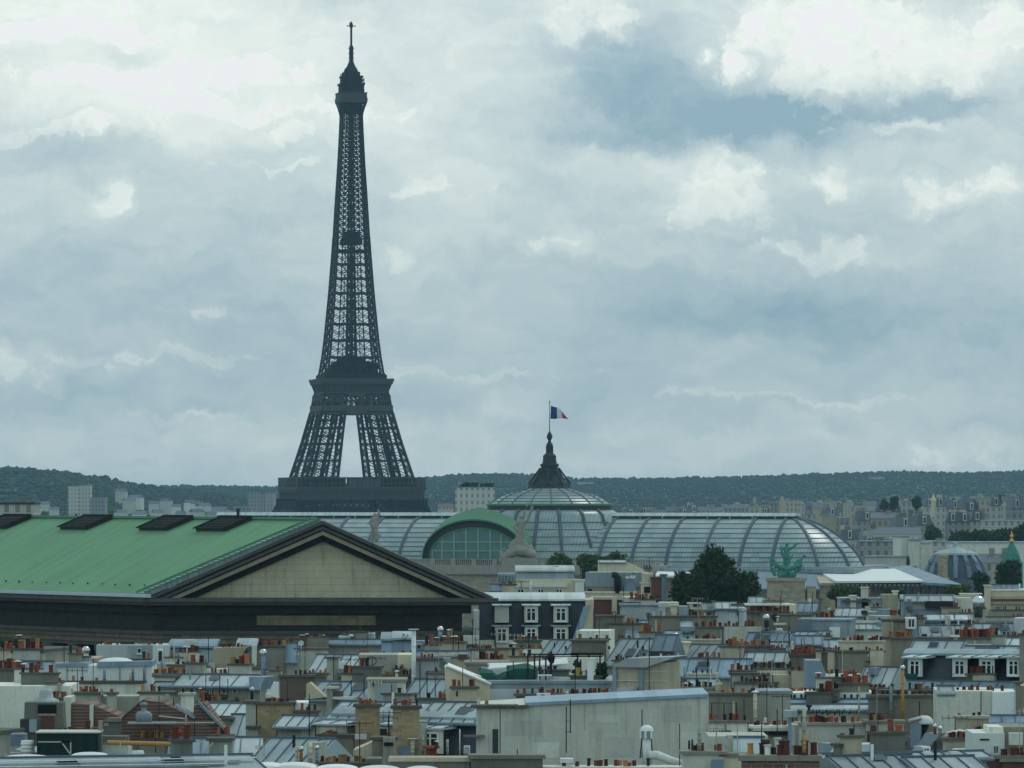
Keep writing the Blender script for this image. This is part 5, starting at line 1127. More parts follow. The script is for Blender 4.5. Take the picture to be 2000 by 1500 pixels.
h.Z(1182,1268,1248,1296,'z2',pitch=27); h.V(1190,1262,1268,4,'blk',d=1.2); h.V(1256,1262,1269,4,'blk',d=1.3); h.C(1198,1226,1288,None,'pg','rr.kk.k',d=-1.2,ph=10); h.H(1242,1246,1280,1288,d=-.4,mt='blk',name='roof_hatch')
h = House('grey_block_house', 1300, 1201, 'tall plain grey beige block with yellow pots along its top edge, left of pale walls', 474)
h.C(1266,1328,1202,None,'pd','ow.yw.yyo',th=3,ph=8,d=0); h.C(1328,1400,1202,None,'pd','rrrrrbk.rrwrbbk',d=1.5,th=2.5,ph=9); h.C(1310,1322,1180,1203,'pc','',d=2,cap='pc'); h.W(1322,1345,1184,'z2',1202,d=3,dep=3); h.C(1345,1368,1176,1190,'pc','.r..r',d=4,ph=5,cap='pw'); h.W(1288,1326,1177,'pw',1186,d=4,dep=4); h.H(1354,1367,1179,1185,d=3.95)
h.Z(1328,1352,1212,1222,'z2',d=.3,pitch=20); h.C(1264,1268,1196,1280,'cp','',d=-.1,th=.4)
h = House('lilac_wall_house', 1425, 1187, 'pale lilac wall house with a blue vent, right of the yellow pots', 520)
h.W(1396,1458,1188,'z1',dep=6); h.Z(1370,1396,1178,1188,'z2',pitch=25); h.Z(1396,1440,1176,1186,'z1',pitch=22); h.V(1441,1194,1203,3.4,'fblue',cap='hat',d=-.3); h.C(1392,1396,1172,1215,'pg','',d=-.2); h.C(1430,1452,1178,1186,'pg','.rr.r',ph=4)
h = House('red_band_house', 1505, 1181, 'long low house whose top wall is covered by dark red brick pots', 545)
h.W(1458,1545,1196,'pd',dep=5); h.W(1455,1546,1180,'pw',1183,d=.1,dep=5.4,name='parapet'); h.C(1460,1540,1193,1197,'pd','rbrrbrrrrbrrrrrbrrr',ph=10,d=-.4,th=1.2); h.W(1542,1556,1181,'pc',1198,d=0,dep=5); h.Z(1464,1492,1166,1175,'z2',d=4,pitch=22); h.C(1492,1530,1172,1182,'pg','.r....r',d=3,ph=4)
h = House('zinc_roof_house', 1578, 1180, 'small blue zinc gable roof between the red pot band and a leaning antenna', 548, .2)
h.Z(1556,1596,1178,1192,'zb',pitch=24); h.C(1598,1604,1168,1210,'pd','',d=-.4); h.SD(1582,1172,4,d=1); h.C(1556,1592,1196,None,'pb','',d=-1.5)
h = House('chimney_house', 1530, 1198, 'low beige chimney wall under the dark red band with scattered black cowls', 492)
h.C(1491,1586,1199,None,'pd','...........k.......',th=2,ph=8); h.V(1497,1212,1236,9,'blk',d=-1,cap='ball'); h.V(1518,1206,1214,5,'mtl',d=-1,cap='hat'); h.W(1486,1514,1232,'pd',d=-1.5,dep=1); h.SD(1514,1206,8,d=-.8,mt='dk'); h.W(1512,1536,1217,'pw',1221,d=-1.2,dep=.8,name='parapet')
h = House('zinc_block_house', 1595, 1208, 'dark blue zinc cube attic with a paler right half', 470, .15)
h.W(1556,1583,1209,'z3',dep=6); h.W(1583,1660,1213,'z2',d=.2,dep=6,cop='z3'); h.W(1620,1640,1225,'wt',1245,d=-.4,dep=1.5,name='roof_hutch'); h.Z(1560,1620,1233,1240,'z2',d=-1.5,pitch=15); h.C(1602,1622,1240,1256,'pb','rrr',ph=6,d=-2)
h = House('grey_wall_house', 1450, 1222, 'house with a pale blue grey end wall below slender red pots', 452)
h.C(1356,1416,1223,None,'pd','r.rr.rr.r.',ph=11,d=.2,th=1.2); h.C(1414,1486,1223,None,'pg','rr.rr..rrr.r',ph=12,d=.1,th=1.6); h.A(1442,1192,1222,d=.4,kind=1); h.W(1414,1488,1224,'pw',1262,d=-.1,dep=.3); h.Z(1300,1356,1232,1252,'z2',d=-2,pitch=20); h.W(1330,1358,1224,'z3',1232,d=-1,dep=1,name='roof_hutch')
h.C(1336,1406,1247,1262,'pc','rbr.br.bbrrrr.',d=-2.4,ph=9,cap='pw')
h = House('rounded_zinc_house', 1505, 1236, 'rounded dark zinc roof with pale ribs behind a row of orange pots', 432, .3)
h.Z(1452,1540,1236,1262,'z3',pitch=30); h.Z(1480,1590,1234,1242,'z2',d=2.5,pitch=14); h.A(1542,1222,1262,d=-.5); h.V(1522,1227,1234,12,'mtl',d=2)
h = House('chimney_house', 1455, 1257, 'beige chimney block with a long row of orange pots below the rounded zinc roof', 398)
h.C(1402,1506,1259,None,'pd','...rrrrroroor.oryorror',ph=10,th=1.6); h.Z(1504,1540,1254,1268,'z2',d=.5,pitch=24); h.C(1508,1532,1265,None,'pb','r.rr.r',d=-.4,ph=6)
h = House('zinc_roof_house', 1375, 1260, 'low zinc roof with steep dark seams and slim red pots on its lower edge', 388, .42)
h.Z(1332,1404,1259,1284,'z2',pitch=24); h.C(1355,1432,1283,None,'cp','r.r.r.r.r.rr.r',d=-1.4,ph=13,th=.9); h.C(1311,1334,1252,1284,'pc','',d=-.3,cap='pc',th=1.2); h.V(1319,1248,1280,9,'pc',d=-.9,cap='ball'); h.H(1312,1316,1262,1276,d=-.6,mt='blk')
h = House('zinc_roof_house', 1293, 1262, 'dark shaded zinc roof left of a cream chimney with a rounded top', 384, .3)
h.Z(1270,1312,1240,1275,'z3',pitch=38); h.C(1278,1326,1281,None,'pd','.w..m..w',d=-1.6,ph=6); h.W(1268,1312,1272,'dk',d=-.7,dep=.8)
h = House('curved_roof_house', 1590, 1246, 'house with a dark curved zinc eyebrow roof over a cream wall and bunched red pots', 400)
h.W(1552,1604,1256,'pc',dep=5); h.Z(1554,1606,1242,1254,'z3',pitch=28,d=-.2); h.C(1536,1600,1277,None,'pd','r.rrrrorrr.r',ph=17,d=-1.4,th=1.2); h.A(1541,1225,1280,d=-1); h.C(1594,1604,1268,1312,'pb','',d=-2.2); h.C(1602,1626,1272,1290,'pd','rr.rr',d=-1,ph=10); h.Z(1600,1640,1250,1262,'z2',d=.4,pitch=20)
h = House('blue_zinc_house', 1410, 1286, 'long pale blue zinc roof behind the white walls in the middle right', 352, .2)
h.Z(1310,1460,1287,1316,'zb',pitch=33,seam=1.0); h.Z(1452,1532,1274,1288,'z1',d=2,pitch=28); h.W(1326,1456,1285,'zb',1289,d=2.8,dep=.4,name='ridge_cap')
h = House('white_chimney_house', 1372, 1312, 'low white walled attic with black flues left of the stepped chimneys', 338)
h.C(1346,1402,1314,1340,'pw','.kk..k.kkw.',ph=10,cap='pg',th=1.2); h.Z(1346,1404,1326,1336,'z2',d=-1.2,pitch=22); h.C(1318,1408,1341,None,'pg','.kmkmkkrkk..',d=-2.2,ph=13,cap='pd'); h.V(1401,1316,1344,6,'z1',d=-1.4); h.V(1405,1333,1352,14,'pc',d=-2.6)
h.A(1361,1300,1336,d=-1); h.A(1388,1300,1340,d=-1,mt='wt'); h.C(1312,1328,1320,1345,'pd','.r',d=-1,ph=7)
h = House('stepped_chimney_house', 1490, 1304, 'stepped cream and brown chimney stacks crowded with red and black pots in the middle right', 334)
h.C(1428,1474,1308,None,'pd','rrkr.rrk',ph=14,d=1.2,th=1.2); h.C(1472,1548,1304,1320,'pc','k.rk.rk.rkr.kk',ph=14,d=2.2); h.W(1474,1546,1310,'pw',1318,d=1.8,dep=1,name='parapet'); h.C(1545,1576,1309,None,'br','rbrbrr',ph=10,d=.4,th=1.4); h.W(1546,1575,1312,'pb',d=-.1,dep=.5)
h.C(1428,1500,1313,None,'pg','',d=.2,th=1); h.W(1500,1546,1318,'pb',d=.6,dep=4); h.C(1437,1518,1331,None,'pg','..k.bk.bmb.bk.k.',d=-.7,ph=12,th=1.1); h.A(1471,1316,1348,d=-1.2); h.A(1428,1300,1350,d=-.9)
for px in (1484,1490,1497,1506,1515): h.H(px-2,px+2,1337,1346,d=-.72)
h = House('pot_wall_house', 1455, 1347, 'grey chimney wall with a ladder rail and red pots right of the big white wall', 287)
h.C(1384,1480,1352,None,'pd','....rrrrr.r.kbk',ph=9,th=1.6); h.A(1390,1373,1402,d=-1); h.A(1414,1373,1402,d=-1); h.A(1439,1373,1402,d=-1); h.W(1389,1440,1372.5,'blk',1373.5,d=-1,dep=.05,name='rail')
h.C(1384,1460,1406,None,'pw','ro..k.bor.k',d=-1.2,ph=14,cap='pd',th=1); h.V(1475,1354,1415,8,'pc',d=-.5,cap='hat'); h.W(1478,1544,1355,'pg',d=2.5,dep=4,cop='z2')
for i in range(3): h.H(1386+i*6,1389+i*6,1427,1437,d=-1.22)
h.W(1404,1428,1427,'blk',1436,d=-1.4,dep=.3,name='louvre'); h.W(1384,1428,1440,'pg',d=-1.45,dep=.3)
h = House('white_terrace_house', 1600, 1353, 'white wall house with slit windows and layered blue zinc ledges', 296)
h.C(1500,1610,1349,None,'pg','rrrrrrrrrrrrrr.orkrk',d=2.4,ph=7,th=1); h.W(1543,1710,1353,'wt',d=0,dep=5); h.Z(1540,1720,1366,1373,'zb',d=-1,pitch=14,seam=3); h.Z(1540,1720,1376,1383,'z1',d=-2.2,pitch=14,seam=3)
for px in (1545,1552,1565,1573,1587,1650,1663,1675): h.H(px-2,px+2,1356,1365,d=-.02)
h.C(1599,1640,1344,1372,'pd','..rooko.kk',d=-.8,ph=13); h.W(1610,1636,1360,'cp',1370,d=-1.2,dep=1.2,name='chimney_ledge'); h.W(1558,1724,1383,'pw',d=-2.3,dep=.5)
h = House('pink_wall_house', 1650, 1315, 'narrow pinkish plaster chimney wall capped by a pale slab with red pots', 318)
h.C(1616,1678,1316,None,'pb','rrr........rrrr..',ph=9,cap='pw',th=1.4); h.PG([(1575,1290),(1604,1290),(1616,1325),(1612,1345),(1575,1345)],'zb',d=.6,dep=3,name='roof')
h = House('large_grey_house', 1660, 1268, 'two plain grey chimney walls with tiny red pots along a cream parapet', 366)
h.C(1622,1726,1270,None,'pd','rrk..bk...kr.rr',ph=8,th=2); h.W(1700,1726,1272,'pb',d=-.2,dep=1); h.C(1640,1726,1250,1272,'pc','.brwr.rrbrr.rmrbrb.b',d=2.5,ph=9,cap='pg'); h.C(1618,1630,1268,1330,'pb','',d=-.6); h.A(1635,1280,1316,d=-.8); h.W(1690,1700,1291,'dk',1294,d=-.4,dep=.3,name='vent_hood')
h = House('curved_zinc_house', 1715, 1303, 'little curved pale zinc roof with a dark opening left of the big mansard', 322, .4)
h.Z(1676,1740,1303,1340,'z1',pitch=36); h.W(1696,1712,1304,'z3',1318,d=.6,dep=1,name='dormer'); h.C(1677,1724,1342,None,'br','rrrbrbbrbrb',d=-1.2,ph=7,th=.9); h.A(1694,1312,1346,d=-.6)
h = House('chimney_house', 1790, 1244, 'pair of broad grey beige chimney walls with an orange pot row and a white hatch', 374)
h.C(1726,1800,1243,None,'pb','...ooooooooooo....',ph=11,th=2,d=.6); h.C(1744,1872,1244,None,'pd','',d=.2,th=1.6); h.W(1726,1745,1215,'pb',1244,d=3,dep=2); h.W(1726,1782,1214,'pd',1244,d=3.4,dep=2,cop='cp'); h.C(1732,1770,1212,1216,'pd','r..rrr.rr',d=3.5,ph=5); h.Nw(1773,1787,1208,1226,d=2.4); h.W(1770,1790,1206,'wt',1228,d=2.45,dep=1.5,name='roof_hutch'); h.C(1862,1871,1240,1260,'pb','',d=-.2,cap='pw')
h.V(1806,1238,1243,9,'dk',d=-.2)
h = House('big_mansard_house', 1885, 1250, 'large dark slate mansard with four white dormer windows at the right', 345, .36)
h.Z(1774,1872,1251,1279,'z1',d=2.8,pitch=30,seam=.9); h.Z(1870,2010,1262,1280,'z2',d=2.8,pitch=26,seam=.9); h.Z(1944,1996,1246,1262,'z1',d=5,pitch=26,seam=.9)
h.M(1752,2030,1281,1336,run=2.0,mt='sl',top='z2',dep=8)
for x0, x1 in ((1773,1801),(1860,1889),(1912,1942),(1966,1994)): h.D(x0,x1,1285,1322,d=-.1,dep=2.6,cheek='sl',roof='z1',face='wt',rise=5,over=.35)
h.Z(1730,2020,1331,1338,'z3',d=-1.3,pitch=22,seam=1.2); h.W(1758,1790,1316,'green',1326,d=-.5,dep=.4,name='roof_box'); h.C(1991,2010,1236,1340,'pd','rrr',d=-.6,ph=9)
h = House('pot_ledge_house', 1890, 1244, 'wide grey chimney ledge loaded with bright orange red pots above the four dormers', 385)
h.C(1868,1950,1244,None,'pg','brrrrorrrr.rrrrrrr.',ph=18,th=2); h.C(1958,1990,1240,1256,'pc','rror',d=1,ph=8); h.Z(1905,1990,1218,1236,'z2',d=2.5,pitch=22); h.Z(1800,1880,1222,1240,'z2',d=2,pitch=18); h.PG([(1988,1208),(2020,1206),(2020,1246),(1985,1246)],'z1',d=1,dep=3,name='roof')
h = House('yellow_pipe_house', 1790, 1345, 'dark grey chimney wall crossed by a tall orange yellow flue pipe at the right', 292)
h.C(1700,1850,1356,None,'pd','bb.bkb.kbbwb.kb.bkb.',ph=9,th=1.6,d=.2); h.C(1698,1742,1358,None,'sd','',d=-.2,th=1); h.V(1763,1308,1412,6.5,'orng',d=-.6,cap='ball'); h.A(1796,1370,1402,d=-.3); h.V(1740,1340,1400,6,'z2',d=-.5); h.C(1722,1845,1346,1357,'pd','..kk.r.o.k.rro.r.k.k.',d=2.2,ph=14)
h = House('white_party_house', 1910, 1346, 'big streaked whitish party wall under a row of mixed pots at the right edge', 284, .05)
h.W(1829,1940,1350,'pw',dep=6); h.W(1938,1986,1352,'wt',d=-.2,dep=5); h.C(1838,1985,1349,1352,'pd','..r..r.b.rr.r..brr..b.r..',d=1.5,ph=13); h.C(1984,1993,1330,None,'pd','',d=-.3); h.W(1992,2010,1340,'pb',d=0,dep=5); h.A(1916,1350,1390,d=-.4); h.Z(1834,1862,1340,1349,'z1',d=.3,pitch=24,seam=1); h.Z(1930,2010,1398,1408,'z3',d=-1.5,pitch=15); h.W(1958,2010,1408,'pd',d=-1.4,dep=1.5)
h = House('chimney_house', 1900, 1395, 'patchy plaster chimney with a pale slab standing before the big whitish wall', 262)
h.C(1870,1931,1397,None,'pb','r....k.b..',ph=8,cap='pg',th=1.2); h.C(1903,1931,1428,1436,'pd','bkrb',ph=12,d=-.5); h.W(1900,1932,1432,'wt',d=-.7,dep=.4); h.H(1914,1932,1443,1447,d=-.72)
h = House('hooded_vent_house', 1850, 1404, 'blue grey ventilation shaft under a shiny curved white hood', 258, .3)
h.W(1778,1798,1414,'zb',1460,dep=1.2,name='shaft'); h.PG([(1796,1414),(1812,1414),(1800,1442),(1796,1442)],'hole',d=.3,dep=.5,name='opening')
m = MB(); x = h.x(1803); zz = h.z(1413,1803); m.lathe([(.42*math.sin(t)+.002, zz-.05+.42*math.cos(t)) for t in [math.pi/2*i/6 for i in range(7)]], 14, (x, .5)); m.beam((h.x(1774),.4,zz+.12),(h.x(1798),.4,zz+.3),.9,.14); m.build('vent_hood', 'wt', h.root, True)
h.PG([(1806,1432),(1840,1432),(1800,1472),(1772,1474),(1800,1444)],'z2',d=-.4,dep=1,name='duct'); h.W(1804,1848,1438,'pd',d=.8,dep=3); h.W(1772,1900,1440,'pd',d=2,dep=3)
h = House('chimney_house', 1875, 1436, 'chimney ledge with shiny round cowls on orange pots left of a white gas cabinet', 243)
h.C(1846,1899,1440,None,'pg','..mm.mmm.k',ph=20,th=1.3); h.V(1826,1422,1434,6,'pot_r',cap='ball',d=1); h.V(1836,1426,1436,6,'z1',cap='ball',d=1); h.C(1868,1896,1462,None,'pc','',d=-1,cap='pw'); h.H(1902,1913,1465,1476,d=-1.02,mt='dgreen'); h.Nw(1915,1924,1464,1476,d=-1)
h = House('white_annex_house', 1950, 1420, 'whitewashed annex with a dark red wall base at the lower right corner', 238)
h.W(1900,1962,1432,'wt',dep=4); h.W(1932,1960,1420,'pw',d=.4,dep=3); h.H(1914,1932,1443,1446,d=-.02); h.Nw(1940,1950,1456,1472,d=-.01); h.W(1960,2010,1420,'pd',d=.8,dep=4); h.W(1972,1998,1432,'pw',1455,d=-.3,dep=.6,name='roof_hutch'); h.C(1958,2006,1481,None,'rb','b..b.bbb',d=-1.5,ph=24,cap='pd',th=1.2); h.W(1928,2010,1482,'rb',d=-1.3,dep=1.2,cop='pd')
h = House('stained_wall_house', 1640, 1406, 'long stained white chimney wall with a crowd of orange pots and a mushroom cowl', 262)
h.C(1545,1690,1410,None,'pw','r..brorrbrroor.kr.r.or',ph=14,th=1.5,cap='pd'); h.C(1692,1765,1406,None,'pw','rrrrrrrr.......',ph=13,d=-.3,cap='pd',th=1.2); h.V(1571,1384,1450,8,'pg',d=-.8); h.V(1571,1428,1470,7,'orng',d=-.85); h.V(1580,1380,1388,5,'blk',d=-.6,cap='tee'); h.V(1678,1342,1405,4,'pb',d=-.9)
h.C(1696,1735,1450,None,'pg','rrrorr.r',d=-1.2,ph=20,th=1); h.C(1651,1672,1444,None,'pg','rrr',d=-1.2,ph=12); h.C(1744,1782,1446,1475,'pd','.k..k',d=-1,ph=10); h.A(1736,1404,1450,d=-.9); h.W(1720,1782,1450,'pd',d=-.7,dep=.5); h.A(1668,1414,1452,d=-.5)
for px in (1595,1616,1640): h.A(px,1386,1398,d=.2,kind=1)
h = House('vent_box_house', 1520, 1400, 'chimney ledge with little red pots beside a boxy blue grey vent on a post', 258)
h.C(1469,1540,1416,None,'pb','kr.mr.br.r',ph=12,cap='pw',th=1.2); h.W(1471,1540,1424,'pw',1428,d=-.2,dep=.5,name='parapet'); h.W(1472,1538,1428,'pd',d=.1,dep=2); h.H(1472,1497,1427,1436,d=-.1); h.H(1502,1538,1427,1436,d=-.1); h.W(1533,1557,1388,'z2',1401,d=-.8,dep=1,name='vent_box'); h.W(1540,1546,1400,'z3',d=-.6,dep=.5,name='vent_post'); h.A(1518,1386,1440,d=-.7,kind=0); h.W(1546,1560,1416,'pg',d=.4,dep=2); h.V(1495,1402,1412,5,'wt',d=-.3); h.W(1543,1552,1420,'pw',1456,d=.2,dep=1)
h = House('skylight_roof_house', 1620, 1450, 'zinc roof with a pale hipped glass skylight at the lower right', 232, -.35)
h.Z(1615,1730,1472,1492,'zb',pitch=20); h.PG([(1622,1474),(1640,1455),(1724,1453),(1738,1466),(1730,1474)],'z1',d=1.6,dep=1.6,name='skylight'); h.W(1616,1634,1452,'z2',1480,d=2,dep=1,name='roof_hutch')
h = House('zinc_roof_house', 1780, 1470, 'long zinc roof with bold slanting seams along the bottom right', 222, -.42)
h.Z(1640,1800,1476,1496,'z2',pitch=20,seam=.75); h.Z(1790,1925,1478,1500,'z2',pitch=20,seam=.75,d=-.8); h.Z(1640,1930,1470,1478,'z2',d=1.8,pitch=14,seam=.9); h.W(1858,1874,1468,'pw',1474,d=2,dep=.6,name='roof_hutch'); h.W(1800,1818,1458,'wt',1470,d=2.4,dep=.7,name='roof_hutch'); h.Nw(1802,1814,1460,1468,d=2.38)
h = House('dark_pot_house', 1540, 1466, 'brick chimney at the bottom edge with a row of tall dark red pots', 214, .05)
h.C(1448,1600,1474,None,'bk','..r...bbwbbzbbb...b.b..b.'.replace('z','w'),ph=26,th=1.4,cap='pd',cappx=.25); h.V(1570,1412,1470,7,'pd',d=-.3); h.V(1571,1436,1470,7,'orng',d=-.32)
h = House('white_pot_house', 1390, 1464, 'white chimney block with four orange pots right of the curved white duct', 219)
h.C(1334,1414,1466,None,'pw','..rrr...rr',ph=20,cap='pd',th=1.4); h.C(1410,1460,1470,None,'pc','',d=.4,cap='pd',th=1.2); h.V(1366,1422,1466,8,'pg',d=.2); h.V(1346,1446,1464,4,'blk',d=.3); h.V(1352,1444,1464,4,'dk',d=.3); h.W(1390,1413,1484,'z3',d=-.1,dep=.3); h.W(1384,1500,1438,'pg',d=5,dep=4); h.Z(1425,1492,1440,1468,'z2',d=2.4,pitch=26,seam=1.0); h.W(1421,1432,1440,'pg',1470,d=2,dep=.6)
# middle and left
h = House('white_gable_house', 1157, 1355, 'largest plain whitish blank wall in the foreground with a blue zinc coping', 262)
h.PG([(930,1382),(1026,1376),(1384,1357),(1384,1500),(930,1500)],'pw',dep=8,name='wall'); h.PG([(1026,1372.5),(1384,1355),(1384,1361),(1026,1379)],'zb',d=-.15,dep=8.2,name='coping')
for x0, x1, y0, y1, mt_ in ((985,1060,1408,1436,'patch'),(1150,1210,1396,1412,'pw'),(1290,1352,1378,1410,'patch'),(1180,1240,1440,1478,'patch'),(1040,1092,1450,1480,'pw'),(1325,1384,1430,1466,'pw')): h.W(x0,x1,y0,mt_,y1,d=-.012,dep=.05,name='render_patch')
for x0 in (1034, 1141, 1222, 1306, 1365): h.W(x0,x0+.7,1380-.055*(x0-1034),'pg',1420+(x0*7)%70,d=-.02,dep=.04,name='crack_line')
h.W(932,1382,1500,'pw',d=.1,dep=7); h.C(924,1027,1376,1384,'pd','',d=-.2,th=1.2); h.H(962,973,1424,1478,d=-.02,mt='dk',name='shutter'); h.W(905,946,1436,'pd',1440,d=-.5,dep=.5,name='ledge')
h.A(1114,1366,1432,d=-.5); h.A(1106,1380,1470,d=-.4); h.W(1104,1114,1408,'blk',1408.8,d=-.45,dep=.05,name='bracket'); h.W(1104,1114,1429,'blk',1429.8,d=-.45,dep=.05,name='bracket'); h.A(1254,1386,1420,d=-2); h.V(947,1376,1390,6,'pg',d=.2)
h.C(930,955,1376,1378,'pd','wrr',d=.1,ph=11)
h = House('roof_stair_house', 1255, 1285, 'beige plastered lift hut under a slanting pale zinc roof', 300, .3)
h.W(1200,1252,1300,'pb',dep=3); h.W(1252,1300,1294,'pb',d=-.1,dep=3.2); h.PG([(1196,1302),(1222,1286),(1316,1283),(1312,1286),(1260,1304)],'z1',d=-.6,dep=3.5,name='roof')
for py in (1310,1329,1347): h.W(1200,1300,py,'pw',py+1.2,d=-.15,dep=.3,name='band')
h.W(1247,1256,1304,'zb',1362,d=-.3,dep=.3,name='downpipe'); h.W(1196,1204,1304,'z2',1360,d=-.2,dep=.3,name='downpipe'); h.A(1268,1244,1350,d=-.6); h.W(1205,1232,1344,'z1',1352,d=-1.6,dep=1.5,name='skylight'); h.W(1190,1240,1350,'z2',1360,d=-1.4,dep=2,name='roof_hutch'); h.V(1275,1348,1358,14,'wt',d=-1)
h = House('terrace_house', 1080, 1334, 'roof terrace house behind a long ledge of separate red pots', 305)
h.W(950,1200,1335,'z2',dep=9,cop='z2'); h.PG([(868,1303),(876,1304),(957,1338),(957,1380),(872,1380)],'pc',d=-.6,dep=5,name='gable_wall'); h.PG([(872,1302),(874,1300),(960,1335),(958,1338)],'wt',d=-.8,dep=5.2,name='coping'); h.W(957,1198,1346,'z1',d=-.4,dep=3)
h.C(1008,1200,1354,None,'pd','r.rr.r.rrr.orr.rrr.rrrr.rrrrrrrrrrrr',d=-2.2,ph=11,th=1.1); h.AC(1048,1075,1354,1371,d=-3); h.V(1108,1350,1364,5,'wt',d=-2.6); h.C(1000,1016,1366,None,'pd','oo',d=-3.2,ph=6); h.W(1074,1200,1360,'bk',d=-2.6,dep=.5); h.C(882,932,1340,None,'pb','ro..rr',d=-2.4,ph=14,th=1.2); h.H(891,894,1350,1360,d=-2.43)
# things standing on that terrace
Yt = 307
def on(px, py, Y=Yt): return P(px, py, Y)
def post_frame():
    o = on(1105, 1334); root = empty('garden_trellis', o, label='dark spiky timber trellis standing on the roof terrace', cat='trellis'); k = Yt/F; m = MB()
    for px, yt in ((1031,1276),(1044,1279),(1054,1280),(1066,1284),(1077,1272),(1128,1276),(1134,1288),(1150,1278),(1172,1280)): x = (px-1105)*k; m = MB(); m.box(x-.05,x+.05,-.05,.05,0,(1334-yt)*k); m.build('post', 'blk', root)
    m = MB()
    for x0, x1, py, t in ((1031,1130,1278,.07),(1115,1178,1277,.12),(1115,1178,1282,.07),(1044,1130,1282,.05),(1060,1180,1312,.03)): m.box((x0-1105)*k,(x1-1105)*k,-.06,.06,(1334-py)*k-t*.6,(1334-py)*k+t*.6)
    m.build('beam', 'blk', root)
post_frame()
def shrub(name, px, yt, yb, wpx, Y, label, mt='leafd', n=500, seed=1, leaf=.13): return tree(px, yt, yb, wpx, Y, label, mt, seed, name, n, leaf, cat='plant')
shrub('climbing_plant', 1127, 1284, 1334, 22, Yt+.5, 'dark bare climbing plant in the middle of the terrace trellis', n=130, seed=51); shrub('climbing_plant', 1178, 1290, 1336, 34, Yt+.3, 'dense dark plants at the right end of the terrace, next to the lift hut', n=330, seed=52); shrub('climbing_plant', 1076, 1272, 1300, 14, Yt+.4, 'reddish dark plant atop the tallest trellis post', n=150, seed=53)
m = MB(); k = Yt/F; m.box(-6*k,6*k,-.15,.15,0,48*k); m.box(-6.6*k,6.6*k,-.2,.2,46*k,48.6*k); tag(m.build('white_post', 'wt', loc=on(1153,1334,Yt-1)), 'tall plain white post on the roof terrace', 'post')
def tarp(pts, mt, name, label, cat, dep=2.2, Y=Yt):
    o = on(pts[0][0], pts[0][1], Y); m = MB(); pl = [((x-pts[0][0])*Y/F, -(y-pts[0][1])*Y/F) for x, y in pts]
    n = len(pl); vs = []; 
    for j in range(4):
        t = j/3; vs += [(x+.12*math.sin(j*2+i), dep*t, z+(.25*math.sin(math.pi*t))+.05*math.sin(i*3+j)) for i, (x, z) in enumerate(pl)]
    m.add(vs, [tuple(range(n)), tuple(range(4*n-1, 3*n-1, -1))]+[(j*n+i, j*n+n+i, j*n+n+(i+1) % n, j*n+(i+1) % n) for j in range(3) for i in range(n)])
    return tag(m.build(name, mt, loc=o), label, cat)
tarp([(992,1310),(1004,1306),(1030,1305),(1046,1310),(1048,1330),(1020,1335),(994,1333)],'green','tarpaulin','large rounded green tarpaulin on the roof terrace','tarpaulin')
tarp([(936,1314),(960,1315),(972,1328),(990,1318),(992,1334),(962,1334),(942,1322)],'green','tarpaulin','crumpled green tarpaulin sloping beside the larger one','tarpaulin',1.4,Yt-.6)
tarp([(954,1305),(1030,1301),(1108,1295),(1110,1298),(1032,1304),(956,1309)],'wt','awning','long slanting white awning above the green tarpaulins','awning',1.8,Yt+1.5)
def table():
    o = on(1066,1334,Yt-.9); root = empty('garden_table', o, label='white garden table under the trellis on the roof terrace', cat='table'); k = Yt/F
    m = MB(); m.box(-16*k,12*k,-.4,.4,14*k,16*k); m.build('table_top', 'wt', root)
    for px in (-14, 10):
        m = MB(); m.box((px-1)*k,(px+1)*k,-.3,.3,0,14*k); m.build('leg', 'wt', root)
table()
# middle rows
h = House('zinc_roof_house', 860, 1370, 'pale seamed zinc roof right of the two yellow brick chimneys', 278, .42)
h.Z(818,930,1372,1406,'z1',pitch=24,seam=.62); h.M(800,928,1406,1470,d=-.7,run=1.0,mt='sl',top='z2',dep=2); h.D(818,864,1424,1472,d=-1.3,dep=3.2,cheek='sl',face='pw',roof='z1',rise=12,over=.2); h.V(837,1384,1398,3,'z3',d=.8); h.W(812,824,1414,'pg',d=-2,dep=.7); h.V(898,1424,1476,2.2,'wt',d=-1.9); h.V(826,1436,1474,5,'pg',d=-2.2); h.V(874,1444,1474,5,'pg',d=-2.2)
h.C(832,845,1456,None,'pot_r','',d=-2.6,th=.5,cap='pot_r'); h.V(853,1450,1462,6,'pot_r',cap='hat',d=-2.6); h.V(806,1446,1476,8,'pc',cap='plate',d=-2.4); h.W(778,802,1458,'z3',1476,d=-2.5,dep=.8,name='roof_hutch'); h.V(912,1456,1474,12,'z1',d=-2.6)
h = House('brick_chimney_house', 793, 1375, 'yellow brick chimney, right one of the two, with two big dark red pots', 276)
h.C(767,819,1377,None,'by','rrrrr',ph=11,th=1.2,cappx=.2)
h = House('brick_chimney_house', 717, 1372, 'yellow brick chimney, left one of the two, with a tight red pot row', 279)
h.C(694,741,1374,None,'by','.rrrrrrr.',ph=10,th=1.2,cappx=.2); h.W(693,716,1434,'wt',1444,d=-.3,dep=.4,name='roof_box')
h = House('zinc_roof_house', 720, 1370, 'pale zinc roof behind the left yellow brick chimney with three dormers below', 284, .42)
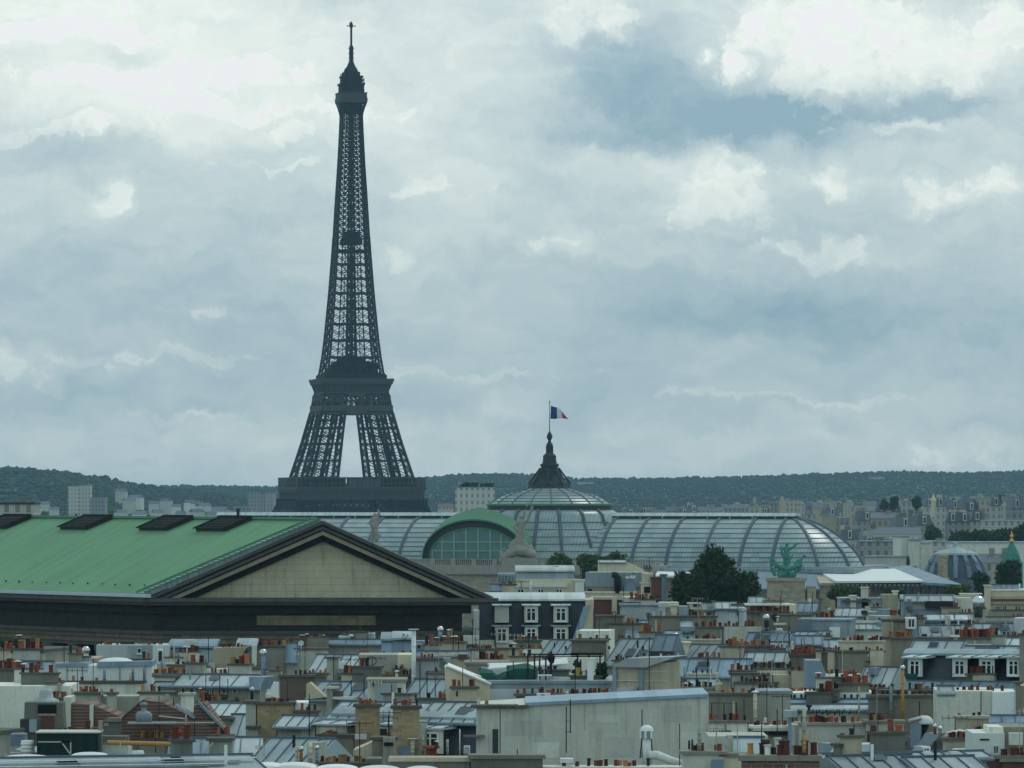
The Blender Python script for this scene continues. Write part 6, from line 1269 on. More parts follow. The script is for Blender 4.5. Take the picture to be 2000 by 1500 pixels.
h.Z(640,818,1372,1400,'z1',pitch=22); h.M(640,820,1400,1452,d=-.6,run=.8,mt='sl',top='z2',dep=2); h.D(714,768,1416,1446,d=-1.2,dep=3,cheek='sl',face='pw',roof='z1',rise=11); h.D(618,676,1416,1444,d=-1.6,dep=3.4,cheek='pg',face='pw',roof='z1',rise=13,win=False); h.W(623,656,1421,'pw',1440,d=-1.65,dep=.1,name='window'); h.C(624,656,1439,1441,'pg','ooryor',d=-2.1,ph=17,th=.4); h.W(540,592,1414,'dk',d=-1.3,dep=2,name='dormer_face'); h.Z(540,606,1398,1414,'z1',d=-1.6,pitch=26); h.W(588,615,1420,'pg',d=-1.5,dep=2); h.SD(628,1402,6,d=-.9,mt='z2')
h.W(622,690,1440,'pd',d=-2.5,dep=1,cop='cp'); h.A(604,1355,1445,d=-2.4)
h = House('chimney_house', 745, 1435, 'mottled grey stone chimney below the yellow brick pair', 246)
h.C(727,772,1438,None,'pd','...r.',ph=12,th=1.2); h.W(748,772,1440,'pg',d=-.1,dep=.4); h.H(750,768,1450,1457,d=-.12); h.PG([(690,1466),(728,1450),(728,1500),(690,1500)],'pb',d=.5,dep=3,name='wall')
h = House('pot_row_house', 670, 1484, 'low wall at the bottom lined with yellow and brown pots', 226)
h.C(622,716,1487,None,'pd','boyobyobboyb',ph=13,th=1,cappx=.1); h.W(716,745,1482,'sd',d=.3,dep=2); h.V(580,1457,1494,7,'pc',d=.4); h.V(606,1449,1490,8,'pc',d=.5); h.V(588,1467,1490,7,'pot_o',d=.2,cap='ball'); h.V(619,1464,1490,6,'z3',d=.2,cap='ball')
h = House('zinc_roof_house', 552, 1440, 'blue grey seamed zinc roof above the white skylight humps at the bottom', 240, .42)
h.Z(488,612,1442,1490,'z2',pitch=26); h.W(600,624,1450,'pg',d=-.5,dep=.8)
h = House('stone_coping_house', 900, 1474, 'low dark wall with a pale coping at the very bottom under the blank wall', 222)
h.C(764,1022,1478,None,'pd','',th=1.4,cap='pb',cappx=.2); h.W(920,1060,1482,'sd',d=-.2,dep=1.2,cop='pd'); h.V(1011,1464,1480,2,'blk',d=.2); h.W(1094,1120,1482,'wt',1490,d=.5,dep=.8,name='roof_hutch'); h.C(1060,1336,1496,None,'pw','....r..b.k.rrr.rorrr..rr......',d=.3,ph=14,cap='pw',th=1.2)
def duct():
    Y = 228; o = P(1263, 1470, Y); k = Y/F; root = empty('ventilation_tower', o, label='white metal ventilation tower with domed cap and curved duct in front of the blank wall', cat='ventilation tower')
    m = MB(); m.tube([(0,0,-.6),(0,0,28*k)], 10*k, 14); m.build('body', 'wt', root, True)
    m = MB(); m.lathe([(13*k*math.cos(t)+.002, 43*k+11*k*math.sin(t)) for t in [math.pi/2*i/7 for i in range(8)]], 16); m.tube([(0,0,42*k),(0,0,44*k)], 13.4*k, 16); m.build('domed_cap', 'wt', root, True)
    m = MB(); m.tube([(0,0,28*k),(0,0,43*k)], 12*k, 16); m.build('louvre', 'z3', root)
    m = MB()
    for a in range(6): t = a*math.pi/3+.3; m.box(12.3*k*math.cos(t)-.05,12.3*k*math.cos(t)+.05,12.3*k*math.sin(t)-.05,12.3*k*math.sin(t)+.05,28*k,43*k)
    m.build('louvre_frame', 'wt', root)
    m = MB(); m.tube([(4*k,-.3,-.1),(20*k,-.35,-4*k),(46*k,-.5,-14*k),(78*k,-.6,-24*k)], [9*k,8.5*k,8*k,7.5*k], 14); m.build('duct', 'wt', root, True)
    m = MB()
    for dx in (-13, -9, 12): m.tube([(dx*k,-.1,-10*k),(dx*.7*k,-.1,30*k)], .03, 5)
    m.build('brace', 'blk', root)
duct()
# row against the temple and the left-hand quarter
h = House('pipe_wall_house', 785, 1302, 'pale blue grey house with a tall white flue pipe below the temple', 356)
h.W(804,880,1285,'z1',dep=5); h.V(808,1233,1350,9,'wt',d=-.6,cap='plate'); h.C(812,862,1284,1290,'pb','.rrrkr.',d=-.3,ph=9); h.Z(812,915,1272,1278,'zb',d=1.5,pitch=18); h.W(826,912,1277,'pb',d=1.2,dep=4); h.W(895,912,1278,'rb',1288,d=.9,dep=.4,name='pot_box'); h.C(836,876,1310,None,'pd','..r....',d=-1,ph=9); h.SD(866,1300,9,d=-1.2,mt='gwin')
h = House('beige_wall_house', 700, 1246, 'beige wall house with two pale roof huts below the temple inscription', 404)
h.W(640,746,1254,'pb',dep=6); h.Z(640,746,1249,1255,'zb',d=-.2,pitch=18,seam=1.2); h.W(661,690,1243,'z1',d=1,dep=3,name='roof_hutch'); h.W(692,731,1237,'z1',1252,d=1.4,dep=3,name='roof_hutch'); h.C(672,690,1236,1244,'pd','rr.r',d=3,ph=4); h.C(695,728,1235,1239,'pd','kk.kk',d=3,ph=3); h.V(683,1239,1252,3,'wt',d=.6); h.V(687,1246,1254,6,'blk',d=.6,cap='ball')
h = House('blue_mansard_house', 790, 1250, 'dark blue zinc mansard split by a narrow gap, left of the tall white pipe', 398)
h.M(745,768,1252,1278,run=1,mt='z3',top='z2',dep=4); h.M(767,806,1250,1280,d=-.3,run=1.2,mt='z3',top='z2',dep=4); h.C(700,812,1278,None,'pg','oooomo.b.r..k...r..r.',d=-1.4,ph=9,th=1.1); h.V(788,1238,1250,5,'mtl',d=.5,cap='hat'); h.V(796,1240,1250,5,'mtl',d=.5,cap='hat')
h = House('trapezoid_roof_house', 850, 1250, 'dark zinc trapezoid roof joined to a beige chimney with metal cowls below the temple corner', 408)
h.PG([(812,1252),(842,1252),(853,1274),(812,1274)],'z3',d=0,dep=3,name='roof'); h.C(845,910,1252,None,'pb','.m.km.y.mm..r.',d=-.3,th=1.5,ph=12); h.V(860,1234,1250,8,'z2',d=1,cap='ball'); h.V(876,1232,1250,5,'zb',d=.9,cap='hat'); h.V(857+24,1228,1250,5,'orng',d=1.1); h.A(885,1226,1300,d=-.8); h.A(896,1240,1280,d=-.6); h.V(818,1260,1266,5,'pot_r',cap='plate',d=-.4); h.W(905,935,1242,'pw',1258,d=2,dep=1)
h = House('pot_wall_house', 945, 1266, 'whitish wall with bunched red pots just left of the slate mansard', 388)
h.C(917,972,1266,None,'pw','.rrrrrrrr.r',ph=8,th=1.6); h.C(930,984,1287,None,'pd','.krrorrrrr',d=-1.6,ph=14,th=1.2); h.W(868,934,1300,'cp',1306,d=-2.4,dep=1,name='ledge'); h.W(876,936,1302,'br',d=-2,dep=2); h.C(888,908,1304,1312,'pot_y','',d=-2.6,th=.3); h.C(970,1022,1264,None,'pb','.r.k',d=.4,ph=5)
h = House('chimney_house', 1035, 1248, 'low chimney wall with a band of orange pots under the slate mansard windows', 412)
h.C(1005,1057,1249,None,'pd','.rrmrrrrr.',ph=9,th=1.4); h.C(1006,1060,1266,None,'pw','.rr.rr.r.r',d=-1.4,ph=7); h.W(1000,1058,1268,'pw',d=-1.6,dep=.5); h.H(994,1006,1258,1268,d=-1.5,mt='blk'); h.V(1004,1259,1266,6,'z1',cap='hat',d=-1.6)
h = House('ridge_wall_house', 1000, 1296, 'long whitish wall with dark capping between terrace trellis and the slate mansard', 350)
h.W(910,1090,1298,'pd',dep=5,cop='pd'); h.W(940,1100,1303,'z1',d=-.6,dep=1); h.C(960,1060,1294,1299,'pd','.k..r..k.r..',d=1.5,ph=7); h.W(1085,1180,1284,'pw',d=1,dep=4)
h = House('grey_chimney_house', 535, 1258, 'broad greenish grey chimney wall topped by faded red pots below the temple', 400)
h.C(500,575,1260,None,'pg','rrrrrrrr',ph=14,th=2); h.C(576,640,1265,None,'pg','.ooor',ph=7,d=-.5,th=2); h.W(600,640,1248,'pd',d=2,dep=3); h.C(583,640,1245,1252,'pd','mmm.o..om.',d=2.5,ph=9); h.SD(588,1256,6,d=-.8,mt='wt'); h.Z(560,580,1256,1282,'z3',d=-1,pitch=55)
h = House('zinc_roof_house', 670, 1278, 'beige toned zinc roof with two small white hatches right of a tall grey flue', 366, .35)
h.Z(600,702,1279,1312,'z1',pitch=30); h.W(658,663,1292,'wt',1300,d=.8,dep=.3,name='roof_hatch'); h.W(666,671,1292,'wt',1300,d=.8,dep=.3,name='roof_hatch'); h.C(638,652,1282,None,'pg','',d=-2,th=.9); h.A(651,1284,1340,d=-2.3); h.W(662,706,1306,'z2',1322,d=-1.4,dep=1.5,name='roof_hutch'); h.C(674,728,1317,None,'pw','rr..r..b',d=-2,ph=9)
h = House('cream_panel_house', 780, 1277, 'grey and cream panelled wall with a looped black antenna in front', 360)
h.W(700,778,1279,'pg',dep=5); h.W(776,806,1279,'pc',d=-.2,dep=5); h.A(727,1282,1326,d=-1.2,kind=1)
m = MB(); x = h.x(724,-1.3); zz = h.z(1290,724); m.tube([(x+.4*math.cos(t), -1.3, zz+.3*math.sin(t)) for t in [2*math.pi*i/12 for i in range(13)]], .03, 5); m.beam((x,-1.3,zz-.9),(x+.6,-1.3,zz-.9),.05); m.build('antenna', 'blk', h.root)
h.C(740,815,1316,None,'pd','..rr..krrr.rrr.',d=-1.6,ph=9); h.C(745,782,1329,None,'pw','.brbr.r.',d=-2.4,ph=8); h.V(775,1313,1360,6,'pw',d=-2.6,cap='hat'); h.C(770,790,1305,1312,'sd','r.kr',d=-.8,ph=8)
h = House('zinc_roof_house', 660, 1330, 'blue seamed zinc roof with a beige gable left of a tall square flue', 318, .4)
h.Z(602,720,1332,1362,'z2',pitch=25); h.PG([(598,1336),(604,1332),(636,1362),(598,1366)],'pb',d=-.4,dep=.4,name='gable_wall'); h.C(638,648,1340,None,'pg','',d=-1,th=.7,cap='pg'); h.W(660,702,1330,'wt',1335,d=2.2,dep=.6,name='parapet'); h.A(686,1328,1360,d=-.6); h.A(711,1326,1362,d=-.3); h.W(650,664,1350,'br',1362,d=-.8,dep=.5,name='roof_box'); h.W(648,690,1361,'wt',1366,d=-.9,dep=.6,name='roof_hutch')
h = House('lilac_wall_house', 745, 1328, 'pale lilac wall with a short white capped flue left of a seamed roof', 314)
h.W(718,790,1332,'pw',dep=4,cop='pd'); h.W(733,773,1334,'z1',d=-.1,dep=.3); h.A(765,1336,1368,d=-.4); h.H(728,732,1333,1340,d=-.2,mt='blk')
h = House('zinc_roof_house', 830, 1325, 'small steep zinc roof with dark slanting seams above black and red pots', 310, .4)
h.Z(790,862,1327,1360,'z2',pitch=30); h.C(784,880,1362,None,'pg','.b.k.b.kk..rr.b.',d=-.9,ph=11); h.A(820,1295,1362,d=-.7); h.A(834,1310,1360,d=-.7); h.A(850,1320,1360,d=-.6); h.C(836,872,1312,None,'pb','.r..',d=2.4,ph=10); h.H(860,870,1328,1336,d=2.38,mt='z3')
h = House('brown_chimney_house', 577, 1315, 'dark brown square chimney block with small red pots and a flue', 328)
h.C(547,612,1317,None,'br','.b.kkb.',ph=10,th=1.4); h.C(524,548,1306,1330,'pb','..r',d=1,ph=6); h.C(600,640,1313,1322,'pb','ro.rr',d=1.6,ph=8); h.Z(500,520,1320,1350,'zb',d=1,pitch=40); h.W(520,548,1312,'pw',d=1.6,dep=2); h.W(530,550,1330,'z1',d=.6,dep=1); h.V(514,1280,1330,9,'z3',d=1.2,cap='ball')
h = House('brick_chimney_house', 540, 1366, 'tan brick chimney wall left of the dark dormer with a red pot pack', 288)
h.C(500,574,1370,None,'by','..rrrrrrrr.',ph=8,th=1.4); h.C(480,502,1368,None,'pg','.',d=.3,th=1.2,cap='cp'); h.W(574,600,1372,'wt',d=.6,dep=3); h.C(576,622,1386,None,'pd','..r.rb.k.',d=-.6,ph=12); h.V(524,1354,1364,10,'wt',d=1,cap=None); h.A(575,1372,1395,d=-.4); h.V(492,1350,1366,6,'blk',d=.8,cap='ball'); h.W(484,504,1424,'pg',d=-1,dep=.8,cop='cp')
h = House('white_attic_house', 400, 1332, 'white attic wall with small square windows under a pale zinc roof', 320, .3)
h.Z(302,492,1318,1336,'z1',pitch=20,seam=1.1); h.W(342,490,1337,'wt',d=.2,dep=5)
for x0, x1, yt, yb in ((376,382,1346,1360),(404,410,1346,1360),(414,419,1346,1360),(434,442,1344,1354),(455,464,1344,1354),(359,362,1341,1348),(366,369,1341,1348)): h.Nw(x0,x1,yt,yb,d=.18,split=1,cross=False,sill=False)
h.C(302,338,1318,1330,'pw','',d=.1); h.PG([(486,1322),(518,1322),(506,1348),(488,1348)],'zb',d=-.3,dep=2,name='roof'); h.C(386,418,1368,None,'pd','rrkrkrr',d=-2,ph=16); h.C(424,444,1366,None,'pd','bkb',d=-1.8,ph=10); h.C(444,478,1370,None,'pw','..rr.r',d=-1.4,ph=8); h.A(402,1318,1362,d=-.8); h.A(429,1318,1360,d=-.8); h.A(445,1326,1362,d=-.8); h.V(391,1346,1362,4,'pot_r',cap='hat',d=-1.8)
h = House('pale_zinc_house', 430, 1372, 'patchy pale zinc roof and a curved standing seam roof below the white attic', 292, .25)
h.Z(392,500,1374,1396,'z1',pitch=20); h.W(422,450,1398,'rb',d=-.4,dep=.5); h.W(446,500,1398,'pg',d=-.2,dep=2); h.Z(440,504,1396,1442,'z1',d=-1.6,pitch=42,seam=.5); h.C(436,449,1400,1420,'pd','',d=-1)
h = House('tiled_roof_house', 340, 1364, 'brownish red tiled roof hipped with blue zinc edges in the lower left', 268)
h.PG([(237,1440),(237,1402),(278,1367),(318,1372),(375,1402),(440,1434),(440,1446),(237,1446)],'tile',d=0,dep=4,name='roof')
for p0, p1 in (((236,1402),(280,1366)),((340,1378),(378,1404)),((384,1372),(442,1432))): h.PG([p0,(p0[0]+4,p0[1]-3),(p1[0]+4,p1[1]-3),p1],'zb',d=-.15,dep=.4,name='hip_flashing')
h.PG([(378,1380),(398,1372),(442,1432),(378,1432)],'tile',d=.3,dep=3,name='roof'); h.W(238,440,1446,'pg',d=.2,dep=4); h.C(272,322,1440,None,'pd','yoyoyoy',d=-.8,ph=14); h.C(408,452,1434,None,'pd','.oo.oo',d=-1,ph=14,th=1.2)
m = MB(); x = h.x(281,-1.2); zz = h.z(1408,281); m.lathe([(.42,zz),(.42,zz+.4),(.30,zz+.52),(.14,zz+.56),(.12,zz+.8),(.2,zz+.82),(.2,zz+.95),(.05,zz+1.0)], 14, (x,-1.2)); m.box(x-.8,x+1.6,-1.7,-.6,zz-.1,zz); m.build('roof_ventilator', 'z2', h.root, True)
h.A(363,1396,1492,d=-2.6,mt='wt'); h.A(380,1406,1490,d=-2.4); h.A(304,1412,1470,d=-2)
h = House('tiled_roof_house', 180, 1374, 'smaller tiled roof split by a white strip left of the hipped one', 276)
h.PG([(137,1440),(137,1374),(178,1376),(184,1378),(240,1402),(236,1440)],'tile',dep=4,name='roof'); h.W(175,182,1377,'pw',1440,d=-.2,dep=.3,name='strip'); h.W(138,236,1436,'pd',d=.2,dep=4); h.W(124,138,1362,'pw',d=-.2,dep=3); h.PG([(194,1410),(210,1402),(234,1402),(240,1410)],'pd',d=-.9,dep=1,name='dormer_roof'); h.W(197,236,1409,'sd',d=-.8,dep=1.4,name='dormer'); h.H(203,212,1412,1418,d=-.82,mt='pg')
h = House('grey_chimney_house', 190, 1348, 'row of pale grey chimneys with orange pots above the tiled roofs', 294)
h.C(145,196,1351,None,'pg','.oro.rrr.',ph=12,th=1.6); h.C(209,226,1351,None,'pg','.r.',ph=8,d=-.6,th=.8); h.W(196,280,1360,'pg',d=.8,dep=3); h.C(272,340,1350,None,'pw','r..rrwr.....',ph=12,d=-.3,th=1.6); h.C(353,376,1352,None,'pw','k.k',ph=10,d=-1,th=1.2,cap='pg'); h.W(322,354,1356,'pg',d=-.6,dep=2); h.V(141,1344,1362,5,'pg',d=-1); h.V(199,1342,1360,5,'pg',d=-.4); h.PG([(330,1356),(346,1348),(352,1346),(346,1356)],'br',d=-.9,dep=.6,name='roof')
h = House('left_blank_house', 70, 1336, 'blank pale wall house with a small orange pot stack at the far left', 300)
h.W(-20,137,1340,'pw',dep=6); h.C(100,136,1362,None,'pg','rorror',ph=15,d=-.5,th=1.2); h.W(112,118,1334,'pg',1350,d=-.2,dep=.3); h.C(92,120,1330,1342,'pg','..r',d=.4,ph=6)
h = House('cowl_chimney_house', 90, 1372, 'dark weathered chimney under a big pale hat shaped cowl in the lower left', 264)
h.PG([(48,1372),(122,1372),(126,1440),(46,1440)],'sd',d=0,dep=1.6,name='chimney'); h.H(74,110,1376,1394,d=-.02); h.H(80,106,1400,1434,d=-.02,mt='rb'); h.W(46,126,1440,'sd',d=.1,dep=1.5); h.W(74,110,1394,'pd',1398,d=-.1,dep=.3,name='ledge')
m = MB(); x = h.x(90,.8); zz = h.z(1374,90); k = 264/F; m.lathe([(27*k,zz),(27*k,zz+2.5*k),(24*k,zz+7*k),(15*k,zz+10*k),(13*k,zz+20*k),(10.5*k,zz+25*k),(8*k,zz+27*k),(.01,zz+27.4*k)], 18, (x,.8)); m.build('cowl', 'z1', h.root, True)
h.C(104,165,1436,None,'pd','.bwb.bbwb.',d=-.8,ph=16,th=.8); h.W(39,57,1405,'dk',1430,d=-.5,dep=1,name='roof_box'); h.W(57,71,1406,'z2',1430,d=-.6,dep=1,name='roof_box')
h = House('green_terrace_house', 132, 1430, 'terrace house screened by a dark green fabric box in the lower left', 242)
h.W(20,240,1470,'z2',dep=6); h.W(20,48,1434,'z3',1458,d=1,dep=1.5,name='water_tank'); h.V(54,1446,1474,26,'wt',d=-.3,name='vent_drum'); h.V(269,1466,1490,24,'wt',d=-1.6,name='vent_drum'); h.Z(330,450,1442,1482,'zb',d=.5,pitch=24); h.C(408,452,1440,None,'pg','',d=-.6,th=1.2); h.Z(430,505,1440,1484,'z1',d=.8,pitch=26)
h.W(196,250,1438,'sd',1450,d=.6,dep=1,name='roof_box'); h.W(200,250,1452,'pw',1476,d=.8,dep=2,name='parapet'); h.W(192,199,1408,'pd',1472,d=.2,dep=.4,name='chimney')
m = MB(); k = 241/F; m.box(-60*k,60*k,0,2,0,42*k); sc_ = m.build('terrace_screen', 'dgreen', loc=P(132,1474,241)); tag(sc_, 'dark green fabric screened box on the lower left terrace', 'screen')
m = MB(); m.box(-62*k,63*k,-.1,2.1,42.2*k,45*k); m.build('top_rail', 'pw', sc_)
for i in range(6): m = MB(); x = (-58+23*i)*k; m.box(x-.03,x+.03,-.04,0,0,42*k); m.build('post', 'blk', sc_)
m = MB(); k = 236/F; m.tube([(-62*k,0,0),(66*k,-.2,-3*k)], 4.6*k, 10); tag(m.build('timber_pole', 'orng', loc=P(272,1450,236)), 'long ochre pole lying across the lower left roofs', 'pole')
def sign():
    Y = 234; k = Y/F; root = empty('lamp_post', P(344, 1482, Y), label='thin post carrying two round red lamps in the lower left', cat='lamp post')
    m = MB(); m.tube([(0,0,0),(0,0,46*k)], .03, 6); m.build('post', 'blk', root)
    for dx in (-5.5, 5.5):
        m = MB(); m.lathe([(6*k*math.sin(t)+.001, 52*k-6.5*k*math.cos(t)) for t in [math.pi*i/8 for i in range(9)]], 12, (dx*k, 0)); m.build('lamp', 'red', root, True)
sign()
def scaffold():
    Y = 225; k = Y/F; root = empty('scaffold_rail', P(250, 1500, Y), label='thin grey scaffold rails and posts along the bottom left edge', cat='scaffold'); m = MB(); q = lambda x, y: ((x-250)*k, 0, -(y-1500)*k)
    for a, b in (((120,1449),(138,1449)),((74,1449),(138,1449)),((138,1449),(138,1490)),((122,1452),(138,1474)),((0,1485),(500,1473)),((0,1492),(500,1482)),((235,1450),(235,1497)),((363,1400),(363,1499)),((330,1450),(400,1449)),((340,1462),(363,1486)),((386,1486),(416,1450)),((390,1462),(390,1495)),((10,1472),(10,1496)),((500,1457),(516,1457)),((516,1457),(516,1495)),((498,1458),(515,1474)),((250,1412),(420,1411)),((310,1398),(366,1404))): m.beam(q(*a), q(*b), .05)
    m.build('rail', 'pg', root)
scaffold()
h = House('near_roof_house', 250, 1496, 'nearest blue zinc roof with pale laps at the bottom left edge', 214, -.3)
h.Z(-20,520,1478,1506,'z2',pitch=10,seam=6)
for i, py in enumerate((1483,1488.5,1494,1498)): h.W(-10,500-30*i,py,('pw','z3')[i % 2],py+1.5,d=1.2-.35*i,dep=.25,name='lap_strip')
m0 = MB(); k = 218/F
prof = [(0,0)]+[(1.05*math.cos(t), .26*math.sin(t)) for t in [math.pi*i/8 for i in range(9)]]
m0.prism([(x, z) for x, z in [(-1.05,-.06)]+[(-1.05*math.cos(math.pi*i/10), .3*math.sin(math.pi*i/10)) for i in range(11)]+[(1.05,-.06)]][::-1], 0, 3)
bm_ = m0.mesh('skylight_hump', 'wt', True)
for i, (px, py, w_, lb) in enumerate(((40,1478,90,'white curved skylight hump at the far left bottom'),(165,1473,70,'white curved skylight hump under the green screened box'),(412,1484,70,'white curved skylight hump right of the scaffold rails'),(518,1493,52,'white curved skylight hump, first of the bottom row'),(572,1496,84,'white curved skylight hump, second of the bottom row'),(654,1500,84,'white curved skylight hump, third of the bottom row'),(738,1502,84,'white curved skylight hump, fourth of the bottom row'),(822,1503,70,'white curved skylight hump, last of the bottom row by the stone wall'))):
    o = bpy.data.objects.new('skylight_hump', bm_); col.objects.link(o); o.location = P(px, py+8, 219); o.scale = (w_/2*k/1.05, 1, .62 if i > 3 else .4); tag(o, lb, 'skylight', 'white skylight humps along the bottom')
# rows right under the temple on the left
h = House('blue_grey_house', 300, 1258, 'pale blue grey attic house with red pots under the temple columns', 398)
h.W(188,260,1260,'z1',dep=5); h.W(256,300,1261,'z2',d=-.2,dep=5); h.W(298,330,1260,'z1',d=-.3,dep=5); h.C(190,236,1259,1262,'pg','.rrrrb.r.',d=1,ph=7); h.C(280,326,1259,1262,'pg','.o.rrr.',d=1,ph=8); h.Nw(268,276,1266,1276,d=-.22,split=1,cross=False); h.M(328,420,1266,1300,run=1.5,mt='z2',top='zb',dep=5); h.V(340,1254,1290,2.4,'pg',d=-.4); h.V(365,1256,1290,2.4,'pg',d=-.4); h.W(362,382,1250,'pw',1262,d=2,dep=1,name='roof_hutch'); h.W(235,262,1252,'dk',1260,d=2,dep=1,name='roof_hutch')
h = House('tan_wall_house', 448, 1264, 'tan wall tapering to the right with faded pots under the temple', 396)
h.PG([(416,1266),(482,1264),(464,1296),(464,1312),(416,1312)],'pb',dep=3,name='wall'); h.C(416,482,1265,1268,'pd','..rrrr.rrr',ph=8,d=.4,th=1.4); h.M(462,498,1264,1302,d=1,run=1.2,mt='z3',top='z2',dep=4); h.W(492,500,1260,'pw',1300,d=.4,dep=1); h.C(460,518,1304,None,'pw','.r.rbb',d=-1.6,ph=8)
h.W(300,420,1296,'pg',d=-.8,dep=4)
h = House('dark_attic_house', 95, 1272, 'long attic cluttered with red pots, vents and a white cabin at the left edge', 384)
h.W(-20,190,1286,'pb',dep=6); h.C(-10,180,1284,1288,'pd','.r.rr..r.r.r.rr.k.rr..r.r.',d=1.4,ph=9); h.V(24,1276,1300,13,'z2',d=-.5,cap='hat'); h.W(80,95,1272,'zb',1298,d=-.4,dep=1.2,name='vent_box'); h.Z(79,96,1268,1273,'z1',d=-.5,pitch=35,shed=True); h.AC(132,150,1281,1295,d=-.8); h.V(168,1276,1294,10,'pc',d=-.5,cap='ball'); h.H(40,50,1292,1298,d=-.02); h.H(56,63,1293,1298,d=-.02); h.V(119,1266,1284,3,'wt',d=.4,cap='ball')
h = House('long_white_house', 150, 1290, 'long white walled house with a blue zinc coping and thin downpipes at the left', 362)
h.W(10,297,1300,'wt',dep=5); h.PG([(66,1302),(78,1297),(170,1294),(172,1302)],'zb',d=-.2,dep=4,name='coping'); h.PG([(188,1303),(190,1293),(298,1291),(298,1300)],'zb',d=-.25,dep=4,name='coping')
m = MB()
m.lathe([(1.3*math.cos(t)+.01, .35*math.sin(t)) for t in [math.pi/2*i/6 for i in range(7)]], 16); m.v = [(x*1.0+h.x(228,1.5), y+1.5, z+h.z(1294,228,1.5)) for x, y, z in m.v]; m.build('roof_dome', 'wt', h.root, True)
for px in (34,61,104,131,161,234,284): h.V(px,1302,1330,1.6,'z3',d=-.1,name='downpipe')
h.W(-10,11,1300,'sd',d=-.4,dep=4); h.C(17,120,1328,1336,'cp','....r...rrr...',d=-1.4,ph=12); h.C(127,282,1329,1336,'pd','.rr..............'.replace('rr','r.r'),d=-1.6,ph=9); h.C(176,192,1330,1332,'pd','.r',d=-1.7,ph=8); h.V(204,1306,1330,6,'z3',d=-1.2); h.V(255,1310,1332,5,'pb',d=-1.2); h.V(260,1306,1332,5,'z3',d=-1.1); h.V(281,1305,1332,4,'z3',d=-1.1); h.W(30,280,1336,'pw',d=-1.5,dep=1); h.V(24,1312,1336,4,'pg',d=-1.5)
h = House('beige_chimney_house', 340, 1292, 'beige chimney with red pots and a shiny cowl beside a dark parasol', 356)
h.C(328,376,1297,None,'pb','..rr.b.r.',ph=9,th=1.4); h.C(300,350,1314,None,'pw','rrrrrrrrrr',d=-1.4,ph=11,cap='pd'); h.C(346,462,1314,1322,'pd','.rrrorr.....rrorrrrr.',d=-1,ph=10); h.V(313,1272,1292,7,'pot_b',cap='hat',d=-.6); h.V(316,1290,1312,5,'z3',d=-.8); h.W(404,470,1306,'wt',1318,d=1,dep=1); h.C(458,518,1302,1306,'pw','.r.b',d=1.5,ph=7); h.V(451,1296,1318,5,'pg',d=-.4)
def parasol():
    Y = 350; k = Y/F; root = empty('garden_parasol', P(402, 1314, Y), label='dark closed topped parasol on a roof among red pots', cat='parasol')
    m = MB(); m.lathe([(13*k,9*k),(13.2*k,9.6*k),(6*k,15*k),(.02,19*k)], 8, caps=False); m.build('canopy', 'dk', root); m = MB(); m.tube([(0,0,0),(0,0,26*k)], .03, 6); m.build('pole', 'blk', root)
parasol()
# low rows between the far walls on the right
h = House('glazed_roof_house', 1815, 1168, 'house with a long black shaded glass front under a pale lean-to roof, upper right', 575)
h.Z(1768,1862,1163,1172,'z1',pitch=22,seam=1.2); h.M(1762,1866,1172,1200,d=-.4,run=1.4,mt='z3',top='z2',dep=2); h.W(1808,1862,1174,'blk',1188,d=-.6,dep=1,name='glass_front'); h.C(1838,1900,1196,None,'pw','rrr.b.brrrr',d=-1.4,ph=7); h.V(1776,1170,1196,10,'z3',d=-.9); h.C(1770,1778,1186,1204,'pb','',d=-1); h.W(1862,1900,1168,'pw',d=.4,dep=4)
h = House('tan_block_house', 1745, 1160, 'tan square chimney block with a shaded pinkish side below the white flat roof', 640)
h.W(1724,1748,1161,'pb',dep=4); h.W(1748,1753,1163,'pg',d=.2,dep=3.6); h.C(1683,1696,1146,None,'pw','',d=1,cap='pw',th=1.4); h.C(1744,1754,1153,1162,'pw','',d=1.5,cap='pw'); h.W(1640,1724,1170,'z2',d=1,dep=5,cop='z2'); h.C(1661,1672,1162,None,'pw','',d=.4,cap='pw',th=1.2); h.C(1646,1700,1172,1176,'pg','.r.r...r.',d=.3,ph=4); h.C(1702,1722,1184,1190,'pg','.bbb.',ph=6,d=-.4); h.W(1690,1726,1184,'pc',d=-.2,dep=3)
h = House('pink_party_house', 1905, 1158, 'pinkish plaster party wall with small orange pots left of a bright cream pier', 590)
h.W(1862,1922,1165,'pb',dep=5); h.C(1876,1916,1158,1168,'pw','..rrr.',d=1,ph=5,cap='pw'); h.C(1888,1925,1186,None,'pw','.r..b.rr',d=-1,ph=5); h.V(1914,1160,1188,2,'blk',d=-.4); h.V(1911,1186,1206,16,'dk',d=-1.6,cap='ball')
h = House('cream_pier_house', 1965, 1150, 'cream house with tall pale pier and brown bands below the bushy tree at right', 600)
h.C(1924,1935,1142,None,'pc','',d=-.5,cap='pw',th=1.2); h.W(1934,2020,1154,'pc',dep=6,cop='pw'); h.W(1936,2020,1165,'pb',1180,d=-.3,dep=.4,name='band'); h.W(1936,2020,1170,'rb',1174,d=-.4,dep=.3,name='band'); h.Z(1934,1990,1142,1154,'z3',d=1,pitch=28); h.C(1936,2010,1190,None,'pg','..kkkk...rr.rr',d=-1.2,ph=6); h.V(1991,1140,1158,3,'wt',d=.2); h.C(1920,2010,1203,None,'pc','r.....rrrr.',d=-2.4,ph=6); h.W(1905,2020,1212,'z2',d=-3,dep=2)
h = House('white_attic_house', 1850, 1200, 'small white attic with two square black openings above the orange pot ledge', 470)
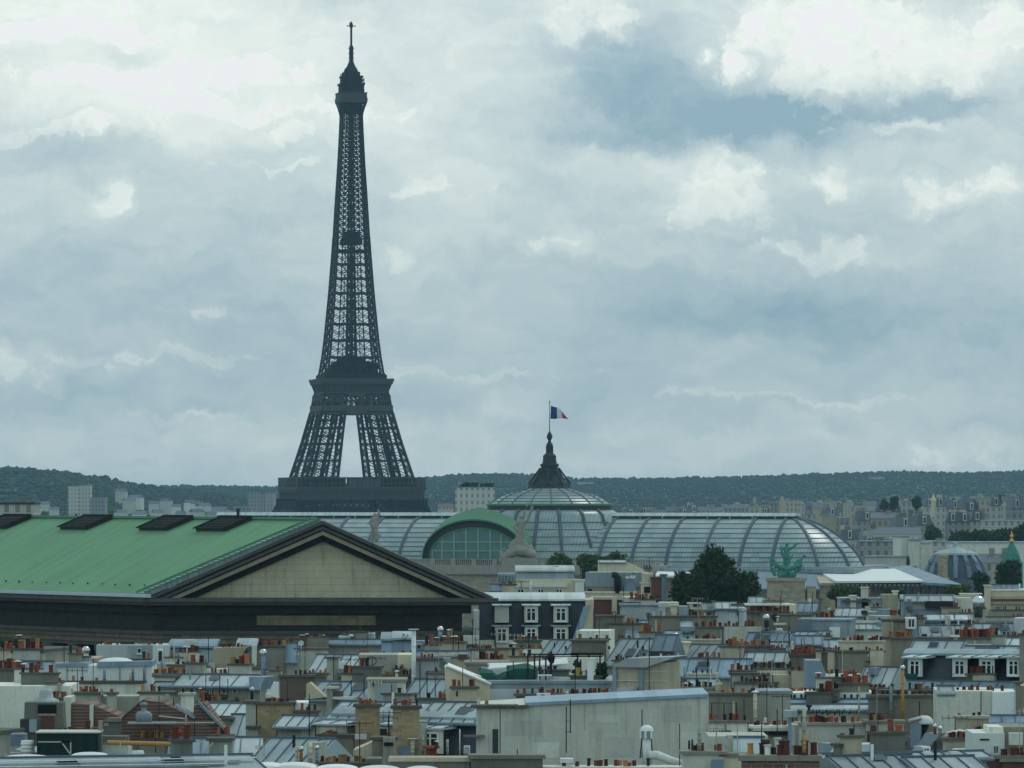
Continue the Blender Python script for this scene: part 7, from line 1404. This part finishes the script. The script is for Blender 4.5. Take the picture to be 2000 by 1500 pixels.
h.Z(1810,1892,1200,1208,'z1',pitch=20,seam=1.2); h.W(1810,1892,1208,'wt',dep=4); h.H(1838,1848,1210,1219,d=-.03); h.W(1846,1856,1202,'pc',1222,d=-.4,dep=1); h.H(1852,1880,1214,1217,d=-.03); h.Z(1800,1890,1218,1228,'z2',d=-1.6,pitch=16); h.C(1888,1914,1218,1226,'pg','rrrrr',d=-1,ph=9); h.C(1782,1806,1205,1230,'pd','rrrr',d=-.6,ph=6)
h = House('skylight_zinc_house', 1660, 1186, 'ribbed pale zinc roof with a dark fan shaped hood among low chimneys, upper right', 540, .2)
h.Z(1630,1686,1188,1200,'z1',pitch=26); h.V(1688,1192,1200,12,'dk',d=-.4,cap=None); h.W(1690,1742,1195,'z2',1203,d=-.2,dep=3,name='roof_hutch'); h.W(1712,1736,1190,'zb',1197,d=.4,dep=2,name='roof_hutch'); h.C(1738,1750,1190,1202,'pot_r','',d=-.4,cap='pot_r'); h.C(1600,1632,1205,None,'pb','brrrrbr',d=-1,ph=10); h.SD(1620,1188,4,d=-.6,mt='mtl')
h = House('low_zinc_house', 1685, 1205, 'low pale zinc house with a sparse row of slim red pots, upper right', 478)
h.C(1640,1724,1211,None,'pg','.rrr.r....r.r...r',ph=7,th=2); h.W(1640,1730,1212,'pw',d=-.1,dep=.4); h.Z(1664,1720,1219,1227,'z1',d=-1.2,pitch=18); h.W(1714,1728,1214,'z3',1232,d=-.8,dep=1.2,name='roof_hutch'); h.W(1700,1742,1203,'z1',d=2,dep=3); h.C(1752,1786,1214,1222,'pd','.r.r',d=1,ph=5); h.W(1640,1726,1232,'pw',d=-2,dep=1,cop='z2')

# gardens between the roofs and the glass hall, below the sight line, and a few houses past the sides of the frame
rg = np.random.default_rng(8); pts = []
for i in range(1500):
    y = rg.uniform(690, 1340); x = rg.uniform(-330, 330); pts.append((x, y, rg.uniform(9, 16)))
tag(crowns('garden_trees', pts, 4.5, 'leafd', 9), kind='stuff')
er = random.Random(4)
for side, x0 in (('right', 2040), ('left', -330)):
    for i, (Y, py) in enumerate(((225,1486),(250,1440),(285,1365),(325,1310),(365,1272),(405,1246),(470,1210),(540,1180),(600,1160))):
        if side == 'left' and Y > 400: continue
        for j in range(2 if Y < 320 else 3):
            a_ = x0+j*150+er.uniform(-10, 10); b_ = a_+er.uniform(110, 140); e_ = House('edge_house', (a_+b_)/2, py, 'house beyond the %s edge of the view' % side, Y, er.uniform(-.2, .3), group='houses beyond the %s edge' % side)
            if er.random() < .5: e_.Z(a_, b_, py-18, py+6, er.choice(('z1','z2','zb')), pitch=24)
            else: e_.W(a_, b_, py, er.choice(('pw','pg','pb','pd')), dep=7, cop='cp')
            e_.C(a_+20, a_+70, py-6, None, er.choice(('pd','pg','pb')), 'r.rrorr', d=-.9)

# ------------------------------------------------------------------ the air
m = MB(); m.box(-3950, 3950, -120, 11900, -6, 352)
hz = m.build('haze', []) ; tag(hz, kind='stuff')
hm = bpy.data.materials.new('haze'); hm.use_nodes = True; t = hm.node_tree; t.nodes.clear()
pv = t.nodes.new('ShaderNodeVolumePrincipled'); pv.inputs['Color'].default_value = (.44, .76, 1, 1); pv.inputs['Density'].default_value = 5.2e-5; pv.inputs['Anisotropy'].default_value = 0.0
ot = t.nodes.new('ShaderNodeOutputMaterial'); t.links.new(pv.outputs[0], ot.inputs['Volume']); hz.data.materials.append(hm)
